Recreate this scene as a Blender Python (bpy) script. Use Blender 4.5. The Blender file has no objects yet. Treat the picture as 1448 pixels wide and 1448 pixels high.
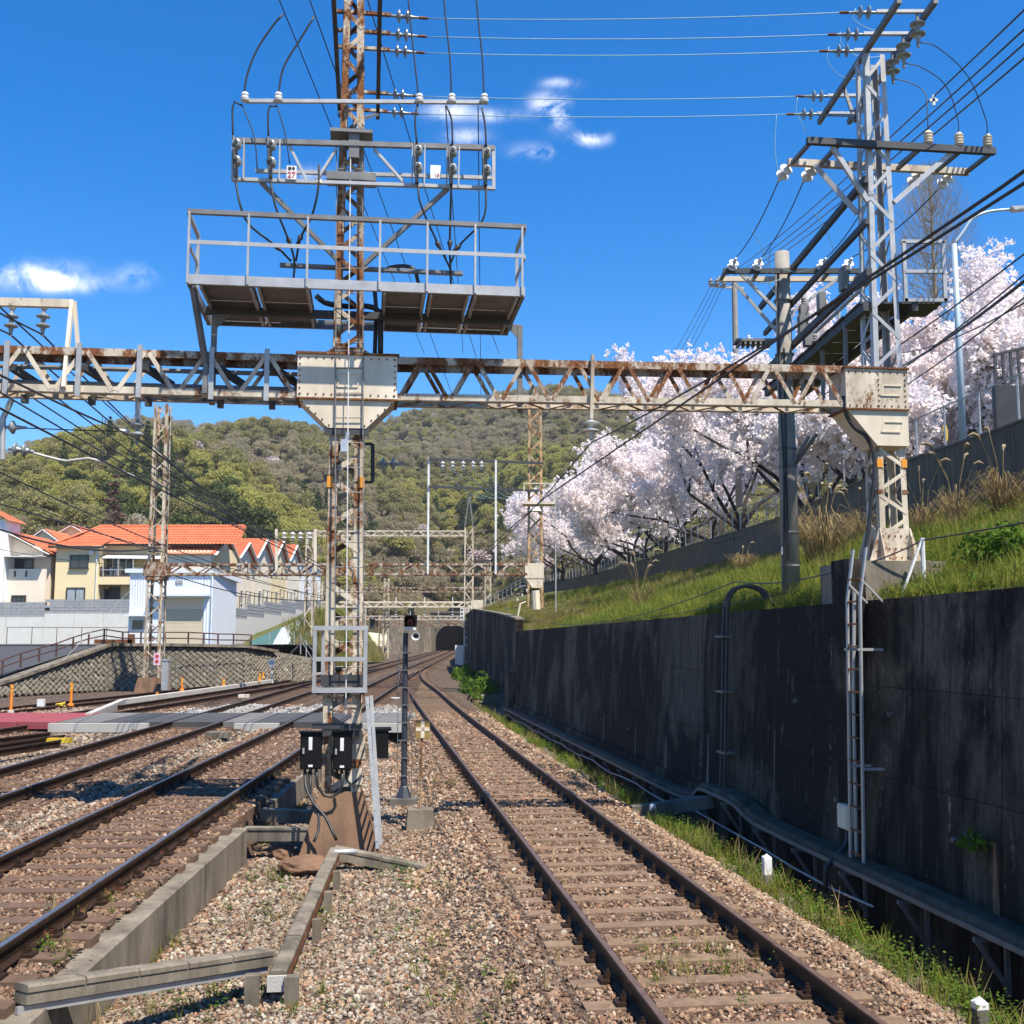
import bpy, math, random
import numpy as np
from mathutils import Vector, Matrix

sc = bpy.context.scene
col = sc.collection
RN = random.Random(11)
NR = np.random.default_rng(11)
PI = math.pi

# ------------------------------------------------------------------ camera
CAM_H = 2.67
PITCH = math.atan(182 / 1600)
cam = bpy.data.cameras.new('camera')
cam_ob = bpy.data.objects.new('camera', cam)
col.objects.link(cam_ob)
cam_ob.location = (0, 0, CAM_H)
cam_ob.rotation_euler = (PI / 2 + PITCH, 0, 0)
cam.sensor_width = 36
cam.lens = 36 * 1600 / 1448
cam.clip_start = 0.1
cam.clip_end = 6000
sc.camera = cam_ob

# ------------------------------------------------------------------ sky, sun, exposure
SUN = Vector((-0.36, 0.43, -1.0)).normalized()      # the way the light travels
sun_el = math.asin(-SUN.z)
sun_az = math.atan2(-SUN.x, -SUN.y)                  # clockwise from +Y
world = bpy.data.worlds.new('World')
sc.world = world
world.use_nodes = True
wn = world.node_tree
wn.nodes.clear()
def wnode(t, **k):
    n = wn.nodes.new(t)
    for a, v in k.items():
        setattr(n, a, v)
    return n
sky = wnode('ShaderNodeTexSky', sky_type='NISHITA')
sky.sun_disc = False
sky.sun_elevation = sun_el
sky.sun_rotation = sun_az
sky.altitude = 200
sky.air_density = 1.0
sky.dust_density = 0.2
sky.ozone_density = 4.0
hsv = wnode('ShaderNodeHueSaturation')
hsv.inputs['Saturation'].default_value = 1.43
hsv.inputs['Hue'].default_value = .506
hsv.inputs['Value'].default_value = 1.0
wn.links.new(sky.outputs[0], hsv.inputs['Color'])
# a few small fair-weather clouds: soft patches round given directions, broken up by noise
tc = wnode('ShaderNodeTexCoord')
CLOUDS = [((px - 724) / 1600, (906 - py) / 1600, rx, rz, a) for px, py, rx, rz, a in
          ((25, 378, .036, .009, 1.3), (75, 390, .030, .006, 1.0), (178, 378, .013, .008, .8), (782, 116, .013, .008, 1.6), (795, 138, .008, .009, 1.2), (840, 168, .013, .005, 1.4), (762, 188, .018, .006, .7),
           (630, 126, .018, .007, .8), (655, 165, .016, .006, .5), (795, 82, .012, .004, .6), (705, 133, .018, .005, .6), (420, 225, .018, .006, .4))]
sx = wnode('ShaderNodeSeparateXYZ')
wn.links.new(tc.outputs['Generated'], sx.inputs[0])
def wmath(op, a, b=None, c=None, clamp=False):
    n = wnode('ShaderNodeMath', operation=op, use_clamp=clamp)
    for i, v in enumerate((a, b, c)):
        if v is None:
            continue
        if isinstance(v, (int, float)):
            n.inputs[i].default_value = v
        else:
            wn.links.new(v, n.inputs[i])
    return n.outputs[0]
ymax = wmath('MAXIMUM', sx.outputs['Y'], 0.05)
tx = wmath('DIVIDE', sx.outputs['X'], ymax)
tz = wmath('DIVIDE', sx.outputs['Z'], ymax)
noi = wnode('ShaderNodeTexNoise')
noi.inputs['Scale'].default_value = 26
noi.inputs['Detail'].default_value = 9
noi.inputs['Roughness'].default_value = .62
noi.inputs['Distortion'].default_value = .35
wn.links.new(tc.outputs['Generated'], noi.inputs['Vector'])
tot = None
for cx, cz, rx, rz, amp in CLOUDS:
    dx = wmath('DIVIDE', wmath('SUBTRACT', tx, cx), rx)
    dz = wmath('DIVIDE', wmath('SUBTRACT', tz, cz), rz)
    d2 = wmath('ADD', wmath('MULTIPLY', dx, dx), wmath('MULTIPLY', dz, dz))
    g = wmath('MULTIPLY', wmath('POWER', 2.718, wmath('MULTIPLY', d2, -0.8)), amp)
    tot = g if tot is None else wmath('ADD', tot, g)
cl = wmath('MULTIPLY', tot, wmath('SUBTRACT', wmath('MULTIPLY', noi.outputs['Fac'], 4.2), 1.6, clamp=True))
cl = wmath('MULTIPLY', cl, wmath('GREATER_THAN', sx.outputs['Y'], 0.05), clamp=True)
cl = wmath('MULTIPLY', cl, .92)
mixc = wnode('ShaderNodeMix', data_type='RGBA')
wn.links.new(cl, mixc.inputs['Factor'])
wn.links.new(hsv.outputs[0], mixc.inputs['A'])
mixc.inputs['B'].default_value = (8.0, 8.1, 8.3, 1)
bg = wnode('ShaderNodeBackground')
bg.inputs['Strength'].default_value = 0.12
wo = wnode('ShaderNodeOutputWorld')
wn.links.new(mixc.outputs['Result'], bg.inputs['Color'])
wn.links.new(bg.outputs[0], wo.inputs[0])

sl_ = bpy.data.lights.new('sun', 'SUN')
sl_.energy = 5.0
sl_.angle = math.radians(.53)
sl_.color = (1.0, .93, .82)
sun_ob = bpy.data.objects.new('sun', sl_)
col.objects.link(sun_ob)
sun_ob.rotation_euler = SUN.to_track_quat('-Z', 'Y').to_euler()
sun_ob.location = (10, -10, 30)

sc.view_settings.view_transform = 'Standard'
sc.view_settings.look = 'None'
sc.view_settings.exposure = 0.82
sc.view_settings.gamma = 1.0
sc.view_settings.use_curve_mapping = False
sc.cycles.max_bounces = 6
sc.cycles.transparent_max_bounces = 8

# ------------------------------------------------------------------ frames
# camera stands over the world origin, +Y is where it looks; TA is the heading of the right-hand track
TA = math.radians(7.2)
U = Vector((-math.sin(TA), math.cos(TA), 0))        # along the right-hand track
W = Vector((math.cos(TA), math.sin(TA), 0))         # across it, to the right
Z = Vector((0, 0, 1))
X = Vector((1, 0, 0))
Y = Vector((0, 1, 0))
def F(s, l, z=0.0):
    v = U * s + W * l
    return Vector((v.x, v.y, z))
def ray(px, py):
    x = (px - 724) / 1600; v = (724 - py) / 1600
    return Vector((x, math.cos(PITCH) - v * math.sin(PITCH), math.sin(PITCH) + v * math.cos(PITCH)))
C0 = Vector((0, 0, CAM_H))
def G(px, py, z=0.0):                                # photo point on the level plane z
    r = ray(px, py)
    return C0 + r * ((z - CAM_H) / r.z)
def P(px, py, y):                                    # photo point at distance y ahead
    r = ray(px, py)
    return C0 + r * (y / r.y)
def PS(px, py, s):                                   # photo point in the plane across the track at s
    r = ray(px, py)
    return C0 + r * (s / r.dot(U))
def SL(v):
    return v.dot(U), v.dot(W)
def proj(v):
    d = v[1] * math.cos(PITCH) + (v[2] - CAM_H) * math.sin(PITCH)
    u = -v[1] * math.sin(PITCH) + (v[2] - CAM_H) * math.cos(PITCH)
    return 724 + 1600 * v[0] / d, 724 - 1600 * u / d

# ------------------------------------------------------------------ mesh helpers
class MB:
    def __init__(s):
        s.v = []; s.f = []
    def box(s, c, size, ax=(X, Y, Z)):
        c = Vector(c); n = len(s.v)
        h = [ax[i] * (size[i] / 2) for i in range(3)]
        for k in (-1, 1):
            for j in (-1, 1):
                for i in (-1, 1):
                    s.v.append(c + h[0] * i + h[1] * j + h[2] * k)
        s.f += [tuple(n + q for q in t) for t in ((0, 2, 3, 1), (4, 5, 7, 6), (0, 1, 5, 4), (2, 6, 7, 3), (0, 4, 6, 2), (1, 3, 7, 5))]
        return s
    def fbox(s, s0, s1, l0, l1, z0, z1):             # a box in the track frame
        return s.box(F((s0 + s1) / 2, (l0 + l1) / 2, (z0 + z1) / 2), (abs(l1 - l0), abs(s1 - s0), abs(z1 - z0)), (W, U, Z))
    def bar(s, a, b, w, h, up=Z):
        a = Vector(a); b = Vector(b); d = (b - a)
        L = d.length
        if L < 1e-6:
            return s
        d = d / L
        sd = d.cross(up)
        if sd.length < 1e-4:
            sd = d.cross(Y)
        sd.normalize(); u2 = sd.cross(d)
        return s.box((a + b) / 2, (w, L, h), (sd, d, u2))
    def ang(s, a, b, da, db, w, t):                  # an L-section from a to b, legs along da and db
        a = Vector(a); b = Vector(b); d = (b - a); L = d.length; d = d / L
        m = (a + b) / 2
        s.box(m + da * (w / 2), (w, L, t), (da, d, db))
        s.box(m + db * (w / 2 + t / 2), (w, L, t), (db, d, da))
        return s
    def tube(s, pts, r, n=6, cap=True):
        pts = [Vector(p) for p in pts]
        m = len(pts); base = len(s.v)
        rr = r if isinstance(r, (list, tuple)) else [r] * m
        prev = None
        for i, p in enumerate(pts):
            t = (pts[min(i + 1, m - 1)] - pts[max(i - 1, 0)])
            if t.length < 1e-9:
                t = Z.copy()
            t.normalize()
            if prev is None:
                a = t.cross(Z)
                if a.length < 1e-3:
                    a = t.cross(X)
                a.normalize()
            else:
                a = prev - t * prev.dot(t)
                if a.length < 1e-4:
                    a = t.cross(Z)
                a.normalize()
            prev = a
            b = t.cross(a)
            for k in range(n):
                q = 2 * PI * k / n
                s.v.append(p + a * (rr[i] * math.cos(q)) + b * (rr[i] * math.sin(q)))
        for i in range(m - 1):
            for k in range(n):
                k2 = (k + 1) % n
                s.f.append((base + i * n + k, base + i * n + k2, base + (i + 1) * n + k2, base + (i + 1) * n + k))
        if cap:
            s.f.append(tuple(base + k for k in range(n))[::-1])
            s.f.append(tuple(base + (m - 1) * n + k for k in range(n)))
        return s
    def lathe(s, p, axis, prof, n=10):
        axis = Vector(axis).normalized()
        return s.tube_prof(p, axis, prof, n)
    def tube_prof(s, p, axis, prof, n):
        p = Vector(p)
        a = axis.cross(Z)
        if a.length < 1e-3:
            a = axis.cross(X)
        a.normalize(); b = axis.cross(a)
        base = len(s.v); m = len(prof)
        for r, h in prof:
            for k in range(n):
                q = 2 * PI * k / n
                s.v.append(p + axis * h + a * (r * math.cos(q)) + b * (r * math.sin(q)))
        for i in range(m - 1):
            for k in range(n):
                k2 = (k + 1) % n
                s.f.append((base + i * n + k, base + i * n + k2, base + (i + 1) * n + k2, base + (i + 1) * n + k))
        s.f.append(tuple(base + k for k in range(n))[::-1])
        s.f.append(tuple(base + (m - 1) * n + k for k in range(n)))
        return s
    def poly(s, pts):
        n = len(s.v); s.v += [Vector(p) for p in pts]; s.f.append(tuple(range(n, n + len(pts)))); return s
    def prism(s, pts, vec):
        pts = [Vector(p) for p in pts]; vec = Vector(vec); n = len(s.v); m = len(pts)
        s.v += pts + [p + vec for p in pts]
        s.f.append(tuple(range(n, n + m))[::-1]); s.f.append(tuple(range(n + m, n + 2 * m)))
        for i in range(m):
            j = (i + 1) % m
            s.f.append((n + i, n + j, n + m + j, n + m + i))
        return s
    def sweep(s, pts, prof, side=None):              # closed profile [(across, up)] swept along pts, across = horizontal right
        pts = [Vector(p) for p in pts]; m = len(pts); n = len(prof); base = len(s.v)
        for i, p in enumerate(pts):
            t = pts[min(i + 1, m - 1)] - pts[max(i - 1, 0)]; t.z = 0; t.normalize()
            r = Vector((t.y, -t.x, 0))
            for a, b in prof:
                s.v.append(p + r * a + Z * b)
        for i in range(m - 1):
            for k in range(n):
                k2 = (k + 1) % n
                s.f.append((base + i * n + k, base + i * n + k2, base + (i + 1) * n + k2, base + (i + 1) * n + k))
        s.f.append(tuple(base + k for k in range(n))[::-1]); s.f.append(tuple(base + (m - 1) * n + k for k in range(n)))
        return s
    def mesh(s, name, origin=None):
        me = bpy.data.meshes.new(name)
        if origin is not None:
            o = Vector(origin); vs = [tuple(v - o) for v in s.v]
        else:
            vs = [tuple(v) for v in s.v]
        me.from_pydata(vs, [], s.f)
        return me
    def build(s, name, mat, parent=None, smooth=False, label=None, fix=False):
        o0 = origin_of(parent) if parent else Vector((0, 0, 0))
        me = s.mesh(name, o0)
        me.materials.append(mat)
        if smooth:
            me.polygons.foreach_set('use_smooth', [True] * len(me.polygons))
        ob = bpy.data.objects.new(name, me)
        col.objects.link(ob)
        if parent:
            ob.parent = parent
        if label:
            ob['label'] = label
        return ob
def origin_of(o):
    v = Vector((0, 0, 0))
    while o is not None:
        v = v + o.location; o = o.parent
    return v
def smooth_angle(ob, deg=40):
    me = ob.data
    me.polygons.foreach_set('use_smooth', [True] * len(me.polygons))
    try:
        me.set_sharp_from_angle(angle=math.radians(deg))
    except Exception:
        pass
    return ob
def tag(o, label, cat, group=None, kind=None):
    o['label'] = label
    if cat:
        o['category'] = cat
    if group:
        o['group'] = group
    if kind:
        o['kind'] = kind
    return o
def thing(name, loc, label, cat, group=None):
    o = bpy.data.objects.new(name, None)
    o.empty_display_size = .2
    o.location = loc
    col.objects.link(o)
    return tag(o, label, cat, group)
def struct(o, label=None):
    o['kind'] = 'structure'
    if label:
        o['label'] = label
    return o
def inst(name, me, parent, loc, rot=(0, 0, 0), scl=(1, 1, 1)):   # a piece that shares its mesh; loc in world
    o = bpy.data.objects.new(name, me)
    o.location = Vector(loc) - (origin_of(parent) if parent else Vector((0, 0, 0)))
    o.rotation_euler = rot
    o.scale = scl
    col.objects.link(o)
    if parent:
        o.parent = parent
    return o

# ------------------------------------------------------------------ materials
MATS = {}
class NT:
    def __init__(s, name):
        s.m = bpy.data.materials.new(name); s.m.use_nodes = True
        s.t = s.m.node_tree; s.b = s.t.nodes['Principled BSDF']; s.out = s.t.nodes['Material Output']
        s.geo = s.t.nodes.new('ShaderNodeNewGeometry')
        MATS[name] = s.m
    def n(s, t, **k):
        o = s.t.nodes.new(t)
        for a, v in k.items():
            setattr(o, a, v)
        return o
    def link(s, a, b):
        s.t.links.new(a, b)
    def val(s, sock, v):
        if isinstance(v, (int, float)):
            sock.default_value = v
        elif isinstance(v, (tuple, list)):
            sock.default_value = tuple(v) + ((1,) if len(v) == 3 and len(sock.default_value) == 4 else ())
        else:
            s.link(v, sock)
    def math(s, op, a, b=0.0, clamp=False):
        n = s.n('ShaderNodeMath', operation=op, use_clamp=clamp); s.val(n.inputs[0], a); s.val(n.inputs[1], b); return n.outputs[0]
    def pos(s, scale=(1, 1, 1), rot=(0, 0, 0)):
        m = s.n('ShaderNodeMapping'); m.inputs['Scale'].default_value = scale; m.inputs['Rotation'].default_value = rot
        s.link(s.geo.outputs['Position'], m.inputs['Vector']); return m.outputs[0]
    def noise(s, scale, detail=4, rough=.55, vec=None, dist=0):
        n = s.n('ShaderNodeTexNoise'); n.inputs['Scale'].default_value = scale; n.inputs['Detail'].default_value = detail
        n.inputs['Roughness'].default_value = rough; n.inputs['Distortion'].default_value = dist
        s.link(vec if vec is not None else s.geo.outputs['Position'], n.inputs['Vector']); return n.outputs['Fac']
    def ramp(s, fac, stops, interp='LINEAR'):
        n = s.n('ShaderNodeValToRGB'); cr = n.color_ramp; cr.interpolation = interp
        while len(cr.elements) < len(stops):
            cr.elements.new(.5)
        for e, (p, c) in zip(cr.elements, stops):
            e.position = p; e.color = tuple(c) + (1,) if len(c) == 3 else c
        s.link(fac, n.inputs['Fac']); return n.outputs['Color']
    def mix(s, fac, a, b, mode='MIX'):
        n = s.n('ShaderNodeMix', data_type='RGBA', blend_type=mode)
        s.val(n.inputs['Factor'], fac); s.val(n.inputs['A'], a); s.val(n.inputs['B'], b); return n.outputs['Result']
    def step(s, fac, lo, hi):
        n = s.n('ShaderNodeMapRange'); n.inputs['From Min'].default_value = lo; n.inputs['From Max'].default_value = hi
        s.link(fac, n.inputs['Value']); return n.outputs[0]
    def rnd(s):
        return s.n('ShaderNodeObjectInfo').outputs['Random']
    def color(s, c):
        s.val(s.b.inputs['Base Color'], c)
    def rough(s, r, metal=0.0, spec=None):
        s.val(s.b.inputs['Roughness'], r); s.val(s.b.inputs['Metallic'], metal)
        if spec is not None:
            s.b.inputs['Specular IOR Level'].default_value = spec
    def bump(s, h, strength=.4, dist=.02):
        n = s.n('ShaderNodeBump'); n.inputs['Strength'].default_value = strength; n.inputs['Distance'].default_value = dist
        s.link(h, n.inputs['Height']); s.link(n.outputs[0], s.b.inputs['Normal'])
def plain(name, c1, c2=None, scale=6, rough=.75, metal=0, bump=.15, bscale=40, vec=(1, 1, 1), rnd=0, spec=None):
    s = NT(name); c2 = c2 or tuple(x * .7 for x in c1)
    p = s.pos(vec)
    c = s.mix(s.step(s.noise(scale, 5, .6, p), .3, .7), c1, c2)
    if rnd:
        c = s.mix(s.math('MULTIPLY', s.rnd(), rnd), c, tuple(x * .45 for x in c1))
    s.color(c); s.rough(rough, metal, spec)
    if bump:
        s.bump(s.noise(bscale, 4, .6), bump, .01)
    return s.m
def rusty(name, paint, amount=.5, scale=4.0, dirt=(.30, .24, .17), vec=(1, 1, .45)):
    s = NT(name)
    n1 = s.noise(scale, 8, .68, s.pos(vec)); n2 = s.noise(scale * 6, 5, .7)
    rust = s.ramp(s.noise(scale * 5, 5, .7), [(.25, (.045, .018, .010)), (.5, (.16, .062, .024)), (.75, (.33, .15, .06))])
    base = s.mix(s.step(s.noise(scale * .8, 5, .6, s.pos((1, 1, .3))), .35, .75), paint, dirt)
    f = s.step(s.math('ADD', s.math('MULTIPLY', n1, .75), s.math('MULTIPLY', n2, .25)), .66 - amount * .3, .74 - amount * .3)
    s.color(s.mix(f, base, rust)); s.rough(s.math('ADD', s.math('MULTIPLY', f, .3), .58), 0, .2)
    s.bump(s.math('ADD', n2, s.math('MULTIPLY', f, .5)), .25, .006)
    return s.m

cream_rust = rusty('cream_paint_rusting', (.64, .56, .43), .42)
cream_rust2 = rusty('cream_paint_heavily_rusted', (.55, .49, .39), .72)
cream_clean = rusty('cream_paint_stained', (.74, .66, .52), .16, 2.5, (.50, .42, .30))
rust_mat = rusty('rusted_steel', (.25, .16, .10), .95)
rail_side = rusty('rusted_rail', (.034, .018, .010), .3, 7, (.018, .010, .006))
galv = plain('galvanised_steel', (.46, .455, .44), (.34, .335, .32), 5, .48, .35, .08)
galv_dark = plain('weathered_galvanised_steel', (.215, .21, .20), (.13, .126, .118), 4, .55, .25, .1)
dark_steel = plain('dark_painted_steel', (.035, .037, .040), (.06, .06, .058), 5, .6, .1, .1)
alu = plain('aluminium', (.55, .56, .57), (.42, .43, .44), 6, .42, .5, .05)
porcelain = plain('white_porcelain', (.70, .70, .67), (.52, .51, .47), 8, .22, 0, 0)
porcelain_grey = plain('grey_porcelain', (.30, .32, .31), (.16, .17, .165), 8, .28, 0, 0)
rubber = plain('black_rubber', (.014, .014, .015), (.025, .025, .026), 6, .5, 0, .05)
box_black = plain('black_box_paint', (.006, .006, .006), (.010, .010, .010), 3, .6, 0, .03, spec=.15)
wire_dark = plain('dark_stranded_wire', (.030, .032, .034), (.05, .05, .05), 9, .5, .2, 0)
wire_pale = plain('pale_blue_insulated_wire', (.25, .42, .50), (.18, .32, .40), 9, .45, 0, 0)
copper_arm = plain('bright_pull_off_arm', (.62, .60, .55), (.45, .42, .38), 9, .4, .4, 0)
white_paint = plain('white_paint', (.78, .78, .76), (.62, .61, .58), 5, .5, 0, .05)
black_paint = plain('black_lettering', (.02, .02, .02), (.03, .03, .03), 5, .6, 0, 0)
red_paint = plain('red_lettering', (.55, .05, .06), (.45, .04, .05), 5, .6, 0, 0)
orange_paint = plain('orange_paint', (.80, .33, .02), (.62, .22, .02), 6, .55, 0, .05)
orange_post_m = plain('orange_plastic', (.85, .26, .02), (.65, .18, .02), 6, .5, 0, .05)
yellow_paint = plain('yellow_paint', (.72, .50, .03), (.55, .36, .03), 6, .55, 0, .05)
pole_concrete = plain('pole_concrete', (.30, .275, .235), (.22, .20, .17), 3, .8, 0, .2, 60)
bluegrey_post = plain('navy_painted_steel', (.030, .036, .050), (.045, .05, .06), 5, .5, .1, .05)
lamp_pole_m = plain('pale_blue_painted_steel', (.42, .52, .57), (.35, .44, .48), 5, .45, .1, .03)
pad_dark = plain('hull_dark', (.02, .02, .02), (.03, .03, .03), 3, .9, 0, 0)

def concrete(name, c1, c2, stain=(.08, .075, .065), amt=.5, rough=.85, vec=(1, 1, .25)):
    s = NT(name)
    c = s.mix(s.step(s.noise(1.6, 6, .6), .3, .7), c1, c2)
    st = s.step(s.noise(2.2, 7, .65, s.pos(vec)), .62 - amt * .2, .82 - amt * .15)
    c = s.mix(st, c, stain)
    c = s.mix(s.step(s.noise(70, 3, .7), .45, .75), c, tuple(x * .75 for x in c2))
    s.color(c); s.rough(rough, 0, .3)
    s.bump(s.math('ADD', s.noise(45, 5, .7), s.math('MULTIPLY', s.noise(6, 4, .6), .6)), .35, .012)
    return s.m
conc_light = concrete('pale_concrete', (.50, .48, .43), (.40, .38, .34), (.24, .22, .19), .15)
conc_mid = concrete('weathered_concrete', (.28, .24, .185), (.18, .152, .112), (.06, .052, .038), .95)
conc_old = concrete('old_concrete', (.20, .185, .155), (.13, .118, .098), (.035, .033, .028), .7)
conc_rust = concrete('rust_stained_concrete', (.235, .145, .085), (.165, .09, .052), (.075, .05, .035), .55)
block_grey = concrete('grey_concrete_block', (.36, .37, .37), (.29, .30, .30), (.20, .20, .19), .2)
panel_grey = concrete('streaked_grey_panel', (.17, .142, .105), (.105, .088, .065), (.03, .025, .019), .75, .85, (2.2, 2.2, .12))
conc_white = concrete('white_concrete', (.70, .68, .61), (.62, .60, .53), (.44, .41, .34), .12, .85, (1, 1, .2))
conc_blue = concrete('bluish_concrete', (.30, .31, .31), (.22, .225, .225), (.10, .10, .10), .4)

# stained retaining wall: near black growth, streaks, paler bare patches and lime runs
s = NT('black_stained_concrete')
big = s.noise(.42, 5, .6, s.pos((1, 1, .75)), .6)
streak = s.noise(3.0, 8, .72, s.pos((1.5, 1.5, .09)))
fine = s.noise(22, 7, .8, s.pos((1, 1, .5)))
dark = s.mix(s.step(fine, .35, .7), (.0045, .0036, .0026), (.018, .0145, .0105))
bare = s.mix(s.step(fine, .3, .75), (.052, .043, .032), (.20, .165, .12))
f = s.math('ADD', s.math('MULTIPLY', big, .7), s.math('MULTIPLY', streak, .3))
c = s.mix(s.step(f, .485, .57), dark, bare)
c = s.mix(s.math('MULTIPLY', s.step(streak, .52, .64), .8), c, dark)
lime = s.step(s.noise(2.2, 9, .8, s.pos((2.4, 2.4, .3)), .5), .58, .68)
c = s.mix(s.math('MULTIPLY', lime, s.step(s.noise(12, 6, .8), .48, .6)), c, (.50, .42, .33))
brown = s.step(s.noise(1.1, 4, .6, s.pos((2, 2, .08))), .56, .7)
c = s.mix(s.math('MULTIPLY', brown, .3), c, (.07, .045, .026))
c = s.mix(s.math('MULTIPLY', s.rnd(), .3), c, (.010, .0085, .007))
s.color(c); s.rough(.9, 0, .25)
s.bump(s.math('ADD', fine, s.math('MULTIPLY', s.noise(5, 5, .6), .8)), .7, .03)
black_wall = s.m

# ballast ground: voronoi stones for what lies under and beyond the loose stones
def ballast_mat(name, cols, scale=22.0, far=1.0):
    s = NT(name)
    v = s.n('ShaderNodeTexVoronoi'); v.inputs['Scale'].default_value = scale; v.inputs['Randomness'].default_value = 1
    s.link(s.geo.outputs['Position'], v.inputs['Vector'])
    sep = s.n('ShaderNodeSeparateColor'); s.link(v.outputs['Color'], sep.inputs[0])
    c = s.ramp(sep.outputs[0], [(i / (len(cols) - 1), q) for i, q in enumerate(cols)])
    c = s.mix(s.step(v.outputs['Distance'], .35, .75), c, tuple(x * .35 for x in cols[0]))
    c = s.mix(s.math('MULTIPLY', s.step(s.noise(.8, 5, .6), .4, .7), .5), c, cols[1])
    s.color(c); s.rough(.9, 0, .2)
    s.bump(s.math('SUBTRACT', 1.0, v.outputs['Distance']), .9, .035)
    return s.m
bed_brown = ballast_mat('ballast_bed_brown', [(.055, .032, .020), (.10, .060, .038), (.145, .092, .06), (.21, .145, .10)])
bed_pale = ballast_mat('ballast_bed_pale', [(.065, .044, .030), (.125, .086, .06), (.19, .135, .097), (.28, .215, .16)])
bed_grey = ballast_mat('ballast_grey_white', [(.28, .29, .29), (.40, .41, .40), (.50, .51, .50), (.58, .58, .57)], 14)
def stone_mat(name, cols):
    s = NT(name)
    c = s.ramp(s.rnd(), [(i / (len(cols) - 1), q) for i, q in enumerate(cols)])
    c = s.mix(s.math('MULTIPLY', s.step(s.noise(40, 4, .6), .4, .7), .35), c, (.10, .075, .06))
    c = s.mix(s.math('MULTIPLY', s.step(s.noise(.7, 5, .65), .42, .62), .5), c, (.15, .105, .07))
    s.color(c); s.rough(.85, 0, .25)
    s.bump(s.noise(60, 3, .6), .4, .006)
    return s.m
stone_pale = stone_mat('stone_pale_pink', [(.10, .062, .040), (.25, .14, .078), (.38, .25, .15), (.48, .36, .24), (.33, .155, .08), (.52, .42, .30), (.13, .088, .060), (.40, .275, .17)])
stone_brown = stone_mat('stone_rust_brown', [(.055, .031, .018), (.125, .068, .038), (.20, .108, .060), (.29, .18, .108), (.17, .078, .040), (.36, .25, .165), (.10, .064, .042), (.24, .135, .078)])
stone_grey = stone_mat('stone_grey', [(.14, .118, .09), (.25, .215, .165), (.36, .31, .235), (.52, .47, .38), (.19, .145, .10), (.43, .38, .29)])
stone_white = stone_mat('stone_new_white', [(.20, .20, .19), (.32, .32, .30), (.46, .45, .42), (.26, .26, .25)])

sleeper_m = plain('weathered_sleeper', (.15, .088, .052), (.085, .050, .031), 9, .9, 0, .5, 30, rnd=.3)
sleeper_pale = plain('pale_weathered_sleeper', (.25, .165, .10), (.13, .082, .05), 9, .9, 0, .5, 30, rnd=.35)
rail_top = plain('polished_rail_head', (.30, .29, .28), (.20, .19, .185), 6, .32, .8, .02)
rail_top_dull = plain('brown_rail_head', (.20, .13, .09), (.13, .08, .055), 6, .45, .4, .05)
asphalt = plain('asphalt', (.060, .060, .062), (.045, .045, .047), 8, .9, 0, .3, 90)
crossing_dark = plain('dark_rubber_crossing_panel', (.075, .072, .068), (.05, .048, .046), 3, .75, 0, .2, 80, rnd=.3)
crossing_grey = plain('grey_crossing_panel', (.17, .163, .15), (.12, .116, .108), 3, .8, 0, .2, 80, rnd=.3)
red_pave = plain('red_paving', (.30, .055, .060), (.21, .04, .045), 4, .8, 0, .2, 80)
soil = plain('soil', (.17, .13, .085), (.11, .085, .055), 2, .95, 0, .5, 12)

def leafmat(name, c1, c2, trans=.3, rough=.6, var=.4, pscale=.25):
    s = NT(name)
    s.t.nodes.remove(s.b)
    c = s.mix(s.step(s.noise(pscale, 3, .6), .3, .7), c1, c2)
    c = s.mix(s.math('MULTIPLY', s.rnd(), var), c, tuple(x * .45 for x in c2))
    c = s.mix(s.math('MULTIPLY', s.step(s.noise(pscale * 14, 2, .6), .35, .7), .4), c, tuple(min(1, x * 1.35) for x in c1))
    d = s.n('ShaderNodeBsdfDiffuse'); t = s.n('ShaderNodeBsdfTranslucent'); m = s.n('ShaderNodeMixShader')
    m.inputs[0].default_value = trans
    s.link(c, d.inputs['Color']); s.link(c, t.inputs['Color'])
    s.link(d.outputs[0], m.inputs[1]); s.link(t.outputs[0], m.inputs[2]); s.link(m.outputs[0], s.out.inputs['Surface'])
    return s.m
leaf_grass = leafmat('fresh_grass', (.27, .275, .055), (.19, .205, .04), .42, pscale=.6)
leaf_weed = leafmat('leafy_weed', (.115, .19, .03), (.07, .125, .02), .4, pscale=.8)
leaf_dry = leafmat('dry_grass', (.34, .26, .13), (.24, .17, .08), .3, pscale=.6)
leaf_plume = leafmat('pampas_plume', (.42, .34, .22), (.32, .25, .15), .3)
leaf_brown = leafmat('brown_dead_weeds', (.22, .12, .06), (.15, .08, .04), .2)
blossom = leafmat('cherry_blossom', (.93, .86, .835), (.885, .785, .765), .42, var=.05, pscale=.5)
leaf_olive = leafmat('olive_spring_leaves', (.355, .325, .135), (.29, .265, .11), .45, pscale=.02)
leaf_yellow = leafmat('yellow_green_leaves', (.43, .41, .125), (.36, .335, .10), .45, pscale=.02)
leaf_bare = leafmat('grey_brown_twigs', (.40, .345, .215), (.33, .285, .18), .4, pscale=.02)
leaf_evergreen = leafmat('dark_evergreen_leaves', (.125, .148, .056), (.085, .105, .04), .35, pscale=.02)
leaf_pinkfar = leafmat('far_blossom', (.66, .56, .54), (.52, .43, .41), .3, pscale=.02)
leaf_redbare = leafmat('reddish_brown_twigs', (.17, .105, .08), (.12, .075, .06), .1, pscale=.02)
bark = plain('dark_bark', (.045, .034, .030), (.022, .018, .016), 8, .95, 0, .6, 30)
bark_grey = plain('grey_bark', (.13, .105, .085), (.08, .065, .05), 8, .95, 0, .6, 30)

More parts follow.
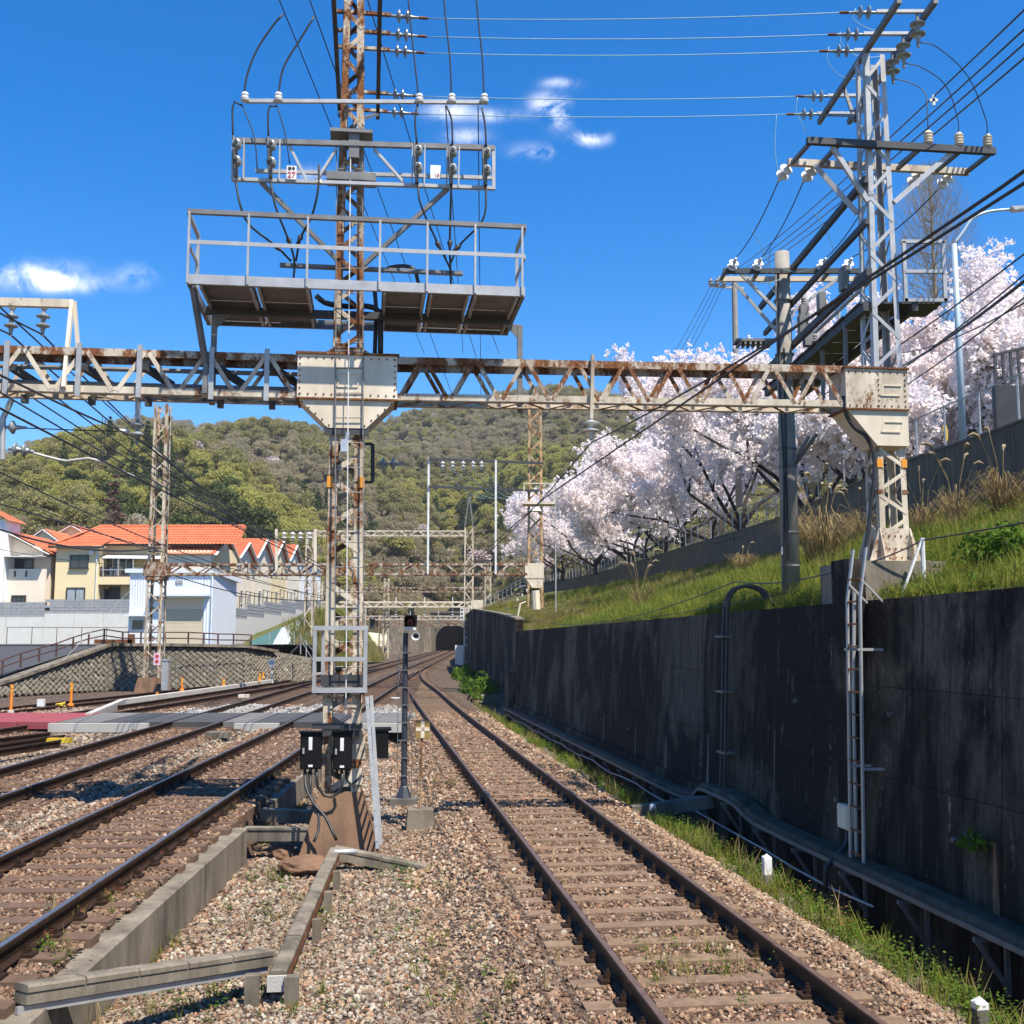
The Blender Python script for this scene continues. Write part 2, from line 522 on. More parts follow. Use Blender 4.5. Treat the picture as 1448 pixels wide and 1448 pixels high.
wall_yellow = plain('yellow_stucco', (.80, .65, .38), (.73, .59, .34), .6, .9, 0, .15, 30)
wall_pink = plain('pinkish_cream_stucco', (.80, .69, .54), (.73, .63, .49), .6, .9, 0, .15, 30)
wall_cream = plain('cream_stucco', (.80, .71, .54), (.73, .64, .48), .6, .9, 0, .15, 30)
wall_white = plain('white_stucco', (.82, .81, .78), (.76, .75, .72), .6, .9, 0, .15, 30)
wall_tan = plain('tan_stucco', (.58, .42, .22), (.50, .36, .19), .6, .9, 0, .15, 30)
roof_m = plain('orange_roof_tile', (.56, .165, .068), (.42, .115, .048), 1.2, .75, 0, .3, 9)
roof_dark = plain('dark_roof_edge', (.10, .085, .075), (.07, .06, .055), 2, .8, 0, .1)
trim_white = plain('white_trim', (.74, .73, .70), (.66, .65, .62), 2, .6, 0, .03)
trim_dark = plain('dark_window_frame', (.06, .055, .05), (.045, .04, .038), 2, .5, .2, 0)
glass = plain('window_glass', (.030, .036, .040), (.05, .056, .06), 1.2, .1, 0, 0, spec=.5)
curtain = plain('curtained_glass', (.40, .43, .44), (.25, .28, .30), 1.5, .25, 0, 0, vec=(6, 1, .3))
shed_blue = plain('pale_blue_corrugated_steel', (.74, .78, .81), (.68, .72, .75), .5, .5, .1, .03)
shutter_m = plain('tan_roller_shutter', (.66, .56, .40), (.58, .49, .35), .8, .6, .05, .05)
rail_rust = plain('dark_red_rusted_rail', (.10, .042, .032), (.06, .028, .022), 6, .7, .1, .1)
tarp_green = plain('green_tarp', (.075, .165, .13), (.055, .12, .10), 1.5, .5, 0, .2, 5)
tarp_white = plain('pale_tarp', (.50, .53, .55), (.40, .43, .45), 1.5, .5, 0, .2, 5)
navy = plain('navy_panel', (.02, .035, .09), (.015, .028, .07), 4, .5, 0, .03)
tunnel_dark = plain('dark_tunnel_lining', (.045, .043, .040), (.03, .029, .027), 1, .95, 0, .2)  # one dark grey-brown for the whole lining
bld_beige = plain('beige_building_wall', (.40, .335, .235), (.34, .285, .20), .8, .9, 0, .1)
red_lens = plain('red_signal_lens', (.10, .008, .010), (.07, .006, .008), 8, .25, 0, 0)
# ------------------------------------------------------------------ scatter (one point cloud, instances picked by attribute)
def scatter(name, pts, idx, rot, scl, templates, label, cat, kind='stuff', parent=None):
    me = bpy.data.meshes.new(name)
    n = len(pts)
    me.vertices.add(n)
    me.vertices.foreach_set('co', np.asarray(pts, dtype=np.float32).ravel())
    a = me.attributes.new('pick', 'INT', 'POINT'); a.data.foreach_set('value', np.asarray(idx, dtype=np.int32))
    a = me.attributes.new('turn', 'FLOAT_VECTOR', 'POINT'); a.data.foreach_set('vector', np.asarray(rot, dtype=np.float32).ravel())
    scl = np.asarray(scl, dtype=np.float32)
    if scl.ndim == 1:
        scl = np.repeat(scl[:, None], 3, 1)
    a = me.attributes.new('size', 'FLOAT_VECTOR', 'POINT'); a.data.foreach_set('vector', scl.ravel())
    ob = bpy.data.objects.new(name, me); col.objects.link(ob)
    cc = bpy.data.collections.new(name + '_kinds')
    for t in templates:
        cc.objects.link(t)
    g = bpy.data.node_groups.new(name + '_scatter', 'GeometryNodeTree')
    g.interface.new_socket('Geometry', in_out='INPUT', socket_type='NodeSocketGeometry')
    g.interface.new_socket('Geometry', in_out='OUTPUT', socket_type='NodeSocketGeometry')
    N = g.nodes.new
    gi = N('NodeGroupInput'); go = N('NodeGroupOutput')
    ip = N('GeometryNodeInstanceOnPoints'); ci = N('GeometryNodeCollectionInfo')
    ci.inputs['Collection'].default_value = cc
    ci.inputs['Separate Children'].default_value = True
    ci.inputs['Reset Children'].default_value = True
    ip.inputs['Pick Instance'].default_value = True
    def attr(nm, ty):
        q = N('GeometryNodeInputNamedAttribute'); q.data_type = ty; q.inputs['Name'].default_value = nm
        return [o for o in q.outputs if o.enabled and o.name == 'Attribute'][0]
    e2r = N('FunctionNodeEulerToRotation')
    L = g.links.new
    L(gi.outputs[0], ip.inputs['Points']); L(ci.outputs[0], ip.inputs['Instance'])
    L(attr('pick', 'INT'), ip.inputs['Instance Index'])
    L(attr('turn', 'FLOAT_VECTOR'), e2r.inputs[0]); L(e2r.outputs[0], ip.inputs['Rotation'])
    L(attr('size', 'FLOAT_VECTOR'), ip.inputs['Scale']); L(ip.outputs[0], go.inputs[0])
    md = ob.modifiers.new('scatter', 'NODES'); md.node_group = g
    if parent:
        ob.parent = parent; ob['kind'] = kind
    else:
        tag(ob, label, cat, None, kind)
    return ob
def template(name, me):
    return bpy.data.objects.new(name, me)
def np_mesh(name, V, Fq, mat, smooth=False):
    me = bpy.data.meshes.new(name)
    V = np.asarray(V, dtype=np.float32); Fq = np.asarray(Fq, dtype=np.int32)
    k = Fq.shape[1]
    me.vertices.add(len(V)); me.vertices.foreach_set('co', V.ravel())
    me.loops.add(Fq.size); me.loops.foreach_set('vertex_index', Fq.ravel())
    me.polygons.add(len(Fq)); me.polygons.foreach_set('loop_start', np.arange(len(Fq), dtype=np.int32) * k)
    me.polygons.foreach_set('loop_total', np.full(len(Fq), k, dtype=np.int32))
    me.update(calc_edges=True)
    if smooth:
        me.polygons.foreach_set('use_smooth', [True] * len(Fq))
    me.materials.append(mat)
    return me

# ------------------------------------------------------------------ track centre lines
def curve(pts, step=1.0):
    pts = [Vector(p) for p in pts]; out = []
    for i in range(len(pts) - 1):
        p0 = pts[max(i - 1, 0)]; p1 = pts[i]; p2 = pts[i + 1]; p3 = pts[min(i + 2, len(pts) - 1)]
        n = max(1, int((p2 - p1).length / step))
        for k in range(n):
            t = k / n
            m1 = (p2 - p0) * .5; m2 = (p3 - p1) * .5
            L1 = (p1 - p0).length or (p2 - p1).length; L2 = (p3 - p2).length or (p2 - p1).length; L = (p2 - p1).length
            m1 = (p2 - p0) * (L / (L + L1)) if i else p2 - p1
            m2 = (p3 - p1) * (L / (L + L2)) if i + 2 < len(pts) else p2 - p1
            out.append(p1 * (2 * t ** 3 - 3 * t * t + 1) + m1 * (t ** 3 - 2 * t * t + t) + p2 * (-2 * t ** 3 + 3 * t * t) + m2 * (t ** 3 - t * t))
    out.append(pts[-1])
    return out
def x2(y):
    return -4.37 - .042 * y + max(0, y - 90) * .0115
def x1(y):
    return 2.893 - .1263 * y
T2P = curve([(x2(y), y, .3) for y in (0, 10, 20, 30, 45, 60, 75, 90, 110, 148, 200, 256, 300, 345)])
T3P = curve([(x2(y) - 3.45 - min(.25, y / 300), y, .3) for y in (0, 10, 20, 30, 45, 60, 75, 90, 110, 148, 200, 256, 300, 345)])
T1P = curve([(x1(y), y, 0) for y in (-2, 10, 20, 30, 40)] + [(x1(50), 50, .04), (x1(60), 60, .12), (x2(70) + 1.25, 70, .2), (x2(80) + .58, 80, .26), (x2(90) + .17, 90, .30), (x2(101), 101, .305)])
T4P = curve([(-16.9, 16, .2), (-15.8, 27, .2), (-14.75, 37.7, .2), (-13.75, 54.4, .22), (-13.05, 71.8, .26), (-12.6, 88, .3), (x2(106) - 3.6, 108, .305)])
T5P = curve([(-21.5, 28, .1), (-19.1, 43.5, .1), (-17.35, 56, .12), (-15.6, 72, .18), (-14.2, 88, .24), (-13.6, 97, .27)])
PATHS = {'T1': T1P, 'T2': T2P, 'T3': T3P, 'T4': T4P, 'T5': T5P}
PARR = {k: np.array([tuple(p) for p in v]) for k, v in PATHS.items()}

KERB = [G(33, 1445, .1), G(123, 1365, .1), G(288, 1219, .1), G(350, 1166, .1), G(424, 1097, .1)]
KERB = [KERB[0] + (KERB[0] - KERB[1]).normalized() * 3] + KERB + [Vector((-4.45, 30, .1))]
KA = np.array([tuple(v) for v in KERB])
def kerb_x(y):
    return np.interp(y, KA[:, 1], KA[:, 0])
def ss(t):
    t = np.clip(t, 0, 1); return t * t * (3 - 2 * t)
def Hgt(x, y):
    x = np.asarray(x, float); y = np.asarray(y, float)
    s = -x * math.sin(TA) + y * math.cos(TA); l = x * math.cos(TA) + y * math.sin(TA)
    right = (x > kerb_x(y) - .20) & (y < 30)
    base = np.where(right, -.42, -.02)
    base = np.where((y >= 30) & (x > -6), -.42 + ss((y - 30) / 30) * .35, base)
    base = np.where(x < -19, -.02 - ss((-19 - x) / 3) * .05, base)
    h = base.copy()
    for k, a in PARR.items():
        xc = np.interp(y, a[:, 1], a[:, 0], left=999, right=999); zc = np.interp(y, a[:, 1], a[:, 2])
        d = np.abs(x - xc)
        hk = zc - .195 - np.clip(d - 1.5, 0, None) * .5
        if k != 'T1':
            hk = np.where(right, -9, hk)
        h = np.maximum(h, hk)
    # right shoulder, verge and ditch beside the black wall
    lim = np.where(s < 58, 4.75, 99)
    e = l - lim
    h = np.where(e > 0, np.minimum(h, -.42 - .18 * ss(e / .5)), h)
    h = np.where(e > .75, -.60 - .85 * ss((e - .75) / .3), h)
    return h
def dist_track(x, y, keys=('T1', 'T2', 'T3', 'T4', 'T5')):
    d = np.full(np.shape(x), 99.)
    for k in keys:
        a = PARR[k]
        xc = np.interp(y, a[:, 1], a[:, 0], left=999, right=999)
        d = np.minimum(d, np.abs(x - xc))
    return d

xs = np.concatenate([np.arange(-30, -9, .5), np.arange(-9, 7.4, .18), np.arange(7.4, 11, .6)])
ys = np.concatenate([np.arange(1, 28, .18), np.arange(28, 62, .5), np.arange(62, 130, 2.), np.arange(130, 345, 5.)])
gx, gy = np.meshgrid(xs, ys)
gz = Hgt(gx, gy) + NR.normal(0, .008, gx.shape)
V = np.stack([gx, gy, gz], -1).reshape(-1, 3)
nx = len(xs); ny = len(ys)
ii, jj = np.meshgrid(np.arange(nx - 1), np.arange(ny - 1))
q = (jj * nx + ii).ravel()
Fq = np.stack([q, q + 1, q + nx + 1, q + nx], 1)
me = np_mesh('ballast_bed', V, Fq, bed_pale, True)
me.materials.append(bed_brown); me.materials.append(soil); me.materials.append(conc_old)
cxm = V[Fq].mean(1)
dt = dist_track(cxm[:, 0], cxm[:, 1])
lm = cxm[:, 0] * math.cos(TA) + cxm[:, 1] * math.sin(TA)
sm = -cxm[:, 0] * math.sin(TA) + cxm[:, 1] * math.cos(TA)
mi = np.where(dt < 1.35, 1, 0)
mi = np.where((lm > 4.7) & (sm < 58), 2, mi)
mi = np.where((lm > 5.7) & (sm < 58), 3, mi)
me.polygons.foreach_set('material_index', mi.astype(np.int32))
ob = bpy.data.objects.new('ballast_bed', me); col.objects.link(ob); struct(ob)

m = MB(); m.box((0, 400, -2.2), (1500, 1300, .4)); struct(m.build('ground', soil))

# ------------------------------------------------------------------ rails and sleepers
RAILP = [(-.07, 0), (.07, 0), (.07, .012), (.016, .03), (.012, .115), (.036, .125), (.036, .158), (.030, .165), (-.030, .165), (-.036, .158), (-.036, .125), (-.012, .115), (-.016, .03), (-.07, .012)]
def offset(path, d, dz=0):
    out = []
    for i, p in enumerate(path):
        t = path[min(i + 1, len(path) - 1)] - path[max(i - 1, 0)]; t.z = 0; t.normalize()
        out.append(Vector((p.x + t.y * d, p.y - t.x * d, p.z + dz)))
    return out
def sub(path, y0, y1):
    return [p for p in path if y0 <= p.y <= y1]
def sleeper_mesh(name, mat, L=2.35, w=.23, h=.16):
    m = MB(); m.box((0, 0, -h / 2), (L, w, h)); me = m.mesh(name); me.materials.append(mat)
    # soften the top edges a little so the light catches them
    v = me.vertices
    for q in v:
        if q.co.z > -.01:
            q.co.y *= .93; q.co.x *= .995
    return me
clipm = MB(); clipm.box((0, 0, .012), (.10, .15, .024)).box((.02, 0, .035), (.05, .06, .05)).lathe((.02, 0, .05), Z, [(.022, 0), (.022, .028), (.012, .03), (.012, .05)], 6)
clip_me = clipm.mesh('rail_clip'); clip_me.materials.append(rail_side)
def track(name, key, label, ys, sl_mat, top, spacing, ymax_part, ymax, clip_to=0, phase=0.0):
    path = PATHS[key]
    p0 = path[0]
    t = thing('railway_track', Vector((p0.x, p0.y, p0.z - .2)), label, 'track', 'railway tracks')
    path = sub(path, ys, 340)
    far = sub(path, 0, 340)
    for d in (-.7535, .7535):
        m = MB(); m.sweep(offset(far, d, -.165), RAILP); r = m.build('rail', rail_side, t)
        m = MB(); m.sweep(offset(far, d, .001), [(-.026, 0), (.026, 0), (.026, .002), (-.026, .002)]); m.build('running_surface', top, r)
    me = sleeper_mesh('sleeper', sl_mat)
    acc = phase; spots = []
    for i in range(len(path) - 1):
        a, b = path[i], path[i + 1]; L = (b - a).length; ang = math.atan2(b.y - a.y, b.x - a.x) - PI / 2
        while acc < L:
            spots.append((a.lerp(b, acc / L), ang)); acc += spacing * RN.uniform(.97, 1.03)
        acc -= L
    rest = MB(); n = 0; SP = []
    for p, ang in spots:
        if p.y > ymax:
            break
        if p.y < ymax_part and n < 295:
            o = inst('sleeper', me, t, (p.x + RN.uniform(-.03, .03), p.y, p.z - .163 + RN.uniform(-.012, .0)), (0, 0, ang + RN.uniform(-.008, .008)))
            n += 1; SP.append((p, ang))
            if p.y < clip_to:
                for d in (-.7535, .7535):
                    for sd in (-1, 1):
                        cp = Vector((math.cos(ang), math.sin(ang), 0)) * (d + sd * .105)
                        c = inst('rail_clip', clip_me, o, p + cp + Z * -.163, (0, 0, 0 if sd < 0 else PI))
                        # child of a turned sleeper: undo its turn in the local placement
                        c.location = Matrix.Rotation(-o.rotation_euler.z, 3, 'Z') @ c.location
        else:
            a = Vector((math.cos(ang), math.sin(ang), 0))
            rest.box(p + Z * (-.165 - .08), (2.35, .23, .16), (a, Vector((-a.y, a.x, 0)), Z))
    if rest.v:
        o = rest.build('far_sleepers', sl_mat, t); o['kind'] = 'stuff'
    return t, SP
TR1, SP1 = track('T1', 'T1', 'rightmost brown track running beside the black retaining wall', 3, sleeper_pale, rail_top_dull, .62, 75, 101, 30, .2)
TR2, SP2 = track('T2', 'T2', 'shiny-railed track just left of the central lattice tower', 3, sleeper_m, rail_top, .62, 70, 330, 26, .3)
TR3, SP3 = track('T3', 'T3', 'second track left of the central lattice tower, beyond the grey ballast', 8, sleeper_m, rail_top, .62, 70, 330, 0, .1)
TR4, SP4 = track('T4', 'T4', 'track along the low concrete kerb, crossing behind the walkway', 20, sleeper_m, rail_top_dull, .62, 70, 108, 0, .4)
TR5, SP5 = track('T5', 'T5', 'rust-brown siding at the foot of the diamond-pattern stone wall', 30, sleeper_m, rail_top_dull, .62, 70, 97, 0, .4)

# guard rails of the turnout where the right track joins, and its rusty point blades
t = thing('turnout_frog', Vector((-7.2, 70, .1)), 'crossing frog of the turnout where the right track joins the next', 'turnout')
pa = sub(T1P, 64, 86); m = MB(); m.sweep(offset(pa, -.60, -.165), RAILP); m.build('guard_rail', rail_side, t)
pa = sub(T2P, 64, 86); m = MB(); m.sweep(offset(pa, .60, -.165), RAILP); m.build('guard_rail', rail_side, t)
m = MB(); m.box((-6.75, 77, .14), (.5, 3.2, .02)); m.build('tie_plate', rust_mat, t)

# ------------------------------------------------------------------ loose ballast stones
def rock(name, seed, mat):
    r = random.Random(seed)
    import bmesh
    bm = bmesh.new(); bmesh.ops.create_icosphere(bm, subdivisions=1, radius=1)
    ax = (r.uniform(.85, 1.25), r.uniform(.65, 1.0), r.uniform(.45, .75))
    for _ in range(5):
        n = Vector((r.gauss(0, 1), r.gauss(0, 1), r.gauss(0, 1))).normalized(); d = r.uniform(.55, .85)
        for v in bm.verts:
            k = v.co.dot(n)
            if k > d:
                v.co -= n * (k - d)
    for v in bm.verts:
        v.co = Vector((v.co.x * ax[0], v.co.y * ax[1], v.co.z * ax[2])) * r.uniform(.92, 1.08)
    me = bpy.data.meshes.new(name); bm.to_mesh(me); bm.free(); me.materials.append(mat)
    return template(name, me)
ROCKS = [rock('stone_kind_%02d' % i, 50 + i, (stone_pale, stone_pale, stone_pale, stone_pale, stone_brown, stone_brown, stone_brown, stone_brown, stone_grey, stone_grey, stone_grey, stone_white, stone_white)[i]) for i in range(13)]
pts = []; pick = []; size = []
FOOT = SL(PS(483, 1150, 17))
def on_sleeper(x, y, SPS, keep):
    # True where a sleeper lies bare
    m = np.zeros(len(x), bool)
    for p, a in SPS:
        if p.y > 32:
            break
        dx = x - p.x; dy = y - p.y
        ca, sa = math.cos(a), math.sin(a)
        u = dx * ca + dy * sa; v = -dx * sa + dy * ca
        m |= (np.abs(u) < 1.19) & (np.abs(v) < .125)
    return m & (NR.random(len(x)) > keep)
for y0, y1, den, r0, r1 in ((7.2, 10.5, 900, .017, .033), (10.5, 14, 650, .020, .036), (14, 20, 360, .026, .044), (20, 30, 150, .036, .058), (30, 46, 48, .055, .085)):
    xa, xb = -.475 * y1 - .3, min(.48 * y1, 4.2)
    n = int((xb - xa) * (y1 - y0) * den)
    x = NR.uniform(xa, xb, n); y = NR.uniform(y0, y1, n)
    k = (np.abs(x) < .468 * y + .3)
    l = x * math.cos(TA) + y * math.sin(TA)
    k &= l < 4.95 + NR.normal(0, .12, n)
    d = dist_track(x, y)
    k &= np.abs(d - .7535) > .085
    k &= ~(((d < .66) | ((d > .85) & (d < 1.2))) & on_sleeper(x, y, SP1, .38))
    k &= ~on_sleeper(x, y, SP2, .22)
    k &= ~on_sleeper(x, y, SP3, .3)
    k &= ~((x > kerb_x(y) - .20) & (x < kerb_x(y) + .03) & (y < 30))
    k &= ~((y > 33.2) & (y < 38.6) & (x < -3))
    x = x[k]; y = y[k]; d = d[k]
    n = len(x)
    z = Hgt(x, y) + NR.uniform(-.012, .014, n)
    rv = NR.random(n)
    d1 = dist_track(x, y, ('T1',)); between = (x < kerb_x(y) - .1)
    l = x * math.cos(TA) + y * math.sin(TA)
    p_brown = np.where(d < .75, .75, np.where(d < 1.5, .55, .14))
    p_brown = np.where((x < kerb_x(y) - .1) & (d < 1.4), .88, p_brown)
    p_brown = np.where(np.abs(d - .7535) < .17, .93, p_brown)
    p_grey = np.where((~between) & (l < .6), .55, np.where(between & (d > 1.4), .55, .08))
    pk = np.where(rv < p_brown, NR.integers(4, 8, n), np.where(rv < p_brown + (1 - p_brown) * p_grey, NR.integers(8, 11, n), NR.integers(0, 4, n)))
    # patches of new white stone beyond the walkway
    new = (y > 38) & (((x + 10.6) ** 2 / 4 + (y - 42) ** 2 / 20 < 1) | ((x + 7.6 + .0) ** 2 / 1.2 + (y - 42.5) ** 2 / 12 < 1) | ((x + 4.5) ** 2 / .8 + (y - 42) ** 2 / 14 < 1))
    pk = np.where(new, NR.integers(11, 13, n), pk)
    pts.append(np.stack([x, y, z], 1)); pick.append(pk); size.append(NR.uniform(r0, r1, n) * np.where(NR.random(n) < .04, 1.5, 1))
pts = np.concatenate(pts); pick = np.concatenate(pick); size = np.concatenate(size)
scatter('ballast', pts, pick, NR.uniform(0, 6.28, (len(pts), 3)) * np.array([.16, .16, 1]), size, ROCKS, 'loose pinkish brown and grey ballast stones between and beside the tracks', 'ballast')
print('ballast', len(pts))

# ------------------------------------------------------------------ walkway across the tracks
cw = thing('track_walkway', Vector((-9, 36, .1)), 'low paved walkway crossing the tracks, red at its left end', 'walkway')
YA, YB = 33.9, 38.2
def panel(x0, x1, mat, ya=YA, yb=YB, z0=.08, z1=.285):
    m = MB(); n0 = len(m.v)
    sh = (lambda y: -.042 * (y - 36))
    for z in (z0, z1):
        for (x, y) in ((x0, ya), (x1, ya), (x1, yb), (x0, yb)):
            m.v.append(Vector((x + sh(y), y, z)))
    m.f = [(3, 2, 1, 0), (4, 5, 6, 7), (0, 1, 5, 4), (1, 2, 6, 5), (2, 3, 7, 6), (3, 0, 4, 7)]
    return m.build('paving_panel', mat, cw)
c2 = x2(36); c3 = x2(36) - 3.57
segs = []
def run(a, b, k, mats):
    for i in range(k):
        x0 = a + (b - a) * i / k; x1 = a + (b - a) * (i + 1) / k - .02
        for (ya, yb) in ((YA, 36.0), (36.02, YB)):
            panel(x0, x1, mats[i % len(mats)], ya, yb)
run(c2 + .83, -3.25, 2, [crossing_grey])
run(c2 - .66, c2 + .66, 1, [crossing_dark])
run(c3 + .83, c2 - .83, 2, [crossing_grey, crossing_dark])
run(c3 - .66, c3 + .66, 1, [crossing_dark])
run(-12.2, c3 - .83, 2, [crossing_dark])
run(-13.5, -12.22, 1, [crossing_grey])
run(-19.4, -13.52, 5, [red_pave])
for (a, b) in ((-13.6, -10.7), (-8.15, -6.85), (-5.05, -3.2)):
    m = MB(); m.box(((a + b) / 2, YA - .13, .13), (b - a, .22, .26)); m.build('edge_block', conc_light, cw)

# ------------------------------------------------------------------ low retaining kerb between the tracks, and cable troughs
def kerb(name, pts, w, zt, zb, mat, label, gaps=(), n=None):
    t = thing(name, Vector((pts[0].x, pts[0].y, zb)), label, 'kerb')
    for i in range(len(pts) - 1):
        a, b = pts[i], pts[i + 1]; L = (b - a).length; k = n or max(1, round(L / 2.4))
        d = (b - a) / L; r = Vector((d.y, -d.x, 0)).normalized()
        for j in range(k):
            p = a + d * (L * j / k + .004); q = a + d * (L * (j + 1) / k - .004)
            m = MB(); p = Vector((p.x, p.y, 0)); q = Vector((q.x, q.y, 0))
            m.prism([p + Z * zb, p + Z * (zt - .012), p - r * .02 + Z * zt, p - r * (w - .02) + Z * zt, p - r * w + Z * (zt - .012), p - r * w + Z * zb], q - p)
            m.build('kerb_block', mat, t)
    return t
kerb('concrete_kerb', [KERB[0], KERB[1]] + KERB[2:5], .27, .06, -.62, conc_mid, 'low concrete kerb wall holding up the ballast, foreground left')
kp = [F(19.2, -1.50), KERB[5], KERB[6]]
kerb('concrete_kerb', kp, .27, .06, -.62, conc_mid, 'low concrete kerb wall continuing behind the central tower footing')
# kerb along the fourth track
kl = [G(40, 1024, .2), G(130, 1012, .25)] + [Vector((np.interp(y, PARR['T4'][:, 1], PARR['T4'][:, 0]) - 1.35, y, .2)) for y in (46, 56, 66, 76, 88, 100)]
kerb('concrete_kerb', kl[1:], .22, .34, -.1, conc_light, 'long pale low kerb between the siding and the fourth track')

def trough(name, pts, w, h, z_is_top, label, lid=.8, mat=conc_mid, lidmat=conc_mid, steel=None):
    t = thing(name, pts[0] - Z * .4, label, 'cable trough')
    for i in range(len(pts) - 1):
        a, b = pts[i], pts[i + 1]; L = (b - a).length; d = (b - a) / L
        m = MB(); m.bar(a - Z * (h / 2 + .05), b - Z * (h / 2 + .05), w * .88, h); m.build('channel', mat, t)
        k = max(1, round(L / lid))
        for j in range(k):
            p = a + d * (L * j / k + .006); q = a + d * (L * (j + 1) / k - .006)
            m = MB(); r = d.cross(Z).normalized(); u = r.cross(d); dz = RN.uniform(-.006, .006)
            hw = w / 2
            m.prism([p + r * x + u * (y + dz) for x, y in ((-hw, -.05), (hw, -.05), (hw, -.015), (hw - .02, 0), (-hw + .02, 0), (-hw, -.015))], q - p)
            m.build('lid', lidmat, t)
    return t
A0, A1 = G(392, 1372, -.14), G(474, 1197, -.10)
tA = trough('cable_trough', [A0, A1], .15, .11, True, 'narrow raised concrete cable trough running toward the tower footing', 1.15, rust_mat, conc_mid)
B0, B1 = G(30, 1390, .26), G(380, 1340, -.04)
tB = trough('cable_trough', [B0, B1], .16, .09, True, 'raised concrete cable trough crossing the low kerb, lower left', .52, conc_mid, conc_mid)
m = MB(); m.bar(B0 - Z * .17 + Y * -.06, B1 - Z * .17 + Y * -.06, .03, .05); m.build('steel_angle', galv, tB)
m = MB(); m.bar(A0 - Z * .10 + U * -.02, A0 - Z * .10 - U * .05, .16, .13); m.build('end_plate', conc_light, tA)
C0t, C1t = G(474, 1196, -.09), G(604, 1222, -.36)
tC = trough('cable_trough', [C0t, C1t], .18, .12, True, 'short concrete trough sloping down right of the tower footing', .7, conc_mid, conc_mid)
def prop(p, w, h, label):
    t = MB(); t.box(p - Z * h / 2, (w, w * .9, h), (W, U, Z)).box(p - Z * (h * .25), (w * 1.02, w * .4, h * .3), (W, U, Z)); o = t.build('trough_prop', conc_mid); return tag(o, label, 'support', 'concrete props under the troughs')
prop(A0 + Vector((.13, -.02, -.04)), .12, .6, 'concrete prop right of the end of the raised trough')
prop(A0 + Vector((-.20, -.05, -.02)), .12, .6, 'concrete prop left of the end of the raised trough')
for f_, lab in ((.36, 'concrete prop under the near middle of the raised trough'), (.58, 'concrete prop under the middle of the raised trough'), (.78, 'concrete prop under the far part of the raised trough')):
    prop(A0.lerp(A1, f_) + Vector((.13, 0, -.07)), .09, .55, lab)
# two beams between the kerb and the footing
for (a, b, lab) in ((G(346, 1170, .02), G(437, 1170, .02), 'nearer concrete beam between low kerb and tower footing'), (G(372, 1143, .06), G(440, 1147, .06), 'farther concrete beam between low kerb and tower footing')):
    m = MB(); m.bar(a - Z * .09, b - Z * .09, .16, .18).bar(a - Z * .01, b - Z * .01, .19, .03); o = m.build('concrete_beam', conc_mid); tag(o, lab, 'beam', 'beams between kerb and footing')
# bent metal pipe bracket and rocks at the trough corner
m = MB(); q = G(478, 1210, -.17); m.tube([q + Vector((-.12, -.15, -.3)), q + Vector((-.12, -.05, -.02)), q + Vector((-.04, 0, .05)), q + Vector((.25, .02, .05))], .035, 8)
tag(m.build('bent_conduit', alu, smooth=True), 'short bent silver conduit at the trough corner', 'conduit')
def boulder(p, r, mat, label, seed, fl=.6):
    import bmesh
    from mathutils import noise as mn
    bm = bmesh.new(); bmesh.ops.create_icosphere(bm, subdivisions=4, radius=1); rr = random.Random(seed)
    for _ in range(9):
        n_ = Vector((rr.gauss(0, 1), rr.gauss(0, 1), rr.gauss(0, .8))).normalized(); d_ = rr.uniform(.6, .85)
        for v in bm.verts:
            k_ = v.co.dot(n_)
            if k_ > d_:
                v.co -= n_ * (k_ - d_) * .9
    for v in bm.verts:
        v.co *= 1 + .10 * mn.noise(v.co * 3 + Vector((seed, 0, 0))) + .04 * mn.noise(v.co * 9)
    me = bpy.data.meshes.new('boulder'); bm.to_mesh(me); bm.free(); me.materials.append(mat); o = bpy.data.objects.new('boulder', me); col.objects.link(o); o.location = p; o.scale = (r, r * .8, r * fl); o.rotation_euler = (0, 0, seed)
    return tag(o, label, 'rock', 'rocks by the footing')
boulder(G(430, 1222, -.30), .42, conc_rust, 'large rust-coloured rock left of the trough corner', 5, .30)
boulder(G(495, 1222, -.40), .16, stone_pale, 'small pale rock under the trough corner', 6)
boulder(G(402, 1206, -.35), .22, conc_rust, 'smaller brown rock beside the large rust-coloured rock', 9)
# concrete beam across the ditch
a, b = G(893, 1148, -.52), F(21.3, 6.5, -.36)
m = MB(); m.bar(a, b, .25, .22); tag(m.build('ditch_beam', conc_old), 'concrete beam spanning the ditch beside the black wall', 'beam')
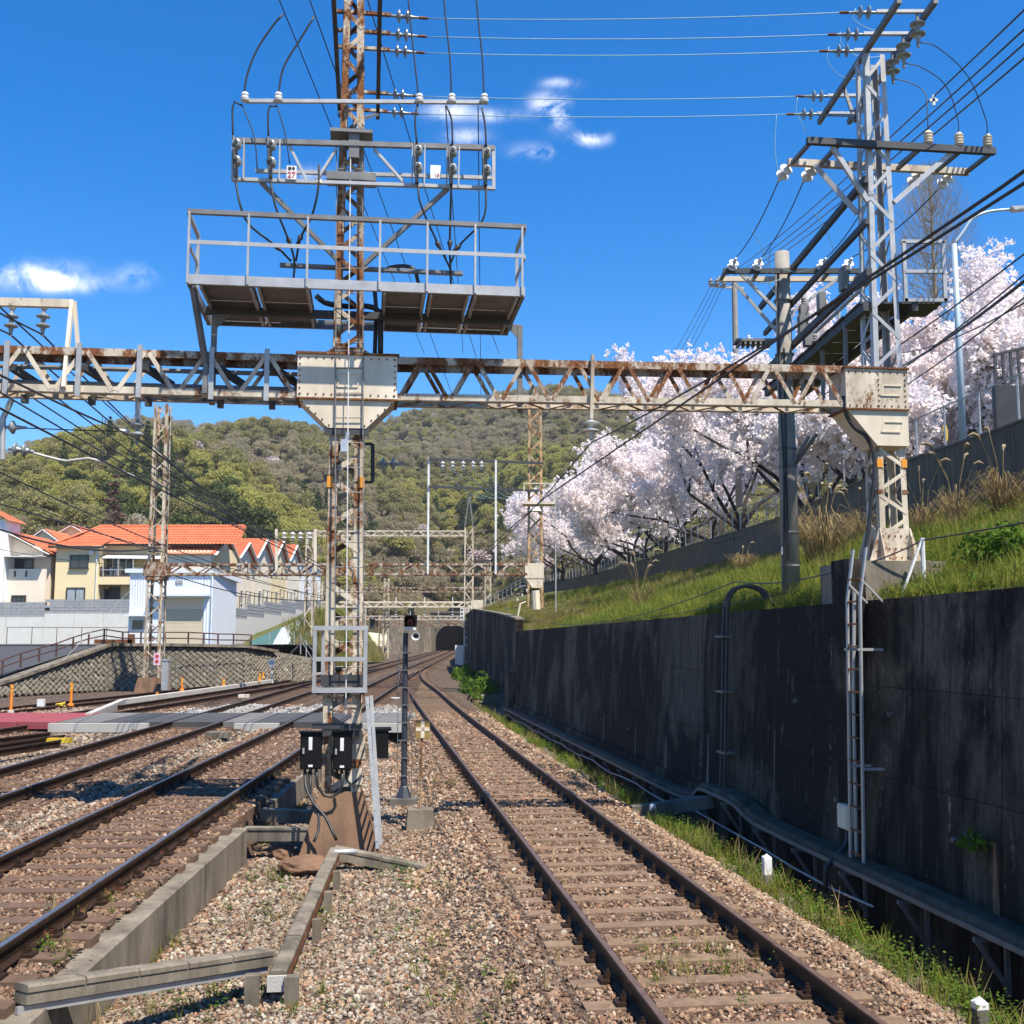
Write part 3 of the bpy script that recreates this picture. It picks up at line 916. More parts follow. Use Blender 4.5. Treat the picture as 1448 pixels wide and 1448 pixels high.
# ------------------------------------------------------------------ black retaining wall on the right
def face_l(z):
    return 6.85 + (z + .5) * .053
def ztop(s):
    return 3.27 - (s - 5) * .003
rw = thing('retaining_wall', F(15, 7.2, -1.6), 'tall black-stained concrete retaining wall along the right of the tracks', 'wall')
def slab(s0, s1, z0, z1a, z1b, dl, th=.28):
    m = MB()
    for s_, zt in ((s0, z1a), (s1, z1b)):
        for z in (z0, zt):
            m.v.append(F(s_, face_l(z) + dl, z)); m.v.append(F(s_, face_l(z) + dl + th, z))
    m.f = [(0, 2, 6, 4), (1, 5, 7, 3), (2, 3, 7, 6), (0, 4, 5, 1), (0, 1, 3, 2), (4, 6, 7, 5)]
    return m
s_ = 1.0; rows = [-1.6, -.25, .85, 2.05]
while s_ < 53.9:
    s1 = min(54.0, s_ + 1.82)
    for i, z0 in enumerate(rows):
        g_ = .007
        if i < len(rows) - 1:
            m = slab(s_ + g_, s1 - g_, z0 + g_, rows[i + 1] - g_, rows[i + 1] - g_, RN.uniform(-.006, .006) + (0 if i > 0 else -.10 if s_ > 20 else 0))
        else:
            m = slab(s_ + g_, s1 - g_, z0 + g_, ztop(s_), ztop(s1), RN.uniform(-.005, .005))
        m.build('concrete_panel', black_wall, rw)
    s_ = s1
m = slab(1, 54, -1.6, ztop(1) - .05, ztop(54) - .05, .018, .5); m.build('backing', black_wall, rw)
# rough run-off ribs and lime-white joints standing a little proud
for s0, zb, zt, w, mat in ((18.9, -.3, 1.15, .07, conc_mid), (22.7, -.4, .8, .16, conc_old), (26, -.4, .45, .10, conc_mid), (29, -.4, .5, .07, conc_old), (33, -.4, .55, .10, conc_old), (12.0, -.45, .45, .16, conc_rust), (37, -.4, .5, .12, conc_old)):
    m = MB(); pr = []
    for k in range(7):
        t_ = k / 6; z = zb + (zt - zb) * t_; ww = w * (1 - .75 * t_)
        pr.append((F(s0 + .06 * t_, face_l(z) - .012, z), ww))
    for k in range(6):
        a, wa = pr[k]; b, wb = pr[k + 1]
        n = len(m.v)
        m.v += [a - U * wa / 2, a + U * wa / 2, b + U * wb / 2, b - U * wb / 2, a - U * wa / 2 + W * .05, a + U * wa / 2 + W * .05, b + U * wb / 2 + W * .05, b - U * wb / 2 + W * .05]
        m.f += [(n, n + 1, n + 2, n + 3), (n, n + 3, n + 7, n + 4), (n + 1, n + 5, n + 6, n + 2), (n + 3, n + 2, n + 6, n + 7)]
    m.build('drip_stain_rib', mat, rw)

for k_ in range(13):
    for z_ in (.35, 1.7):
        q = F(9.5 + 3.4 * k_ + (1.7 if z_ > 1 else 0), face_l(z_), z_); m = MB(); m.tube([q + W * .05, q - W * .05 - Z * .01], .035, 8); m.build('weep_pipe', conc_old, rw)
# second wall, curving on toward the tunnel
w2 = [F(54.0, 7.02), Vector((-.95, 72, 0)), Vector((-3.0, 90, 0)), Vector((-4.15, 105, 0)), Vector((-4.9, 118, 0))]
w2z = [3.67, 4.35, 5.1, 5.03, 5.4]
wc = thing('curved_retaining_wall', w2[0] - Z * .6, 'taller streaked grey wall curving away at the end of the black wall', 'wall')
path = curve(w2, 2.4); yz = [v.y for v in w2]
for i in range(len(path) - 1):
    a, b = path[i].copy(), path[i + 1].copy()
    za, zb = np.interp(a.y, yz, w2z), np.interp(b.y, yz, w2z)
    d = (b - a).normalized(); r = Vector((d.y, -d.x, 0)); a = a + d * .006; b = b - d * .006
    m = MB(); m.v = [a - Z * .8, a + Z * za, b + Z * zb, b - Z * .8]; m.v += [p + r * .35 for p in m.v]
    m.f = [(0, 1, 2, 3), (7, 6, 5, 4), (1, 5, 6, 2), (0, 4, 5, 1), (3, 2, 6, 7)]
    m.build('concrete_panel', black_wall, wc)  # black wall colour stands in for the shade on this face
m = MB(); m.v = []
pp = [p + Z * (np.interp(p.y, yz, w2z) + .004) for p in path]
m.sweep(pp, [(-.05, 0), (.42, 0), (.42, .09), (-.05, .09)]); m.build('coping', conc_mid, wc)
m = MB(); m.fbox(53.2, 54.6, 6.55, 7.5, -1.2, 1.15); m.build('end_block', black_wall, wc)

# ------------------------------------------------------------------ cable trough on brackets along the wall
TZ = [(1, -.29), (17.6, -.29), (19.0, -.27), (20.0, -.09), (22.0, -.09), (22.7, -.40), (24, -.45), (54, -.45)]
trough_m = concrete('dark_trough_concrete', (.12, .095, .066), (.07, .056, .04), (.022, .018, .013), .75)
tr = thing('wall_cable_trough', F(18, 6.6, -1), 'grey cable trough on steel brackets along the foot of the black wall', 'cable trough')
def tz(s_):
    return float(np.interp(s_, [a for a, b in TZ], [b for a, b in TZ]))
st = [1.0]
while st[-1] < 54:
    st.append(st[-1] + (1.0 if not (17 < st[-1] < 24) else .45))
for i in range(len(st) - 1):
    a, b = F(st[i] + .006, 6.62, tz(st[i])), F(st[i + 1] - .006, 6.62, tz(st[i + 1]))
    m = MB(); m.sweep([a, b], [(-.14, -.12), (.2, -.12), (.2, 0), (-.09, .01), (-.12, -.01), (-.14, -.04)]); m.build('trough_section', trough_m, tr)
pts_ = [F(q, 6.62, tz(q)) for q in st]
m = MB(); m.sweep(pts_, [(-.17, -.135), (-.145, -.135), (-.145, -.075), (-.17, -.075)]); m.build('steel_edge', galv_dark, tr)
q = 3.0
while q < 53:
    z = tz(q)
    m = MB(); m.bar(F(q, 6.43, z - .2), F(q, 6.82, z - .2), .05, .05).bar(F(q, 6.47, z - .22), F(q, 6.80, z - .72), .045, .045).bar(F(q, 6.80, z - .18), F(q, 6.80, z - .8), .05, .04)
    m.build('bracket', galv_dark, tr); q += 1.75
m = MB(); m.tube([F(q, 6.40 + .03 * math.sin(q), tz(q) * .3 - .62 - .03 * math.sin(q * 1.3)) for q in np.arange(14.2, 54, 1.3)], .017, 6); tag(m.build('ditch_pipe', galv, smooth=True), 'thin pale pipe running below the wall trough', 'pipe')

# ------------------------------------------------------------------ ladder, conduits, junction box on the wall
ld = thing('wall_ladder', F(15.4, 6.6, -.45), 'steel ladder fixed to the black wall below the right tower', 'ladder')
for s0 in (14.82, 15.24):
    m = MB(); m.bar(F(s0, 6.60, -.42), F(s0, 6.68, 3.25), .025, .06, U).bar(F(s0, 6.68, 3.25), F(s0 + .02, 6.80, 3.95), .025, .06, U); m.build('stile', galv, ld)
for k in range(13):
    z = -.2 + k * .31
    m = MB(); m.tube([F(14.82, 6.60 + .022 * (z + .4), z), F(15.24, 6.60 + .022 * (z + .4), z)], .014, 6); m.build('rung', rust_mat, ld)
for z in (-.38, .95, 2.55):
    for s0 in (14.82, 15.24):
        m = MB(); m.bar(F(s0, 6.62, z), F(s0, 6.98, z), .05, .035); m.build('standoff', galv, ld)
m = MB(); m.bar(F(15.2, 6.70, 3.45), F(15.3, 7.0, 3.2), .02, .03).bar(F(14.8, 6.70, 3.5), F(14.9, 7.05, 3.2), .02, .03); m.build('top_brace', galv, ld)
m = MB(); m.tube([F(15.36, 6.74, -.5), F(15.36, 6.78, 2), F(15.36, 6.84, 3.4)], .028, 8); m.build('conduit', galv, ld)
cd = thing('conduit_pair', F(21.3, 6.8, -.3), 'two dark conduits rising up the black wall and bending over its top', 'conduit')
for k, s0 in enumerate((21.2, 21.42)):
    pts_ = [F(s0, 6.72, -.35), F(s0, 6.78, 1), F(s0, 6.86, 3.1), F(s0, 6.90, 3.45), F(s0 - .1, 7.02, 3.66), F(s0 - .2, 7.25, 3.72), F(s0 - .3, 7.5, 3.62), F(s0 - .35, 7.7, 3.3)]
    m = MB(); m.tube(curve(pts_, .12), .036, 8); m.build('pipe', dark_steel, cd, smooth=True)
for z in (.55, 1.7, 2.75):
    m = MB(); m.fbox(21.08, 21.54, 6.7, 6.92, z - .02, z + .02); m.build('clamp', galv_dark, cd)
m = MB(); m.fbox(15.5, 15.86, 6.70, 6.84, .03, .36); m.fbox(15.53, 15.83, 6.68, 6.71, .05, .34); jb = m.build('junction_box', cream_clean); tag(jb, 'small cream junction box on the black wall beside the ladder', 'box')
m = MB(); m.tube(curve([F(15.66, 6.76, .03), F(15.62, 6.7, -.2), F(15.55, 6.5, -.35), F(15.5, 6.36, -.45), F(15.5, 6.34, -.8)], .1), .035, 8); tag(m.build('black_cable', rubber, smooth=True), 'black cable hanging from the cream junction box', 'cable')

# pedestal of the right tower
m = MB(); m.fbox(16.06, 17.48, 7.22, 8.62, 2.2, 3.86); ped = m.build('tower_pedestal', conc_mid); tag(ped, 'square concrete pedestal under the right lattice tower', 'pedestal')
m2 = MB(); m2.fbox(15.42, 16.05, 6.80, 7.04, -1.2, 3.84); m2.build('front_pier', black_wall, ped)
# handrail post and strut by the pedestal
m = MB(); p = F(15.8, 8.12, 3.2); m.tube([p, p + Z * .98], .035, 8).bar(p + Z * .98, p + Vector((-.42, -.1, .0)), .03, .03); tag(m.build('guy_post', white_paint), 'short white post with strut beside the right tower base', 'post')

# ------------------------------------------------------------------ grassy bank
INN = [F(-3, 7.25, 3.25), F(15, 7.3, 3.2), F(30, 7.25, 3.13), F(54, 7.3, 3.05)] + [Vector((p.x + .4, p.y, z - .1)) for p, z in list(zip(w2, w2z))[1:]] + [Vector((-6.2, 150, 6.0)), Vector((-7, 210, 8)), Vector((-7, 290, 12))]
OUT = [Vector(p) for p in ((12.3, -3, 6.0), (12.3, 14, 6.05), (12.4, 27.5, 6.2), (12.2, 34, 6.4), (12.8, 55, 6.85), (12.2, 80, 7.6), (10.2, 109, 8.0), (7.5, 135, 8.8), (3, 165, 9.5), (1, 210, 11), (2, 290, 16))]
INA = np.array([tuple(v) for v in INN]); OUA = np.array([tuple(v) for v in OUT])
def Hs(x, y):
    xi = np.interp(y, INA[:, 1], INA[:, 0]); zi = np.interp(y, INA[:, 1], INA[:, 2]); xo = np.interp(y, OUA[:, 1], OUA[:, 0]); zo = np.interp(y, OUA[:, 1], OUA[:, 2])
    t = np.clip((x - xi) / (xo - xi), 0, 1)
    return zi + (zo - zi) * (t * .85 + .15 * t * t) + .06 * np.sin(x * 2.1 + y * .7) * np.sin(y * .9) * (t > .05)
yy = np.concatenate([np.arange(0, 60, .8), np.arange(60, 292, 4)]); tt = np.linspace(0, 1, 16)
m = MB()
for y in yy:
    xi = np.interp(y, INA[:, 1], INA[:, 0]); xo = np.interp(y, OUA[:, 1], OUA[:, 0])
    for t_ in tt:
        x = xi + (xo - xi) * t_; m.v.append(Vector((x, y, float(Hs(x, y)))))
for i in range(len(yy) - 1):
    for j in range(15):
        k = i * 16 + j; m.f.append((k, k + 1, k + 17, k + 16))
s = NT('grassy_soil')
s.color(s.mix(s.step(s.noise(1.2, 5, .6), .4, .65), s.mix(s.step(s.noise(9, 4, .6), .35, .65), (.075, .12, .02), (.05, .08, .017)), (.17, .13, .065)))
s.rough(.95, 0, .1); s.bump(s.noise(14, 5, .7), .8, .06)
grassy = s.m
struct(m.build('grass_bank', grassy, smooth=True))
# level road behind the upper wall, rising to the hill
m = MB()
for v in OUT:
    m.v += [v + Z * 1.35 + X * .1, Vector((70, v.y, v.z + 3.0))]
for i in range(len(OUT) - 1):
    m.f.append((2 * i, 2 * i + 1, 2 * i + 3, 2 * i + 2))
struct(m.build('upper_road', asphalt))

# upper wall with chain-link fence
uw = thing('upper_concrete_wall', OUT[2] - Z * .5, 'streaked grey concrete wall along the top of the grassy bank', 'wall')
UWP = [(12.3, 8, 7.75), (12.4, 27.5, 7.97), (12.2, 34, 8.15), (12.8, 55, 8.55), (12.2, 80, 9.25), (10.2, 109, 9.65), (7.5, 135, 10.1), (3.4, 162, 10.3)]
up = curve(UWP, 2.0)
for i in range(len(up) - 1):
    a, b = up[i], up[i + 1]; d = (b - a).normalized(); r = Vector((d.y, -d.x, 0)).normalized(); a2 = a + d * .008; b2 = b - d * .008
    m = MB(); m.v = [Vector((a2.x, a2.y, a.z - 2.4)), a2, b2, Vector((b2.x, b2.y, b.z - 2.4))]; m.v += [p + r * .25 for p in m.v]
    m.f = [(0, 3, 2, 1), (4, 5, 6, 7), (1, 2, 6, 5), (0, 1, 5, 4), (3, 7, 6, 2)]
    m.build('concrete_panel', panel_grey, uw)
m = MB(); m.sweep([p + Z * .004 for p in up], [(-.04, 0), (.3, 0), (.3, .06), (-.04, .06)]); m.build('coping', conc_old, uw)
fn = thing('chain_link_fence', up[6] + Z * .06, 'chain-link fence with pale posts on top of the upper concrete wall', 'fence')
for i in range(0, len(up)):
    m = MB(); p = up[i] + X * .12; m.tube([p, p + Z * 1.25], .032, 6); m.build('post', galv, fn)
m = MB(); m.tube([p + X * .12 + Z * 1.24 for p in up], .022, 5); m.build('top_rail', galv, fn)
m = MB()
sp = .12
def along(path, dist):
    acc = 0
    for i in range(len(path) - 1):
        L = (path[i + 1] - path[i]).length
        if acc + L >= dist:
            return path[i].lerp(path[i + 1], (dist - acc) / L)
        acc += L
    return path[-1]
TOT = sum((up[i + 1] - up[i]).length for i in range(len(up) - 1))
d_ = 0.0
while d_ < TOT - 1.2:
    spn = .13 if d_ < 50 else .26
    w_ = .004 if d_ < 50 else .006
    for sg in (0, 1):
        a = along(up, d_ + (1.15 if sg else 0)) + X * .12 + Z * .06; b = along(up, d_ + (0 if sg else 1.15)) + X * .12 + Z * 1.22
        dd = (b - a).normalized(); sd = dd.cross(X).normalized() * w_
        m.poly([a - sd, a + sd, b + sd, b - sd])
    d_ += spn
o = m.build('wire_net', dark_steel, fn); o['kind'] = 'stuff'

# ------------------------------------------------------------------ vegetation templates
def blades(name, n, h, spread, w, mat, seed, droop=.4, up=.15):
    r = random.Random(seed); V = []; Fc = []
    for i in range(n):
        a = r.uniform(0, 6.28); b = r.uniform(0, spread); p = Vector((math.cos(a) * b, math.sin(a) * b, -.03))
        a2 = r.uniform(0, 6.28); dr = Vector((math.cos(a2), math.sin(a2), 0)); hh = h * r.uniform(.5, 1.1); dp = hh * r.uniform(up, droop)
        sd = Vector((-dr.y, dr.x, 0)) * (w * r.uniform(.7, 1.3))
        q = [p, p + Z * hh * .55 + dr * dp * .3, p + Z * hh * .95 + dr * dp]
        n0 = len(V)
        V += [q[0] - sd, q[0] + sd, q[1] + sd * .8, q[1] - sd * .8, q[2] + sd * .12, q[2] - sd * .12]
        Fc += [(n0, n0 + 1, n0 + 2, n0 + 3), (n0 + 3, n0 + 2, n0 + 4, n0 + 5)]
    return template(name, np_mesh(name, [tuple(v) for v in V], Fc, mat))
def weed(name, n, h, spread, lw, mat, seed):
    r = random.Random(seed); V = []; Fc = []
    for i in range(n):
        st_ = Vector((r.gauss(0, spread), r.gauss(0, spread), r.uniform(.05, 1) * h * r.uniform(.6, 1)))
        a = r.uniform(0, 6.28); d = Vector((math.cos(a), math.sin(a), r.uniform(-.4, .7))).normalized(); sd = d.cross(Z).normalized() * lw * r.uniform(.5, 1); L = d * lw * r.uniform(1.4, 2.8)
        n0 = len(V); V += [st_, st_ + L * .5 + sd, st_ + L, st_ + L * .5 - sd]; Fc.append((n0, n0 + 1, n0 + 2, n0 + 3))
    return template(name, np_mesh(name, [tuple(v) for v in V], Fc, mat))
VEG = [blades('grass_kind_0', 16, .30, .10, .006, leaf_grass, 1), blades('grass_kind_1', 12, .42, .12, .006, leaf_grass, 2), weed('grass_kind_2', 34, .30, .09, .02, leaf_weed, 3), weed('grass_kind_3', 26, .2, .1, .024, leaf_weed, 4), blades('grass_kind_4', 12, .45, .12, .006, leaf_dry, 5, .6), weed('grass_kind_5', 22, .4, .1, .02, leaf_brown, 6)]
# verge beside the ditch
n = 2600
s_a = 4.5 + 53 * NR.random(n) ** 1.6; l_a = 4.98 + .62 * NR.random(n) ** .8 + NR.normal(0, .05, n)
keep = NR.random(n) < np.where(s_a < 24, 1, .8) * np.where(s_a < 16, .7, np.where(np.sin(s_a * 1.1) > -.2, 1, .25))
s_a, l_a = s_a[keep], l_a[keep]; n = len(s_a)
x = -s_a * math.sin(TA) + l_a * math.cos(TA); y = s_a * math.cos(TA) + l_a * math.sin(TA)
scatter('verge_grass', np.stack([x, y, Hgt(x, y)], 1), NR.choice([0, 1, 2, 3, 2, 2, 0, 4, 5], n, p=[.16, .12, .16, .14, .14, .14, .06, .05, .03]), np.stack([NR.normal(0, .15, n), NR.normal(0, .15, n), NR.uniform(0, 6.28, n)], 1), NR.uniform(.55, 1.15, n) * np.where(s_a < 11, .9, .9), VEG, 'fresh green grass and weeds along the edge of the ditch', 'grass')
# bank
pts = []; idx = []; sz = []
for y0, y1, den, k in ((8, 22, 75, 1.0), (22, 40, 40, 1.25), (40, 70, 16, 1.25), (70, 130, 6, 1.6)):
    n = int((y1 - y0) * 9 * den)
    y = NR.uniform(y0, y1, n); t_ = NR.random(n)
    xi = np.interp(y, INA[:, 1], INA[:, 0]); xo = np.interp(y, OUA[:, 1], OUA[:, 0])
    x = xi + .15 + (xo - xi - .2) * t_
    px = 724 + 1600 * x / y
    ok = px < 1640
    x, y, t_ = x[ok], y[ok], t_[ok]
    nz = np.sin(x * 1.3 + 2 * np.sin(y * .31)) * .5 + np.sin(y * .8 + x) * .3
    dry = (t_ > .6 + .25 * nz) & (NR.random(len(x)) < .35)
    brown = (y > 46) & (t_ < .35 + .2 * nz) & (NR.random(len(x)) < .6)
    ix = np.where(dry, 4, NR.choice([0, 0, 1, 2, 3], len(x)))
    ix = np.where(brown, 5, ix)
    pts.append(np.stack([x, y, Hs(x, y)], 1)); idx.append(ix); sz.append(NR.uniform(.5, 1.1, len(x)) * k * np.where(t_ > .75, .6, 1) * np.where(dry, .75, 1))
pts = np.concatenate(pts); idx = np.concatenate(idx); sz = np.concatenate(sz); n = len(pts)
scatter('bank_grass', pts, idx, np.stack([NR.normal(0, .15, n), NR.normal(0, .15, n), NR.uniform(0, 6.28, n)], 1), sz, [o.copy() for o in VEG], 'green and dry grass covering the bank above the black wall', 'grass')
print('bank', n)
# sparse weeds among the ballast
wp = []
def patch(px, py, z, r, k):
    c = G(px, py, z)
    for _ in range(k):
        wp.append((c.x + RN.gauss(0, r), c.y + RN.gauss(0, r * 1.3)))
for a in ((200, 1330, -.3, .25, 16), (120, 1425, -.3, .35, 26), (350, 1395, -.4, .35, 26), (560, 1230, -.35, .3, 20), (590, 1250, -.35, .2, 14), (600, 1330, -.35, .3, 10), (625, 1400, -.35, .3, 12), (400, 1240, -.35, .35, 18), (385, 1290, -.35, .3, 14), (550, 1310, -.35, .4, 14), (975, 1385, -.2, .3, 22), (940, 1340, -.2, .2, 6), (1015, 1350, -.2, .12, 6), (470, 1300, -.4, .4, 20), (690, 1420, -.35, .3, 8), (420, 1125, -.2, .3, 20), (395, 1185, -.4, .4, 24), (615, 1120, -.3, .4, 14), (660, 1440, -.3, .2, 8), (440, 1420, -.4, .3, 14)):
    patch(*a)
wp = np.array(wp); n = len(wp)
scatter('ballast_weeds', np.stack([wp[:, 0], wp[:, 1], Hgt(wp[:, 0], wp[:, 1])], 1), NR.choice([0, 3, 3, 2, 4], n), np.stack([NR.normal(0, .1, n), NR.normal(0, .1, n), NR.uniform(0, 6.28, n)], 1), NR.uniform(.3, .75, n), [o.copy() for o in VEG], 'thin tufts of weeds growing through the ballast', 'weeds')
def bank_hit(px, py):
    r = ray(px, py); t_ = 8.0
    while t_ < 140:
        p = C0 + r * t_
        if Hs(p.x, p.y) > p.z and p.x > np.interp(p.y, INA[:, 1], INA[:, 0]):
            return p
        t_ += .1
    return C0 + r * 40
# ------------------------------------------------------------------ pampas clumps on the bank
def pampas(px, py, h, n, plumes, seed, label, plume_h=1.3):
    p = bank_hit(px, py); r = random.Random(seed)
    t = thing('pampas_grass', p, label, 'pampas grass', 'dry pampas clumps on the bank')
    m = MB()
    for i in range(n):
        a = r.uniform(0, 6.28); d = Vector((math.cos(a), math.sin(a), 0)); q = p + d * r.uniform(0, .25 * h); hh = h * r.uniform(.45, 1.0); o = hh * r.uniform(.25, .9)
        sd = Vector((-d.y, d.x, 0)) * .011
        c = [q, q + Z * hh * .55 + d * o * .25, q + Z * hh * .85 + d * o * .65, q + Z * hh * r.uniform(.5, .85) + d * o * 1.15]
        k = len(m.v)
        for j, cc in enumerate(c):
            ww = (1, .9, .6, .1)[j]; m.v += [cc - sd * ww, cc + sd * ww]
        for j in range(3):
            m.f.append((k + 2 * j, k + 2 * j + 1, k + 2 * j + 3, k + 2 * j + 2))
    m.build('blades', leaf_dry, t)
    for i in range(plumes):
        a = r.uniform(0, 6.28); d = Vector((math.cos(a), math.sin(a), 0)); hh = h * plume_h * r.uniform(.8, 1.1)
        q = [p + d * .05, p + Z * hh * .6 + d * hh * .10, p + Z * hh + d * hh * .28, p + Z * (hh * 1.0) + d * hh * .42]
        m = MB(); m.tube(q[:3], .007, 4); st2 = m.build('stalk', leaf_dry, t)
        m = MB(); m.tube([q[2] - (q[2] - q[1]) * .15, q[2], q[2].lerp(q[3], .5) + Z * .04, q[3]], [.008, .035, .045, .006], 6); m.build('plume', leaf_plume, st2)
    return t
pampas(1165, 800, 1.75, 420, 9, 1, 'largest dry pampas clump, between the concrete pole and the right tower')
pampas(1135, 772, 1.3, 160, 5, 2, 'dry pampas clump just behind the concrete pole')
pampas(1050, 812, .95, 200, 2, 3, 'low tawny pampas clump left of the concrete pole')
pampas(905, 862, 1.1, 70, 6, 4, 'thin pampas tuft with tall plumes, far left on the bank', 1.7)
pampas(1355, 745, 1.1, 160, 5, 5, 'pampas clump right of the right tower below the upper wall', 1.6)
pampas(1420, 735, 1.2, 200, 3, 6, 'pampas clump at the right edge below the upper wall', 1.5)
pampas(1305, 755, 1.0, 120, 4, 7, 'pampas clump close behind the right tower leg', 1.6)
pampas(1215, 770, 1.1, 150, 3, 8, 'pampas clump behind the right tower base')
# leafy bush on the bank at the right
def bush(name, c, rx, ry, rz, n, lw, mat, label, seed, cat='bush'):
    r = np.random.default_rng(seed); c = np.array(c)
    u = r.normal(0, 1, (n, 3)); u /= np.linalg.norm(u, axis=1)[:, None]; u[:, 2] = np.abs(u[:, 2])
    rad = r.uniform(.55, 1.0, n)[:, None] * (1 + .25 * np.sin(u[:, :1] * 7 + u[:, 1:2] * 5))
    p = c + u * rad * np.array([rx, ry, rz])
    V, Fc = leafquads(p, lw, r)
    me = np_mesh('foliage', V - c.astype(np.float32), Fc, mat)
    t = thing(name, Vector(c), label, cat); o = bpy.data.objects.new('foliage', me); col.objects.link(o); o.parent = t
    m = MB()
    for k in range(5):
        a = k * 1.3; m.tube([Vector(c) - Z * .1, Vector(c) + Vector((math.cos(a) * rx * .3, math.sin(a) * ry * .3, rz * .5)), Vector(c) + Vector((math.cos(a) * rx * .6, math.sin(a) * ry * .6, rz * .8))], [.03, .02, .008], 5)
    m.build('stem', bark_grey, t)
    return t
def leafquads(p, lw, r, up=0.0):
    n = len(p)
    a = r.normal(0, 1, (n, 3)); a /= np.linalg.norm(a, axis=1)[:, None]
    b = r.normal(0, 1, (n, 3)); b -= (b * a).sum(1)[:, None] * a; b /= np.linalg.norm(b, axis=1)[:, None]
    w = lw * r.uniform(.6, 1.3, n)[:, None]
    V = np.stack([p - a * w - b * w * .2, p + b * w * .75 - a * w * .1, p + a * w + b * w * .15, p - b * w * .7 + a * w * .1], 1).reshape(-1, 3)
    return V.astype(np.float32), np.arange(n * 4, dtype=np.int32).reshape(-1, 4)
p = bank_hit(1432, 792); bush('leafy_bush', p, .7, .6, .5, 900, .05, leaf_weed, 'bright leafy weeds on the bank at the right edge', 3)
p = G(676, 985, -.3); bush('leafy_bush', p, 1.1, 4.0, 1.1, 1800, .10, leaf_weed, 'bright green bush at the foot of the curved wall', 4)
p = G(655, 962, -.2); bush('leafy_bush', p, .9, 5.5, 1.0, 1200, .12, leaf_weed, 'lower green bush farther along the curved wall', 5)
p = F(12.3, 6.78, .35); bush('wall_fern', p, .15, .3, .22, 220, .03, leaf_weed, 'small fern growing out of the black wall', 6, 'fern')

# marker posts
def marker(px, py, z, h, w, label, dark=False):
    p = G(px, py, z); t = thing('marker_post', p - Z * .1, label, 'marker post', 'white marker posts by the track')
    m = MB(); m.box(p + Z * (h * .5), (w, w, h), (W, U, Z)); n = len(m.v)
    m.v += [p + Z * h - W * w / 2 - U * w / 2, p + Z * h + W * w / 2 - U * w / 2, p + Z * h + W * w / 2 + U * w / 2, p + Z * h - W * w / 2 + U * w / 2, p + Z * (h + w * .45)]
    m.f += [(n, n + 1, n + 4), (n + 1, n + 2, n + 4), (n + 2, n + 3, n + 4), (n + 3, n, n + 4)]
    m.build('post', white_paint, t)
    m = MB(); m.box(p + Z * .0, (w * 1.02, w * 1.02, .16), (W, U, Z)); m.build('socket', conc_old, t)
    if dark:
        for dx in (-.02, .02):
            m = MB(); m.box(p + Z * (h * .62) - U * (w / 2 + .003) + W * dx, (.022, .004, h * .3), (W, U, Z)); m.build('numeral', black_paint, t)
marker(1085, 1245, -.50, .30, .105, 'taller white pointed marker post in the grass by the ditch')
marker(1386, 1440, -.45, .13, .105, 'short white marker post in the grass, lower right corner')
marker(923, 1152, -.48, .17, .10, 'small white numbered post at the end of the ditch beam', True)
# ------------------------------------------------------------------ cherry trees behind the fence
def tree_skeleton(r, base, h_trunk, n_limb, spread, depth, L0, lean=Vector((0, 0, 0)), ratio=.72, rise=.35):
    segs = []; tips = []
    def grow(p, d, L, rad, lev):
        q = p
        k = 3 if lev < 2 else 2
        pts_ = [p]; rr = [rad]
        dd = d.copy()
        for i in range(k):
            dd = (dd + Vector((r.gauss(0, .16), r.gauss(0, .16), r.gauss(0, .10)))).normalized()
            q = q + dd * (L / k); pts_.append(q); rr.append(rad * (1 - .38 * (i + 1) / k))
        segs.append((pts_, rr, lev))
        if lev >= depth:
            tips.append((pts_, lev)); return
        if lev >= 2:
            tips.append((pts_, lev))
        for i in range(r.choice((2, 3)) if lev else n_limb):
            a = r.uniform(0, 6.28) if lev else i * 6.28 / n_limb + r.uniform(-.4, .4)
            side = Vector((math.cos(a), math.sin(a), 0))
            if lev == 0:
                nd = (side * spread + Z * r.uniform(.45, 1.1) + lean).normalized()
            else:
                nd = (dd * 1.0 + Vector((math.cos(a) * .75, math.sin(a) * .75, r.uniform(-.25, .5) + rise * .3))).normalized()
            grow(pts_[-1 if i < 2 else -2], nd, L * ratio * r.uniform(.8, 1.15) if lev else L0 * r.uniform(.85, 1.15), rad * .58, lev + 1)
    grow(base, Vector((r.uniform(-.1, .1), r.uniform(-.1, .1), 1)).normalized(), h_trunk, .24, 0)
    return segs, tips
def cherry(base, seed, label, L0=2.9, spread=1.0, n=17000, lean=(0, 0, 0), q=.095, h_trunk=1.3):
    n = int(n * 2.0)
    r = random.Random(seed); g = np.random.default_rng(seed); base = Vector(base)
    t = thing('cherry_tree', base, label, 'cherry tree', 'cherry trees in blossom behind the fence')
    segs, tips = tree_skeleton(r, base - Z * .2, h_trunk, 5, spread, 4, L0, Vector(lean))
    m = MB()
    for pts_, rr, lev in segs:
        if lev <= 2:
            m.tube(pts_, rr, 6 if lev < 2 else 4, cap=False)
    m.build('trunk', bark, t, smooth=True)
    P_ = []
    for pts_, lev in tips:
        for i in range(len(pts_) - 1):
            for k in range(3):
                P_.append(tuple(pts_[i].lerp(pts_[i + 1], (k + .5) / 3)))
    P_ = np.array(P_)
    # blossom hangs in small tight balls strung along the twigs
    nb = n // 11
    ctr = P_[g.integers(0, len(P_), nb)] + g.normal(0, .40, (nb, 3))
    p = np.repeat(ctr, 11, 0) + g.normal(0, .085, (nb * 11, 3))
    V, Fc = leafquads(p, q, g)
    me = np_mesh('crown', V - np.array(base, dtype=np.float32), Fc, blossom)
    o = bpy.data.objects.new('crown', me); col.objects.link(o); o.parent = t
    return t
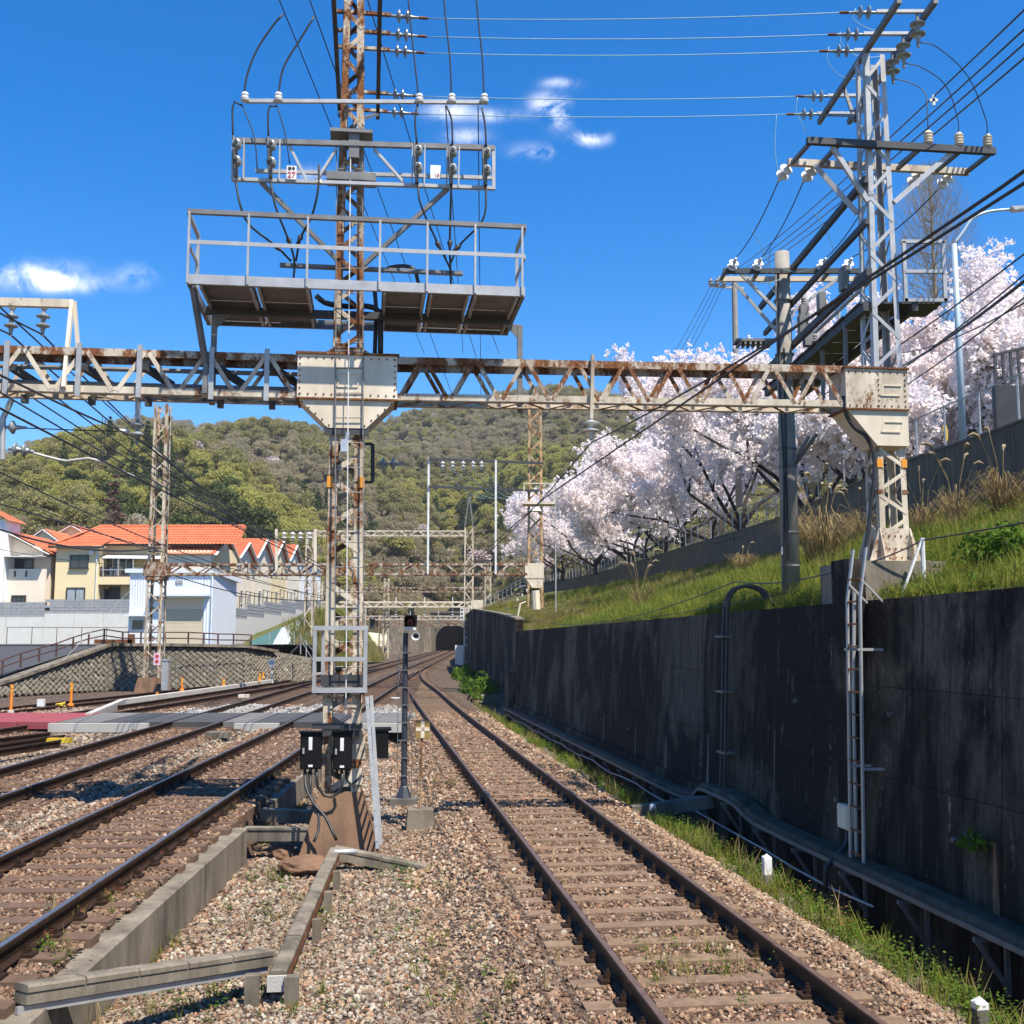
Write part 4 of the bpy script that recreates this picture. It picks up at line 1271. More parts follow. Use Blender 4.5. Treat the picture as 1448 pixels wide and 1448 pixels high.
for a in (((14.4, 70, 8.7), 21, 'large cherry tree behind the concrete pole, trunks showing over the fence', 4.6, 1.0, 36000, (-.3, 0, .35)),
          ((14.0, 81, 9.2), 22, 'cherry tree next left of the concrete pole, branches over the wall', 4.6, 1.05, 34000, (-.4, 0, .3)),
          ((12.6, 93, 9.4), 23, 'cherry tree in the middle of the blossoming row', 4.5, 1.05, 30000, (-.45, 0, .2)),
          ((10.8, 105, 9.5), 24, 'cherry tree second from the left end of the blossoming row', 4.4, 1.1, 28000, (-.45, 0, .15)),
          ((8.6, 116, 9.6), 25, 'cherry tree above the rusty second tower, near the left end of the row', 4.4, 1.1, 26000, (-.4, 0, .1)),
          ((5.6, 126, 9.6), 26, 'leftmost cherry tree of the blossoming row, beside the rusty tower', 4.0, 1.1, 22000, (-.25, 0, 0)),
          ((15.2, 58, 8.4), 27, 'cherry tree rising behind the top of the concrete pole', 4.3, .95, 36000, (-.15, 0, .3)),
          ((15.6, 47, 8.2), 28, 'cherry tree whose crown shows through the right tower', 3.2, 1.0, 30000, (-.1, 0, .1)),
          ((15.8, 42.5, 8.1), 29, 'nearest cherry tree, blossom round the street lamp', 2.7, 1.0, 36000, (0, 0, .0)),
          ((13.4, 87, 9.3), 31, 'cherry tree low over the fence, third from the concrete pole', 3.8, 1.2, 24000, (-.5, 0, -.1)),
          ((11.9, 99, 9.4), 32, 'cherry tree low over the fence in the middle of the row', 3.8, 1.2, 22000, (-.5, 0, -.1)),
          ((16.4, 52, 8.3), 33, 'cherry tree directly behind the concrete pole and service platform', 3.6, 1.1, 28000, (-.2, 0, .1)),
          ((24.5, 48, 12.0), 30, 'cherry tree high at the right edge above the building', 3.2, 1.0, 20000, (-.1, 0, .2))):
    cherry(*a)

# tall bare conical tree behind the lamp
base = Vector((22.3, 58, 9.5)); r = random.Random(5)
t = thing('bare_conifer', base, 'tall bare conical tree with fine upright twigs behind the street lamp', 'tree')
pale_bark = plain('pale_bark', (.26, .20, .14), (.19, .145, .105), 6, .95, 0, .4, 20)
def rad_at(z):
    return 3.1 * np.sqrt(np.clip(1 - ((z - 8.3) / 10.0) ** 2, 0, 1))
m = MB(); m.tube([base, base + Z * 8, base + Z * 17.6], [.26, .16, .02], 8)
for k in range(170):
    z = r.uniform(2.0, 16.5); a = r.uniform(0, 6.28); L = float(rad_at(z + 2.2)) * r.uniform(.7, 1.0) + .1
    d = Vector((math.cos(a), math.sin(a), 0)); p = base + Z * z
    m.tube([p, p + d * L * .6 + Z * L * .35, p + d * L + Z * (L * .5 + 1.2)], [.03, .018, .005], 4, cap=False)
m.build('trunk', pale_bark, t)
g = np.random.default_rng(8); n = 15000
z = 1.5 + 16.7 * g.random(n); rad = rad_at(z) * np.sqrt(g.random(n)); a = g.uniform(0, 6.28, n)
p = np.stack([np.cos(a) * rad, np.sin(a) * rad, z], 1); dv = np.stack([np.cos(a) * .4 + g.normal(0, .25, n), np.sin(a) * .4 + g.normal(0, .25, n), np.ones(n)], 1) * g.uniform(.15, .45, n)[:, None]
sd = np.stack([-np.sin(a), np.cos(a), np.zeros(n)], 1) * .009
V = np.stack([p - sd, p + sd, p + dv + sd * .4, p + dv - sd * .4], 1).reshape(-1, 3)
me = np_mesh('crown', V, np.arange(n * 4).reshape(-1, 4), leaf_bare); o = bpy.data.objects.new('crown', me); col.objects.link(o); o.parent = t

# ------------------------------------------------------------------ wooded hill
SKY = [(-400, 700), (-150, 672), (0, 648), (60, 622), (110, 608), (180, 606), (260, 602), (330, 592), (390, 590), (450, 596), (520, 588), (590, 575), (650, 562), (720, 545), (780, 538), (850, 545), (930, 560), (1050, 585), (1200, 600), (1448, 620), (1900, 650)]
SKX = np.array([a for a, b in SKY], float); SKV = np.array([(906 - b) / 1600 for a, b in SKY])
FOOTX = np.array([-600, 0, 180, 330, 470, 560, 640, 760, 900, 1448, 2000], float); FOOTY = np.array([125, 128, 132, 150, 205, 262, 300, 235, 200, 175, 160], float)
FOOTZ = np.array([7, 7, 7.5, 8, 8, 7, 9.5, 10, 11, 12, 12], float)
YR = 620.
def Hh(x, y):
    px = 724 + 1600 * x / y
    e = np.interp(px, SKX, SKV); yf = np.interp(px, FOOTX, FOOTY); zf = np.interp(px, FOOTX, FOOTZ)
    ridge = CAM_H + e * YR - 9.0
    t_ = (y - yf) / (YR - yf)
    bumps = (np.sin(x * .03 + 1.3 * np.sin(y * .017)) * np.sin(y * .026 + .8) * 7 + np.sin(x * .071 + y * .05) * 2.5) * np.clip(t_ * 4, 0, 1) * np.clip((1.05 - t_) * 6, 0, 1)
    h = zf + (ridge - zf) * (np.clip(t_, 0, 1) ** .92) + bumps
    return np.where(t_ > 1, ridge - (y - YR) * .25, h)
pxs = np.linspace(-500, 2000, 120); ts = np.linspace(0, 1.25, 60)
V = []
for p_ in pxs:
    yf = np.interp(p_, FOOTX, FOOTY)
    for t_ in ts:
        y = yf + (YR - yf) * t_; x = (p_ - 724) / 1600 * y; V.append((x, y, float(Hh(np.array(x), np.array(y))) - (3 if t_ == 0 else 0)))
Fq = []
for i in range(119):
    for j in range(59):
        k = i * 60 + j; Fq.append((k, k + 60, k + 61, k + 1))
s = NT('forest_floor'); s.color(s.mix(s.noise(.05, 5, .6), (.11, .10, .05), (.085, .07, .04))); s.rough(.95, 0, .1)
me = np_mesh('hill', V, Fq, s.m, True); ob = bpy.data.objects.new('hill', me); col.objects.link(ob); struct(ob)

def crown_template(name, seed, rx, rz, n, lw, mat, lobes=9, conical=False, trunk=True, gap=.0):
    g = np.random.default_rng(seed); pl = []
    for i in range(lobes):
        a = g.uniform(0, 6.28); rr = rx * g.uniform(.25, .62); z = rz * g.uniform(.55, 1.55)
        if conical:
            z = rz * 2 * (i + .3) / lobes; rr = rx * .25 * (1 - z / (2.2 * rz)); lr = rx * (1.05 - z / (2.1 * rz)) * .75
        else:
            lr = rx * g.uniform(.34, .58)
        c = np.array([math.cos(a) * rr, math.sin(a) * rr, z + rz * .35])
        u = g.normal(0, 1, (n // lobes, 3)); u /= np.linalg.norm(u, axis=1)[:, None]
        u[:, 2] = np.where(u[:, 2] < -.3, -u[:, 2], u[:, 2])
        pl.append(c + u * lr * g.uniform(.6, 1.08, (n // lobes, 1)) * np.array([1, 1, .85]))
    p = np.concatenate(pl)
    V, Fc = leafquads(p, lw, g)
    m = MB(); m.tube([(0, 0, -1), (0, 0, rz * 1.0)], [.25, .12], 5, cap=False)
    for k in range(5):
        a = k * 1.26 + seed; m.tube([(0, 0, rz * .5), (math.cos(a) * rx * .5, math.sin(a) * rx * .5, rz * 1.3)], [.1, .03], 4, cap=False)
    n0 = len(V); V2 = np.array([tuple(v) for v in m.v], dtype=np.float32)
    me = np_mesh(name, np.concatenate([V, V2]), np.concatenate([Fc, np.array(m.f, dtype=np.int32) + n0]), mat); me.materials.append(bark_grey)
    mi = np.zeros(len(me.polygons), dtype=np.int32); mi[len(Fc):] = 1; me.polygons.foreach_set('material_index', mi)
    return template(name, me)
TT = []
spec = [(leaf_olive, 3.6, 3.6, 2600, .22), (leaf_olive, 4.2, 3.4, 2800, .22), (leaf_yellow, 3.6, 3.4, 2600, .21), (leaf_yellow, 4.0, 3.8, 2500, .21), (leaf_bare, 3.6, 3.8, 2200, .17), (leaf_bare, 4.0, 4.2, 2200, .17), (leaf_evergreen, 3.6, 3.8, 2800, .26), (leaf_evergreen, 3.0, 5.2, 2800, .26), (leaf_pinkfar, 3.4, 2.8, 1400, .26), (leaf_redbare, 2.6, 5.5, 1200, .2)]
for i, (mt, rx, rz, n, lw) in enumerate(spec):
    TT.append(crown_template('hill_tree_kind_%d' % i, 90 + i, rx, rz, n, lw, mt, 9, i in (7, 9)))
px = NR.uniform(-90, 1540, 15000); t_ = NR.random(15000) ** .8
yf = np.interp(px, FOOTX, FOOTY); y = yf + 2 + (YR + 6 - yf) * t_; x = (px - 724) / 1600 * y
# thin to an even cover: the same number of crowns per square metre of slope, larger ones farther off
keep = NR.random(15000) < np.clip(y / YR, .45, 1)
keep &= ~((px > 590) & (px < 690) & (y < 297))
x, y, px = x[keep], y[keep], px[keep]; n = len(x)
z = Hh(x, y)
f1 = np.sin(x * .045 + 2 * np.sin(y * .021)) + np.sin(y * .035 + x * .02 + 1) + NR.normal(0, .55, n)
f2 = np.sin(x * .031 - y * .019 + 2.2) + .6 * np.sin(x * .08 + y * .06) + NR.normal(0, .45, n)
elev = (z - 8) / 90
pk = np.where(f1 > .9, NR.integers(2, 4, n), np.where(f1 < -.9, NR.integers(4, 6, n), NR.integers(0, 2, n)))
pk = np.where((f2 > 1.45) & (elev < .6), NR.integers(6, 8, n), pk)
darkzone = (px > 150) & (px < 400) & (y < 230) & (NR.random(n) < .5); pk = np.where(darkzone, 6, pk)
pk = np.where((elev > .75) & (NR.random(n) < .5), NR.integers(4, 6, n), pk)
pk = np.where(NR.random(n) < .012, 8, pk)
sc_ = NR.uniform(.5, 1.0, n) * np.where(y < 200, .85, 1.0)
# brush and bare scrub along the foot of the hill
ne = 900; pe = NR.uniform(440, 800, ne); yf = np.interp(pe, FOOTX, FOOTY); ye = yf + NR.random(ne) * 75; xe = (pe - 724) / 1600 * ye
ok = ~((np.abs(xe + 15.3) < 9) & (ye < 296)); xe, ye = xe[ok], ye[ok]; ne = len(xe)
x = np.concatenate([x, xe]); y = np.concatenate([y, ye]); z = np.concatenate([z, Hh(xe, ye)]); pk = np.concatenate([pk, NR.choice([4, 5, 4, 5, 0, 2], ne)]); sc_ = np.concatenate([sc_, NR.uniform(.3, .6, ne)]); n = len(x)
scatter('hill_forest', np.stack([x, y, z - .5], 1), pk, np.stack([np.zeros(n), np.zeros(n), NR.uniform(0, 6.28, n)], 1), np.stack([sc_, sc_, sc_ * NR.uniform(.85, 1.2, n)], 1), TT, 'wooded hillside of olive, yellow-green and bare spring trees behind the houses', 'forest')
print('forest', n)
# trees that stand out from the wood
def lone(name, kind, p, s_, label, cat='tree', seed=1):
    t = thing(name, p, label, cat)
    src = TT[kind].data
    o = bpy.data.objects.new('crown', src); o.scale = s_; o.rotation_euler = (0, 0, seed); col.objects.link(o); o.parent = t
    m = MB(); m.tube([p - Z, p + Z * 4 * s_[2]], [.25, .15], 6); m.build('trunk', bark_grey, t)
    return t
def onhill(px, y):
    x = (px - 724) / 1600 * y; return Vector((x, y, float(Hh(np.array(x), np.array(y)))))
lone('bare_tree', 9, onhill(157, 150), (1.0, 1.0, .95), 'reddish-brown bare tree rising behind the orange-roofed house')
lone('round_tree', 3, onhill(555, 300), (1.75, 1.75, 1.55), 'large round yellow-green tree left of the white mast frame', seed=2)
lone('evergreen_tree', 6, onhill(345, 175), (1.3, 1.3, 1.25), 'dark round evergreen above the long orange roof', seed=3)
lone('pink_tree', 8, onhill(262, 330), (1.2, 1.2, .8), 'small pink tree in the middle of the wooded hill', seed=4)
lone('pale_blossom_tree', 8, onhill(640, 330), (1.7, 1.7, 1.0), 'pale blossoming tree above the tunnel', seed=5)
lone('pale_blossom_tree', 8, onhill(570, 300), (1.5, 1.5, .8), 'pale blossoming tree left above the tunnel portal', seed=6)
lone('pale_blossom_tree', 8, onhill(690, 300), (1.5, 1.5, .9), 'pale blossoming tree right above the tunnel portal', seed=7)
# ------------------------------------------------------------------ steelwork helpers
def shed_prof(n, pitch, r, core=.03, lead=.05):
    pr = [(core * .8, 0), (core, lead)]
    for k in range(n):
        h = lead + k * pitch
        pr += [(core * 1.2, h + .02 * pitch), (r, h + .30 * pitch), (r * .97, h + .42 * pitch), (core * 1.5, h + .55 * pitch), (core, h + .97 * pitch)]
    pr += [(core * .8, lead + n * pitch + lead)]
    return pr
def insul(a, d, n, pitch, r, mat, parent, name='insulator', core=.03, seg=12, lead=.05):
    m = MB(); m.lathe(a, d, shed_prof(n, pitch, r, core, lead), seg); o = m.build(name, mat, parent); return smooth_angle(o, 50)
def sagline(a, b, sag, n=14):
    a = Vector(a); b = Vector(b)
    return [a.lerp(b, k / n) - Z * (sag * 4 * (k / n) * (1 - k / n)) for k in range(n + 1)]
def wire(pts, r, mat, label, group=None, name='overhead_wire', cat='wire', n=5):
    o = MB().tube(pts, r, n).build(name, mat, smooth=True)
    return tag(o, label, cat, group)
def lattice(t, cl, cs, prof, panel, leg_w, leg_t, brace_w, mat, mat_b=None, ax=(W, U), org=None, faces=(0, 1, 2, 3), horiz=0):
    """four L-section legs and zigzag flat bars; prof = [(z, half width)]"""
    zs = [p[0] for p in prof]; hw = [p[1] for p in prof]
    c = org if org is not None else F(cs, cl, 0)
    def cor(i, z):
        h = float(np.interp(z, zs, hw)); sx_ = (-1, 1, 1, -1)[i]; sy_ = (-1, -1, 1, 1)[i]
        return Vector((c.x, c.y, z)) + ax[0] * (sx_ * h) + ax[1] * (sy_ * h)
    for i in range(4):
        da = ax[0] * (1, -1, -1, 1)[i]; db = ax[1] * (1, 1, -1, -1)[i]
        m = MB()
        for k in range(len(zs) - 1):
            m.ang(cor(i, zs[k]), cor(i, zs[k + 1]), da, db, leg_w, leg_t)
        m.build('leg', mat, t)
    n = max(1, round((zs[-1] - zs[0]) / panel))
    for f_ in faces:
        i, j = f_, (f_ + 1) % 4
        nrm = (-ax[1], ax[0], ax[1], -ax[0])[f_]
        for k in range(n):
            z0 = zs[0] + (zs[-1] - zs[0]) * k / n; z1 = zs[0] + (zs[-1] - zs[0]) * (k + 1) / n
            a, b = (cor(i, z0 + .03), cor(j, z1 - .03)) if (k + f_) % 2 == 0 else (cor(j, z0 + .03), cor(i, z1 - .03))
            off = nrm * (.008 if k % 2 else .004)
            d = (b - a).normalized()
            m = MB(); m.bar(a + d * leg_w * .3 + off, b - d * leg_w * .3 + off, .010, brace_w, nrm.cross(d)); m.build('brace', mat_b or mat, t)
    return cor
def tri_beam(t, a, b, h, depth, pitch, cw, ct, bw, mat, mat_top, matb):
    """a box truss from a to b (front bottom line), depth backwards"""
    d = (b - a); L = d.length; d = d / L; back = Z.cross(d).normalized()
    if back.y < 0:
        back = -back
    for (o, mm, da, db) in ((Vector((0, 0, 0)), mat, back, Z), (Z * h, mat_top, back, -Z), (back * depth, mat, -back, Z), (back * depth + Z * h, mat_top, -back, -Z)):
        m = MB(); m.ang(a + o, b + o, da, db, cw, ct); m.build('chord', mm, t)
    n = max(2, round(L / pitch)); n += n % 2
    for fc in (0, 1):
        o = back * (depth if fc else 0) + (back * .006 if fc else back * -.006)
        for k in range(n):
            z0, z1 = (cw * .4, h - cw * .4) if k % 2 == 0 else (h - cw * .4, cw * .4)
            p = a + d * (L * k / n + .03) + Z * z0 + o; q = a + d * (L * (k + 1) / n - .03) + Z * z1 + o
            m = MB(); m.bar(p, q, .010, bw, back.cross((q - p).normalized())); m.build('diagonal', matb, t)
    for zz, nm in ((-.004, 'lacing'), (h + .004, 'lacing')):
        for k in range(n):
            p = a + d * (L * k / n + .02) + Z * zz + back * (.03 if k % 2 else depth - .03); q = a + d * (L * (k + 1) / n - .02) + Z * zz + back * (depth - .03 if k % 2 else .03)
            m = MB(); m.bar(p, q, bw * .8, .008); m.build(nm, matb, t)
def rivets(m, pts, d, r=.014):
    for p in pts:
        m.lathe(p, d, [(r, 0), (r, .006), (r * .6, .012)], 6)

# ------------------------------------------------------------------ central tower
CS, CL_ = 17.0, -.36
ct = thing('lattice_tower', F(CS, CL_, .45), 'rust-streaked cream lattice tower standing between the tracks', 'tower', 'lattice towers')
rust_heavy = rusty('peeling_cream_paint_over_rust', (.62, .54, .41), .60, 3.2)
lattice(ct, CL_, CS, [(.45, .275), (5.86, .25)], .40, .13, .012, .085, rust_heavy)
lattice(ct, CL_, CS, [(6.9, .225), (13.3, .14)], .40, .10, .012, .068, cream_rust2)
HB0, HB1 = 6.24, 6.90          # beam bottom and top
m = MB(); m.fbox(CS - .33, CS + .33, CL_ - .735, CL_ + .735, HB0 + .01, HB1); m.build('gusset_box', cream_clean, ct)
m = MB(); fr = [(-.72, HB0 - .004), (.72, HB0 - .004), (.28, 5.80), (-.28, 5.80)]
m.prism([F(CS - .31, CL_ + a, z) for a, z in fr], U * .62); m.build('lower_gusset', cream_clean, ct)
m = MB(); m.fbox(CS - .36, CS + .36, CL_ - .765, CL_ + .765, HB1 + .003, HB1 + .035); m.fbox(CS - .35, CS + .35, CL_ - .75, CL_ + .75, HB0 - .02, HB0 + .006); m.build('flange', rust_mat, ct)
m = MB(); m.prism([F(CS - .3, CL_ + a, z) for a, z in ((-.35, HB1 + .036), (.35, HB1 + .036), (.2, HB1 + .13), (-.2, HB1 + .13))], U * .6); m.build('cap_plate', cream_rust2, ct)
m = MB(); rv = [F(CS - .332, CL_ - .69 + k * .115, z) for k in range(13) for z in (HB0 + .06, HB1 - .05)] + [F(CS - .332, CL_ + q, HB0 + .06 + .09 * k) for k in range(7) for q in (-.70, .70)] + [F(CS - .312, CL_ + q * (.66 - .40 * k / 4), HB0 - .06 - .085 * k) for k in range(5) for q in (-1, 1)]
rivets(m, rv, -U); m.build('rivets', rust_mat, ct)
def rim(m, s_, l0, l1, z0, z1, w=.02, skew=0.0):
    m.bar(F(s_, l0, z0), F(s_, l1, z0), .02, w).bar(F(s_, l0 + skew, z1), F(s_, l1 + skew, z1), .02, w).bar(F(s_, l0, z0), F(s_, l0 + skew, z1), .02, w).bar(F(s_, l1, z0), F(s_, l1 + skew, z1), .02, w)
m = MB(); rim(m, CS - .335, CL_ - .15, CL_ + .15, 6.42, 6.62, .02, .04); m.build('hatch_rim', cream_clean, ct)
for z, mt, w in ((5.0, orange_paint, .16), (1.55 + .3, rust_mat, .09)):
    for a in (-1, 1):
        hw = .262
        m = MB(); m.fbox(CS - hw - .012, CS - hw + .06, CL_ + a * hw - (.012 if a < 0 else .075), CL_ + a * hw + (.075 if a < 0 else .012), z - w / 2, z + w / 2); m.build('paint_band', mt, ct)
m = MB(); m.fbox(CS - .29, CS + .29, CL_ - .31, CL_ + .31, 2.02, 2.18); m.build('collar', dark_steel, ct)
m = MB(); m.fbox(CS - .3, CS - .26, CL_ - .33, CL_ + .33, 5.70, 5.82); m.build('collar', dark_steel, ct)
for z in (1.35, .95 + .5):
    m = MB(); m.bar(F(CS - .31, CL_ - .42, z), F(CS - .31, CL_ + .30, z), .06, .07); m.build('box_bracket', dark_steel, ct)
m = MB(); m.bar(F(CS - .31, CL_ - .38, 1.72 + .2), F(CS - .31, CL_ + .32, 1.72 + .2), .08, .05); m.build('box_bracket', dark_steel, ct)
m = MB(); m.fbox(CS - .28, CS + .0, CL_ + .10, CL_ + .34, .98, 1.30); m.fbox(CS - .30, CS - .1, CL_ + .05, CL_ + .30, .62, .85); m.build('side_bracket', cream_rust, ct)
m = MB(); m.fbox(CS + .05, CS + .4, CL_ + .42, CL_ + .68, .95, 1.35); m.fbox(CS + .03, CS + .42, CL_ + .40, CL_ + .72, 1.35, 1.38); m.build('junction_box', box_black, ct)
# hinge bracket on the right of the shaft with a strain insulator
m = MB(); a, b = PS(527, 628, 17.3), PS(527, 682, 17.3); m.bar(a, b, .06, .05, U).bar(a, a - W * .12, .04, .04).bar(b, b - W * .12, .04, .04); m.build('side_arm', dark_steel, ct)
insul(PS(533, 656, 17.3), W, 2, .15, .10, porcelain_grey, ct, core=.02)
# ladder stiles and rungs up the front, with a pale safety rope
for px in (473, 514):
    m = MB(); m.bar(PS(px, 985, 16.60), PS(px + (3 if px < 490 else -1), 205, 16.70), .014, .03, U); m.build('ladder_stile', galv_dark, ct)
y_ = 978.
while y_ > 190:
    f_ = (985 - y_) / 780; m = MB(); m.tube([PS(473 + 3 * f_, y_, 16.60 + .1 * f_), PS(514 - f_, y_, 16.60 + .1 * f_)], .008, 5); m.build('rung', galv_dark, ct); y_ -= 35.2
m = MB(); m.tube([PS(489, 1010, 16.56), PS(492, 600, 16.58), PS(496, 190, 16.62)], .008, 5); m.build('safety_rope', white_paint, ct)
m = MB(); m.fbox(16.52, 16.6, CL_ - .08, CL_ + .02, 5.42, 5.6); m.tube([PS(489, 627, 16.55), PS(492, 612, 16.55)], .03, 6); m.build('rope_grip', alu, ct)
# top: two arms along the line and five cross bars carrying the strain insulators
ZA = 12.40
for l0 in (-.66, .04):
    m = MB(); m.bar(F(16.0, l0, ZA), F(20.35, l0, ZA), .07, .10); m.build('top_arm', dark_steel, ct)
    m = MB(); m.bar(F(17.3, CL_ + (.15 if l0 > -.3 else -.15), 10.9), F(20.1, l0, ZA - .06), .05, .05); m.build('arm_brace', galv_dark, ct)
ARM = [(16.95, .0), (17.5, .0), (18.02, .0), (19.55, .0), (20.25, .0)]
for s0, _ in ARM:
    m = MB(); m.bar(F(s0, -.70, ZA + .075), F(s0, .22, ZA + .075), .06, .05); m.build('cross_bar', cream_rust2, ct)
    insul(F(s0, .20, ZA + .06), W, 2, .135, .105, porcelain_grey, ct, core=.024, lead=.10)
    m = MB(); m.tube([F(s0, .66, ZA + .06), F(s0, .80, ZA + .06)], .022, 6); m.build('clamp', rust_mat, ct)
m = MB(); m.fbox(16.6, 16.85, CL_ - .04, CL_ + .12, 9.95, 10.35); m.fbox(16.55, 16.9, CL_ - .32, CL_ + .32, 10.33, 10.38); m.fbox(16.6, 16.9, CL_ - .36, CL_ + .38, 9.60, 9.72); m.build('clamp_bracket', galv_dark, ct)
# footing
m = MB(); b0, b1 = .62, .30
bz, tz_ = -.65, .52
ptsb = [F(CS + s0 * b0, CL_ + l0 * (b0 + .04), bz) for s0, l0 in ((-1, -1), (-1, 1), (1, 1), (1, -1))]; ptst = [F(CS + s0 * b1, CL_ + l0 * b1, tz_) for s0, l0 in ((-1, -1), (-1, 1), (1, 1), (1, -1))]
m.v = ptsb + ptst; m.f = [(0, 1, 5, 4), (1, 2, 6, 5), (2, 3, 7, 6), (3, 0, 4, 7), (4, 5, 6, 7)]
ft = m.build('tower_footing', conc_rust); tag(ft, 'sloping rust-stained concrete footing under the central tower', 'footing')
# control boxes with cables
def ctrl(px0, px1, py0, py1, label):
    a, b = PS(px0, py1, 16.55), PS(px1, py0, 16.55); l0, l1 = SL(a)[1], SL(b)[1]
    t = thing('control_box', F(16.65, (l0 + l1) / 2, a.z), label, 'control box', 'black control boxes on the central tower')
    m = MB(); m.fbox(16.55, 16.78, l0, l1, a.z, b.z); m.build('case', box_black, t)
    m = MB(); m.fbox(16.525, 16.549, l0 + .012, l1 - .012, a.z + .015, b.z - .015); dr = m.build('door', box_black, t)
    m = MB(); m.fbox(16.517, 16.524, (l0 + l1) / 2 - .03, (l0 + l1) / 2 + .02, a.z + .27, a.z + .45); m.build('nameplate', white_paint, dr)
    m = MB(); m.fbox(16.517, 16.524, (l0 + l1) / 2 - .03, (l0 + l1) / 2 + .03, a.z + .035, a.z + .065); m.build('nameplate', white_paint, dr)
    m = MB(); m.fbox(16.505, 16.524, l0 + .035, l0 + .06, a.z + .22, a.z + .30); m.build('handle', galv, dr)
    m = MB(); m.fbox(16.50, 16.80, l0 - .015, l1 + .015, b.z + .001, b.z + .02); m.build('rain_cover', box_black, t)
    for k in (.22, .48, .76):
        p = F(16.66, l0 + (l1 - l0) * k, a.z - .001); m = MB(); m.lathe(p, -Z, [(.022, 0), (.022, .05), (.03, .055), (.03, .09)], 8); m.build('gland', rubber, t)
    return t
ctrl(424, 455, 1037, 1088, 'left black control box on the central tower')
ctrl(470, 498, 1036, 1089, 'right black control box on the central tower')
def cab(pxs, s_, r, label, mat=rubber, name='black_cable', cat='cable', group=None):
    pts_ = [PS(a, b, s_ if not isinstance(s_, (list, tuple)) else s_[i]) for i, (a, b) in enumerate(pxs)]
    o = MB().tube(curve(pts_, .08), r, 7).build(name, mat, smooth=True); return tag(o, label, cat, group)
cab([(431, 1092), (432, 1110), (437, 1125), (448, 1142), (460, 1155), (472, 1180), (476, 1188)], [16.6, 16.5, 16.4, 16.3, 16.25, 16.1, 16.1], .022, 'black cable from the left control box curving down to the rocks')
cab([(437, 1092), (439, 1105), (440, 1125), (450, 1150), (450, 1175), (444, 1190)], [16.6, 16.5, 16.45, 16.3, 16.2, 16.1], .020, 'black cable from the left control box ending behind the rust-coloured rock')
cab([(448, 1092), (449, 1112), (458, 1125), (468, 1127), (478, 1122), (484, 1110), (484, 1094)], 16.5, .020, 'black cable looping from the left to the right control box')
cab([(489, 1094), (491, 1104), (498, 1109), (506, 1102), (510, 1096)], 16.7, .016, 'short black cable under the right control box')

# guard frame round the foot of the ladder
gf = thing('guard_frame', PS(480, 975, 16.4), 'open square galvanised frame around the ladder foot on the central tower', 'frame')
lA, lB = SL(PS(445, 930, 16.25))[1], SL(PS(517, 930, 16.25))[1]; zA, zB = PS(480, 976, 16.25).z, PS(480, 888, 16.25).z; zM = PS(480, 932, 16.25).z
for a, b, w, h in ((F(16.25, lA, zA), F(16.25, lA, zB), .05, .05), (F(16.25, lB, zA), F(16.25, lB, zB), .05, .05), (F(16.25, lA - .03, zB), F(16.25, lB + .03, zB), .052, .062), (F(16.25, lA - .03, zA), F(16.25, lB + .03, zA), .052, .07), (F(16.252, lA, zM), F(16.252, lB, zM), .05, .06), (F(16.75, lA + .1, zA), F(16.75, lA + .1, zB), .05, .05), (F(16.27, lA, zB - .01), F(16.75, lA + .1, zB - .01), .05, .05), (F(16.27, lA, zA + .01), F(16.75, lA + .1, zA + .01), .05, .05), (F(16.27, lB, zA + .01), F(16.75, lB, zA + .01), .05, .05)):
    m = MB(); m.bar(a, b, w, h); m.build('bar', galv, gf)
al = thing('aluminium_ladder', PS(535, 1200, 16.2), 'leaning aluminium ladder at the right of the central tower footing', 'ladder')
for o_ in (0, .30):
    m = MB(); m.bar(PS(534, 1200, 16.15) + U * o_ + W * o_ * .15, PS(519, 985, 16.45) + U * o_ + W * o_ * .2, .05, .03, U); m.build('stile', galv, al)
for k in range(10):
    p = PS(534, 1200, 16.15).lerp(PS(519, 985, 16.45), (k + .5) / 10); m = MB(); m.tube([p - U * .02, p + U * .32], .016, 6); m.build('rung', alu, al)

# ------------------------------------------------------------------ right tower
RS, RL = 17.0, 8.16
rt = thing('lattice_tower', F(RS, RL, 3.86), 'right lattice tower on the pedestal above the black wall, grey above and cream below', 'tower', 'lattice towers')
lattice(rt, RL, RS, [(4.25, .24), (5.72, .225)], .40, .09, .012, .058, cream_rust)
lattice(rt, RL, RS, [(6.95, .235), (12.30, .175)], .47, .085, .010, .055, galv)
m = MB(); fr = [(-.43, 3.90), (.43, 3.90), (.26, 4.42), (-.26, 4.42)]
for sg in (-1, 1):
    m.prism([F(RS + sg * .245 - .008, RL + a, z) for a, z in fr], U * .016)
for sg in (-1, 1):
    m.prism([F(RS + a, RL + sg * .245 - .008, z) for a, z in fr], W * .016)
m.fbox(RS - .45, RS + .45, RL - .46, RL + .46, 3.865, 3.90); m.build('base_gusset', cream_rust, rt)
m = MB(); rivets(m, [F(RS - .256, RL + a, z) for z in (3.96, 4.1, 4.3) for a in (-.2, -.1, 0, .1, .2)], -U); m.build('rivets', rust_mat, rt)
m = MB(); m.fbox(RS - .33, RS + .33, RL - .76, RL + .27, HB0 + .07, HB1 + .04); m.build('gusset_box', cream_rust, rt)
m = MB(); m.prism([F(RS - .31, RL + a, z) for a, z in ((-.74, HB0 + .055), (.265, HB0 + .055), (.265, 5.72), (-.26, 5.72))], U * .62); m.build('lower_gusset', cream_clean, rt)
m = MB(); m.fbox(RS - .36, RS + .36, RL - .79, RL + .29, HB1 + .043, HB1 + .07); m.fbox(RS - .35, RS + .35, RL - .78, RL + .28, HB0 + .04, HB0 + .066); m.build('flange', rust_mat, rt)
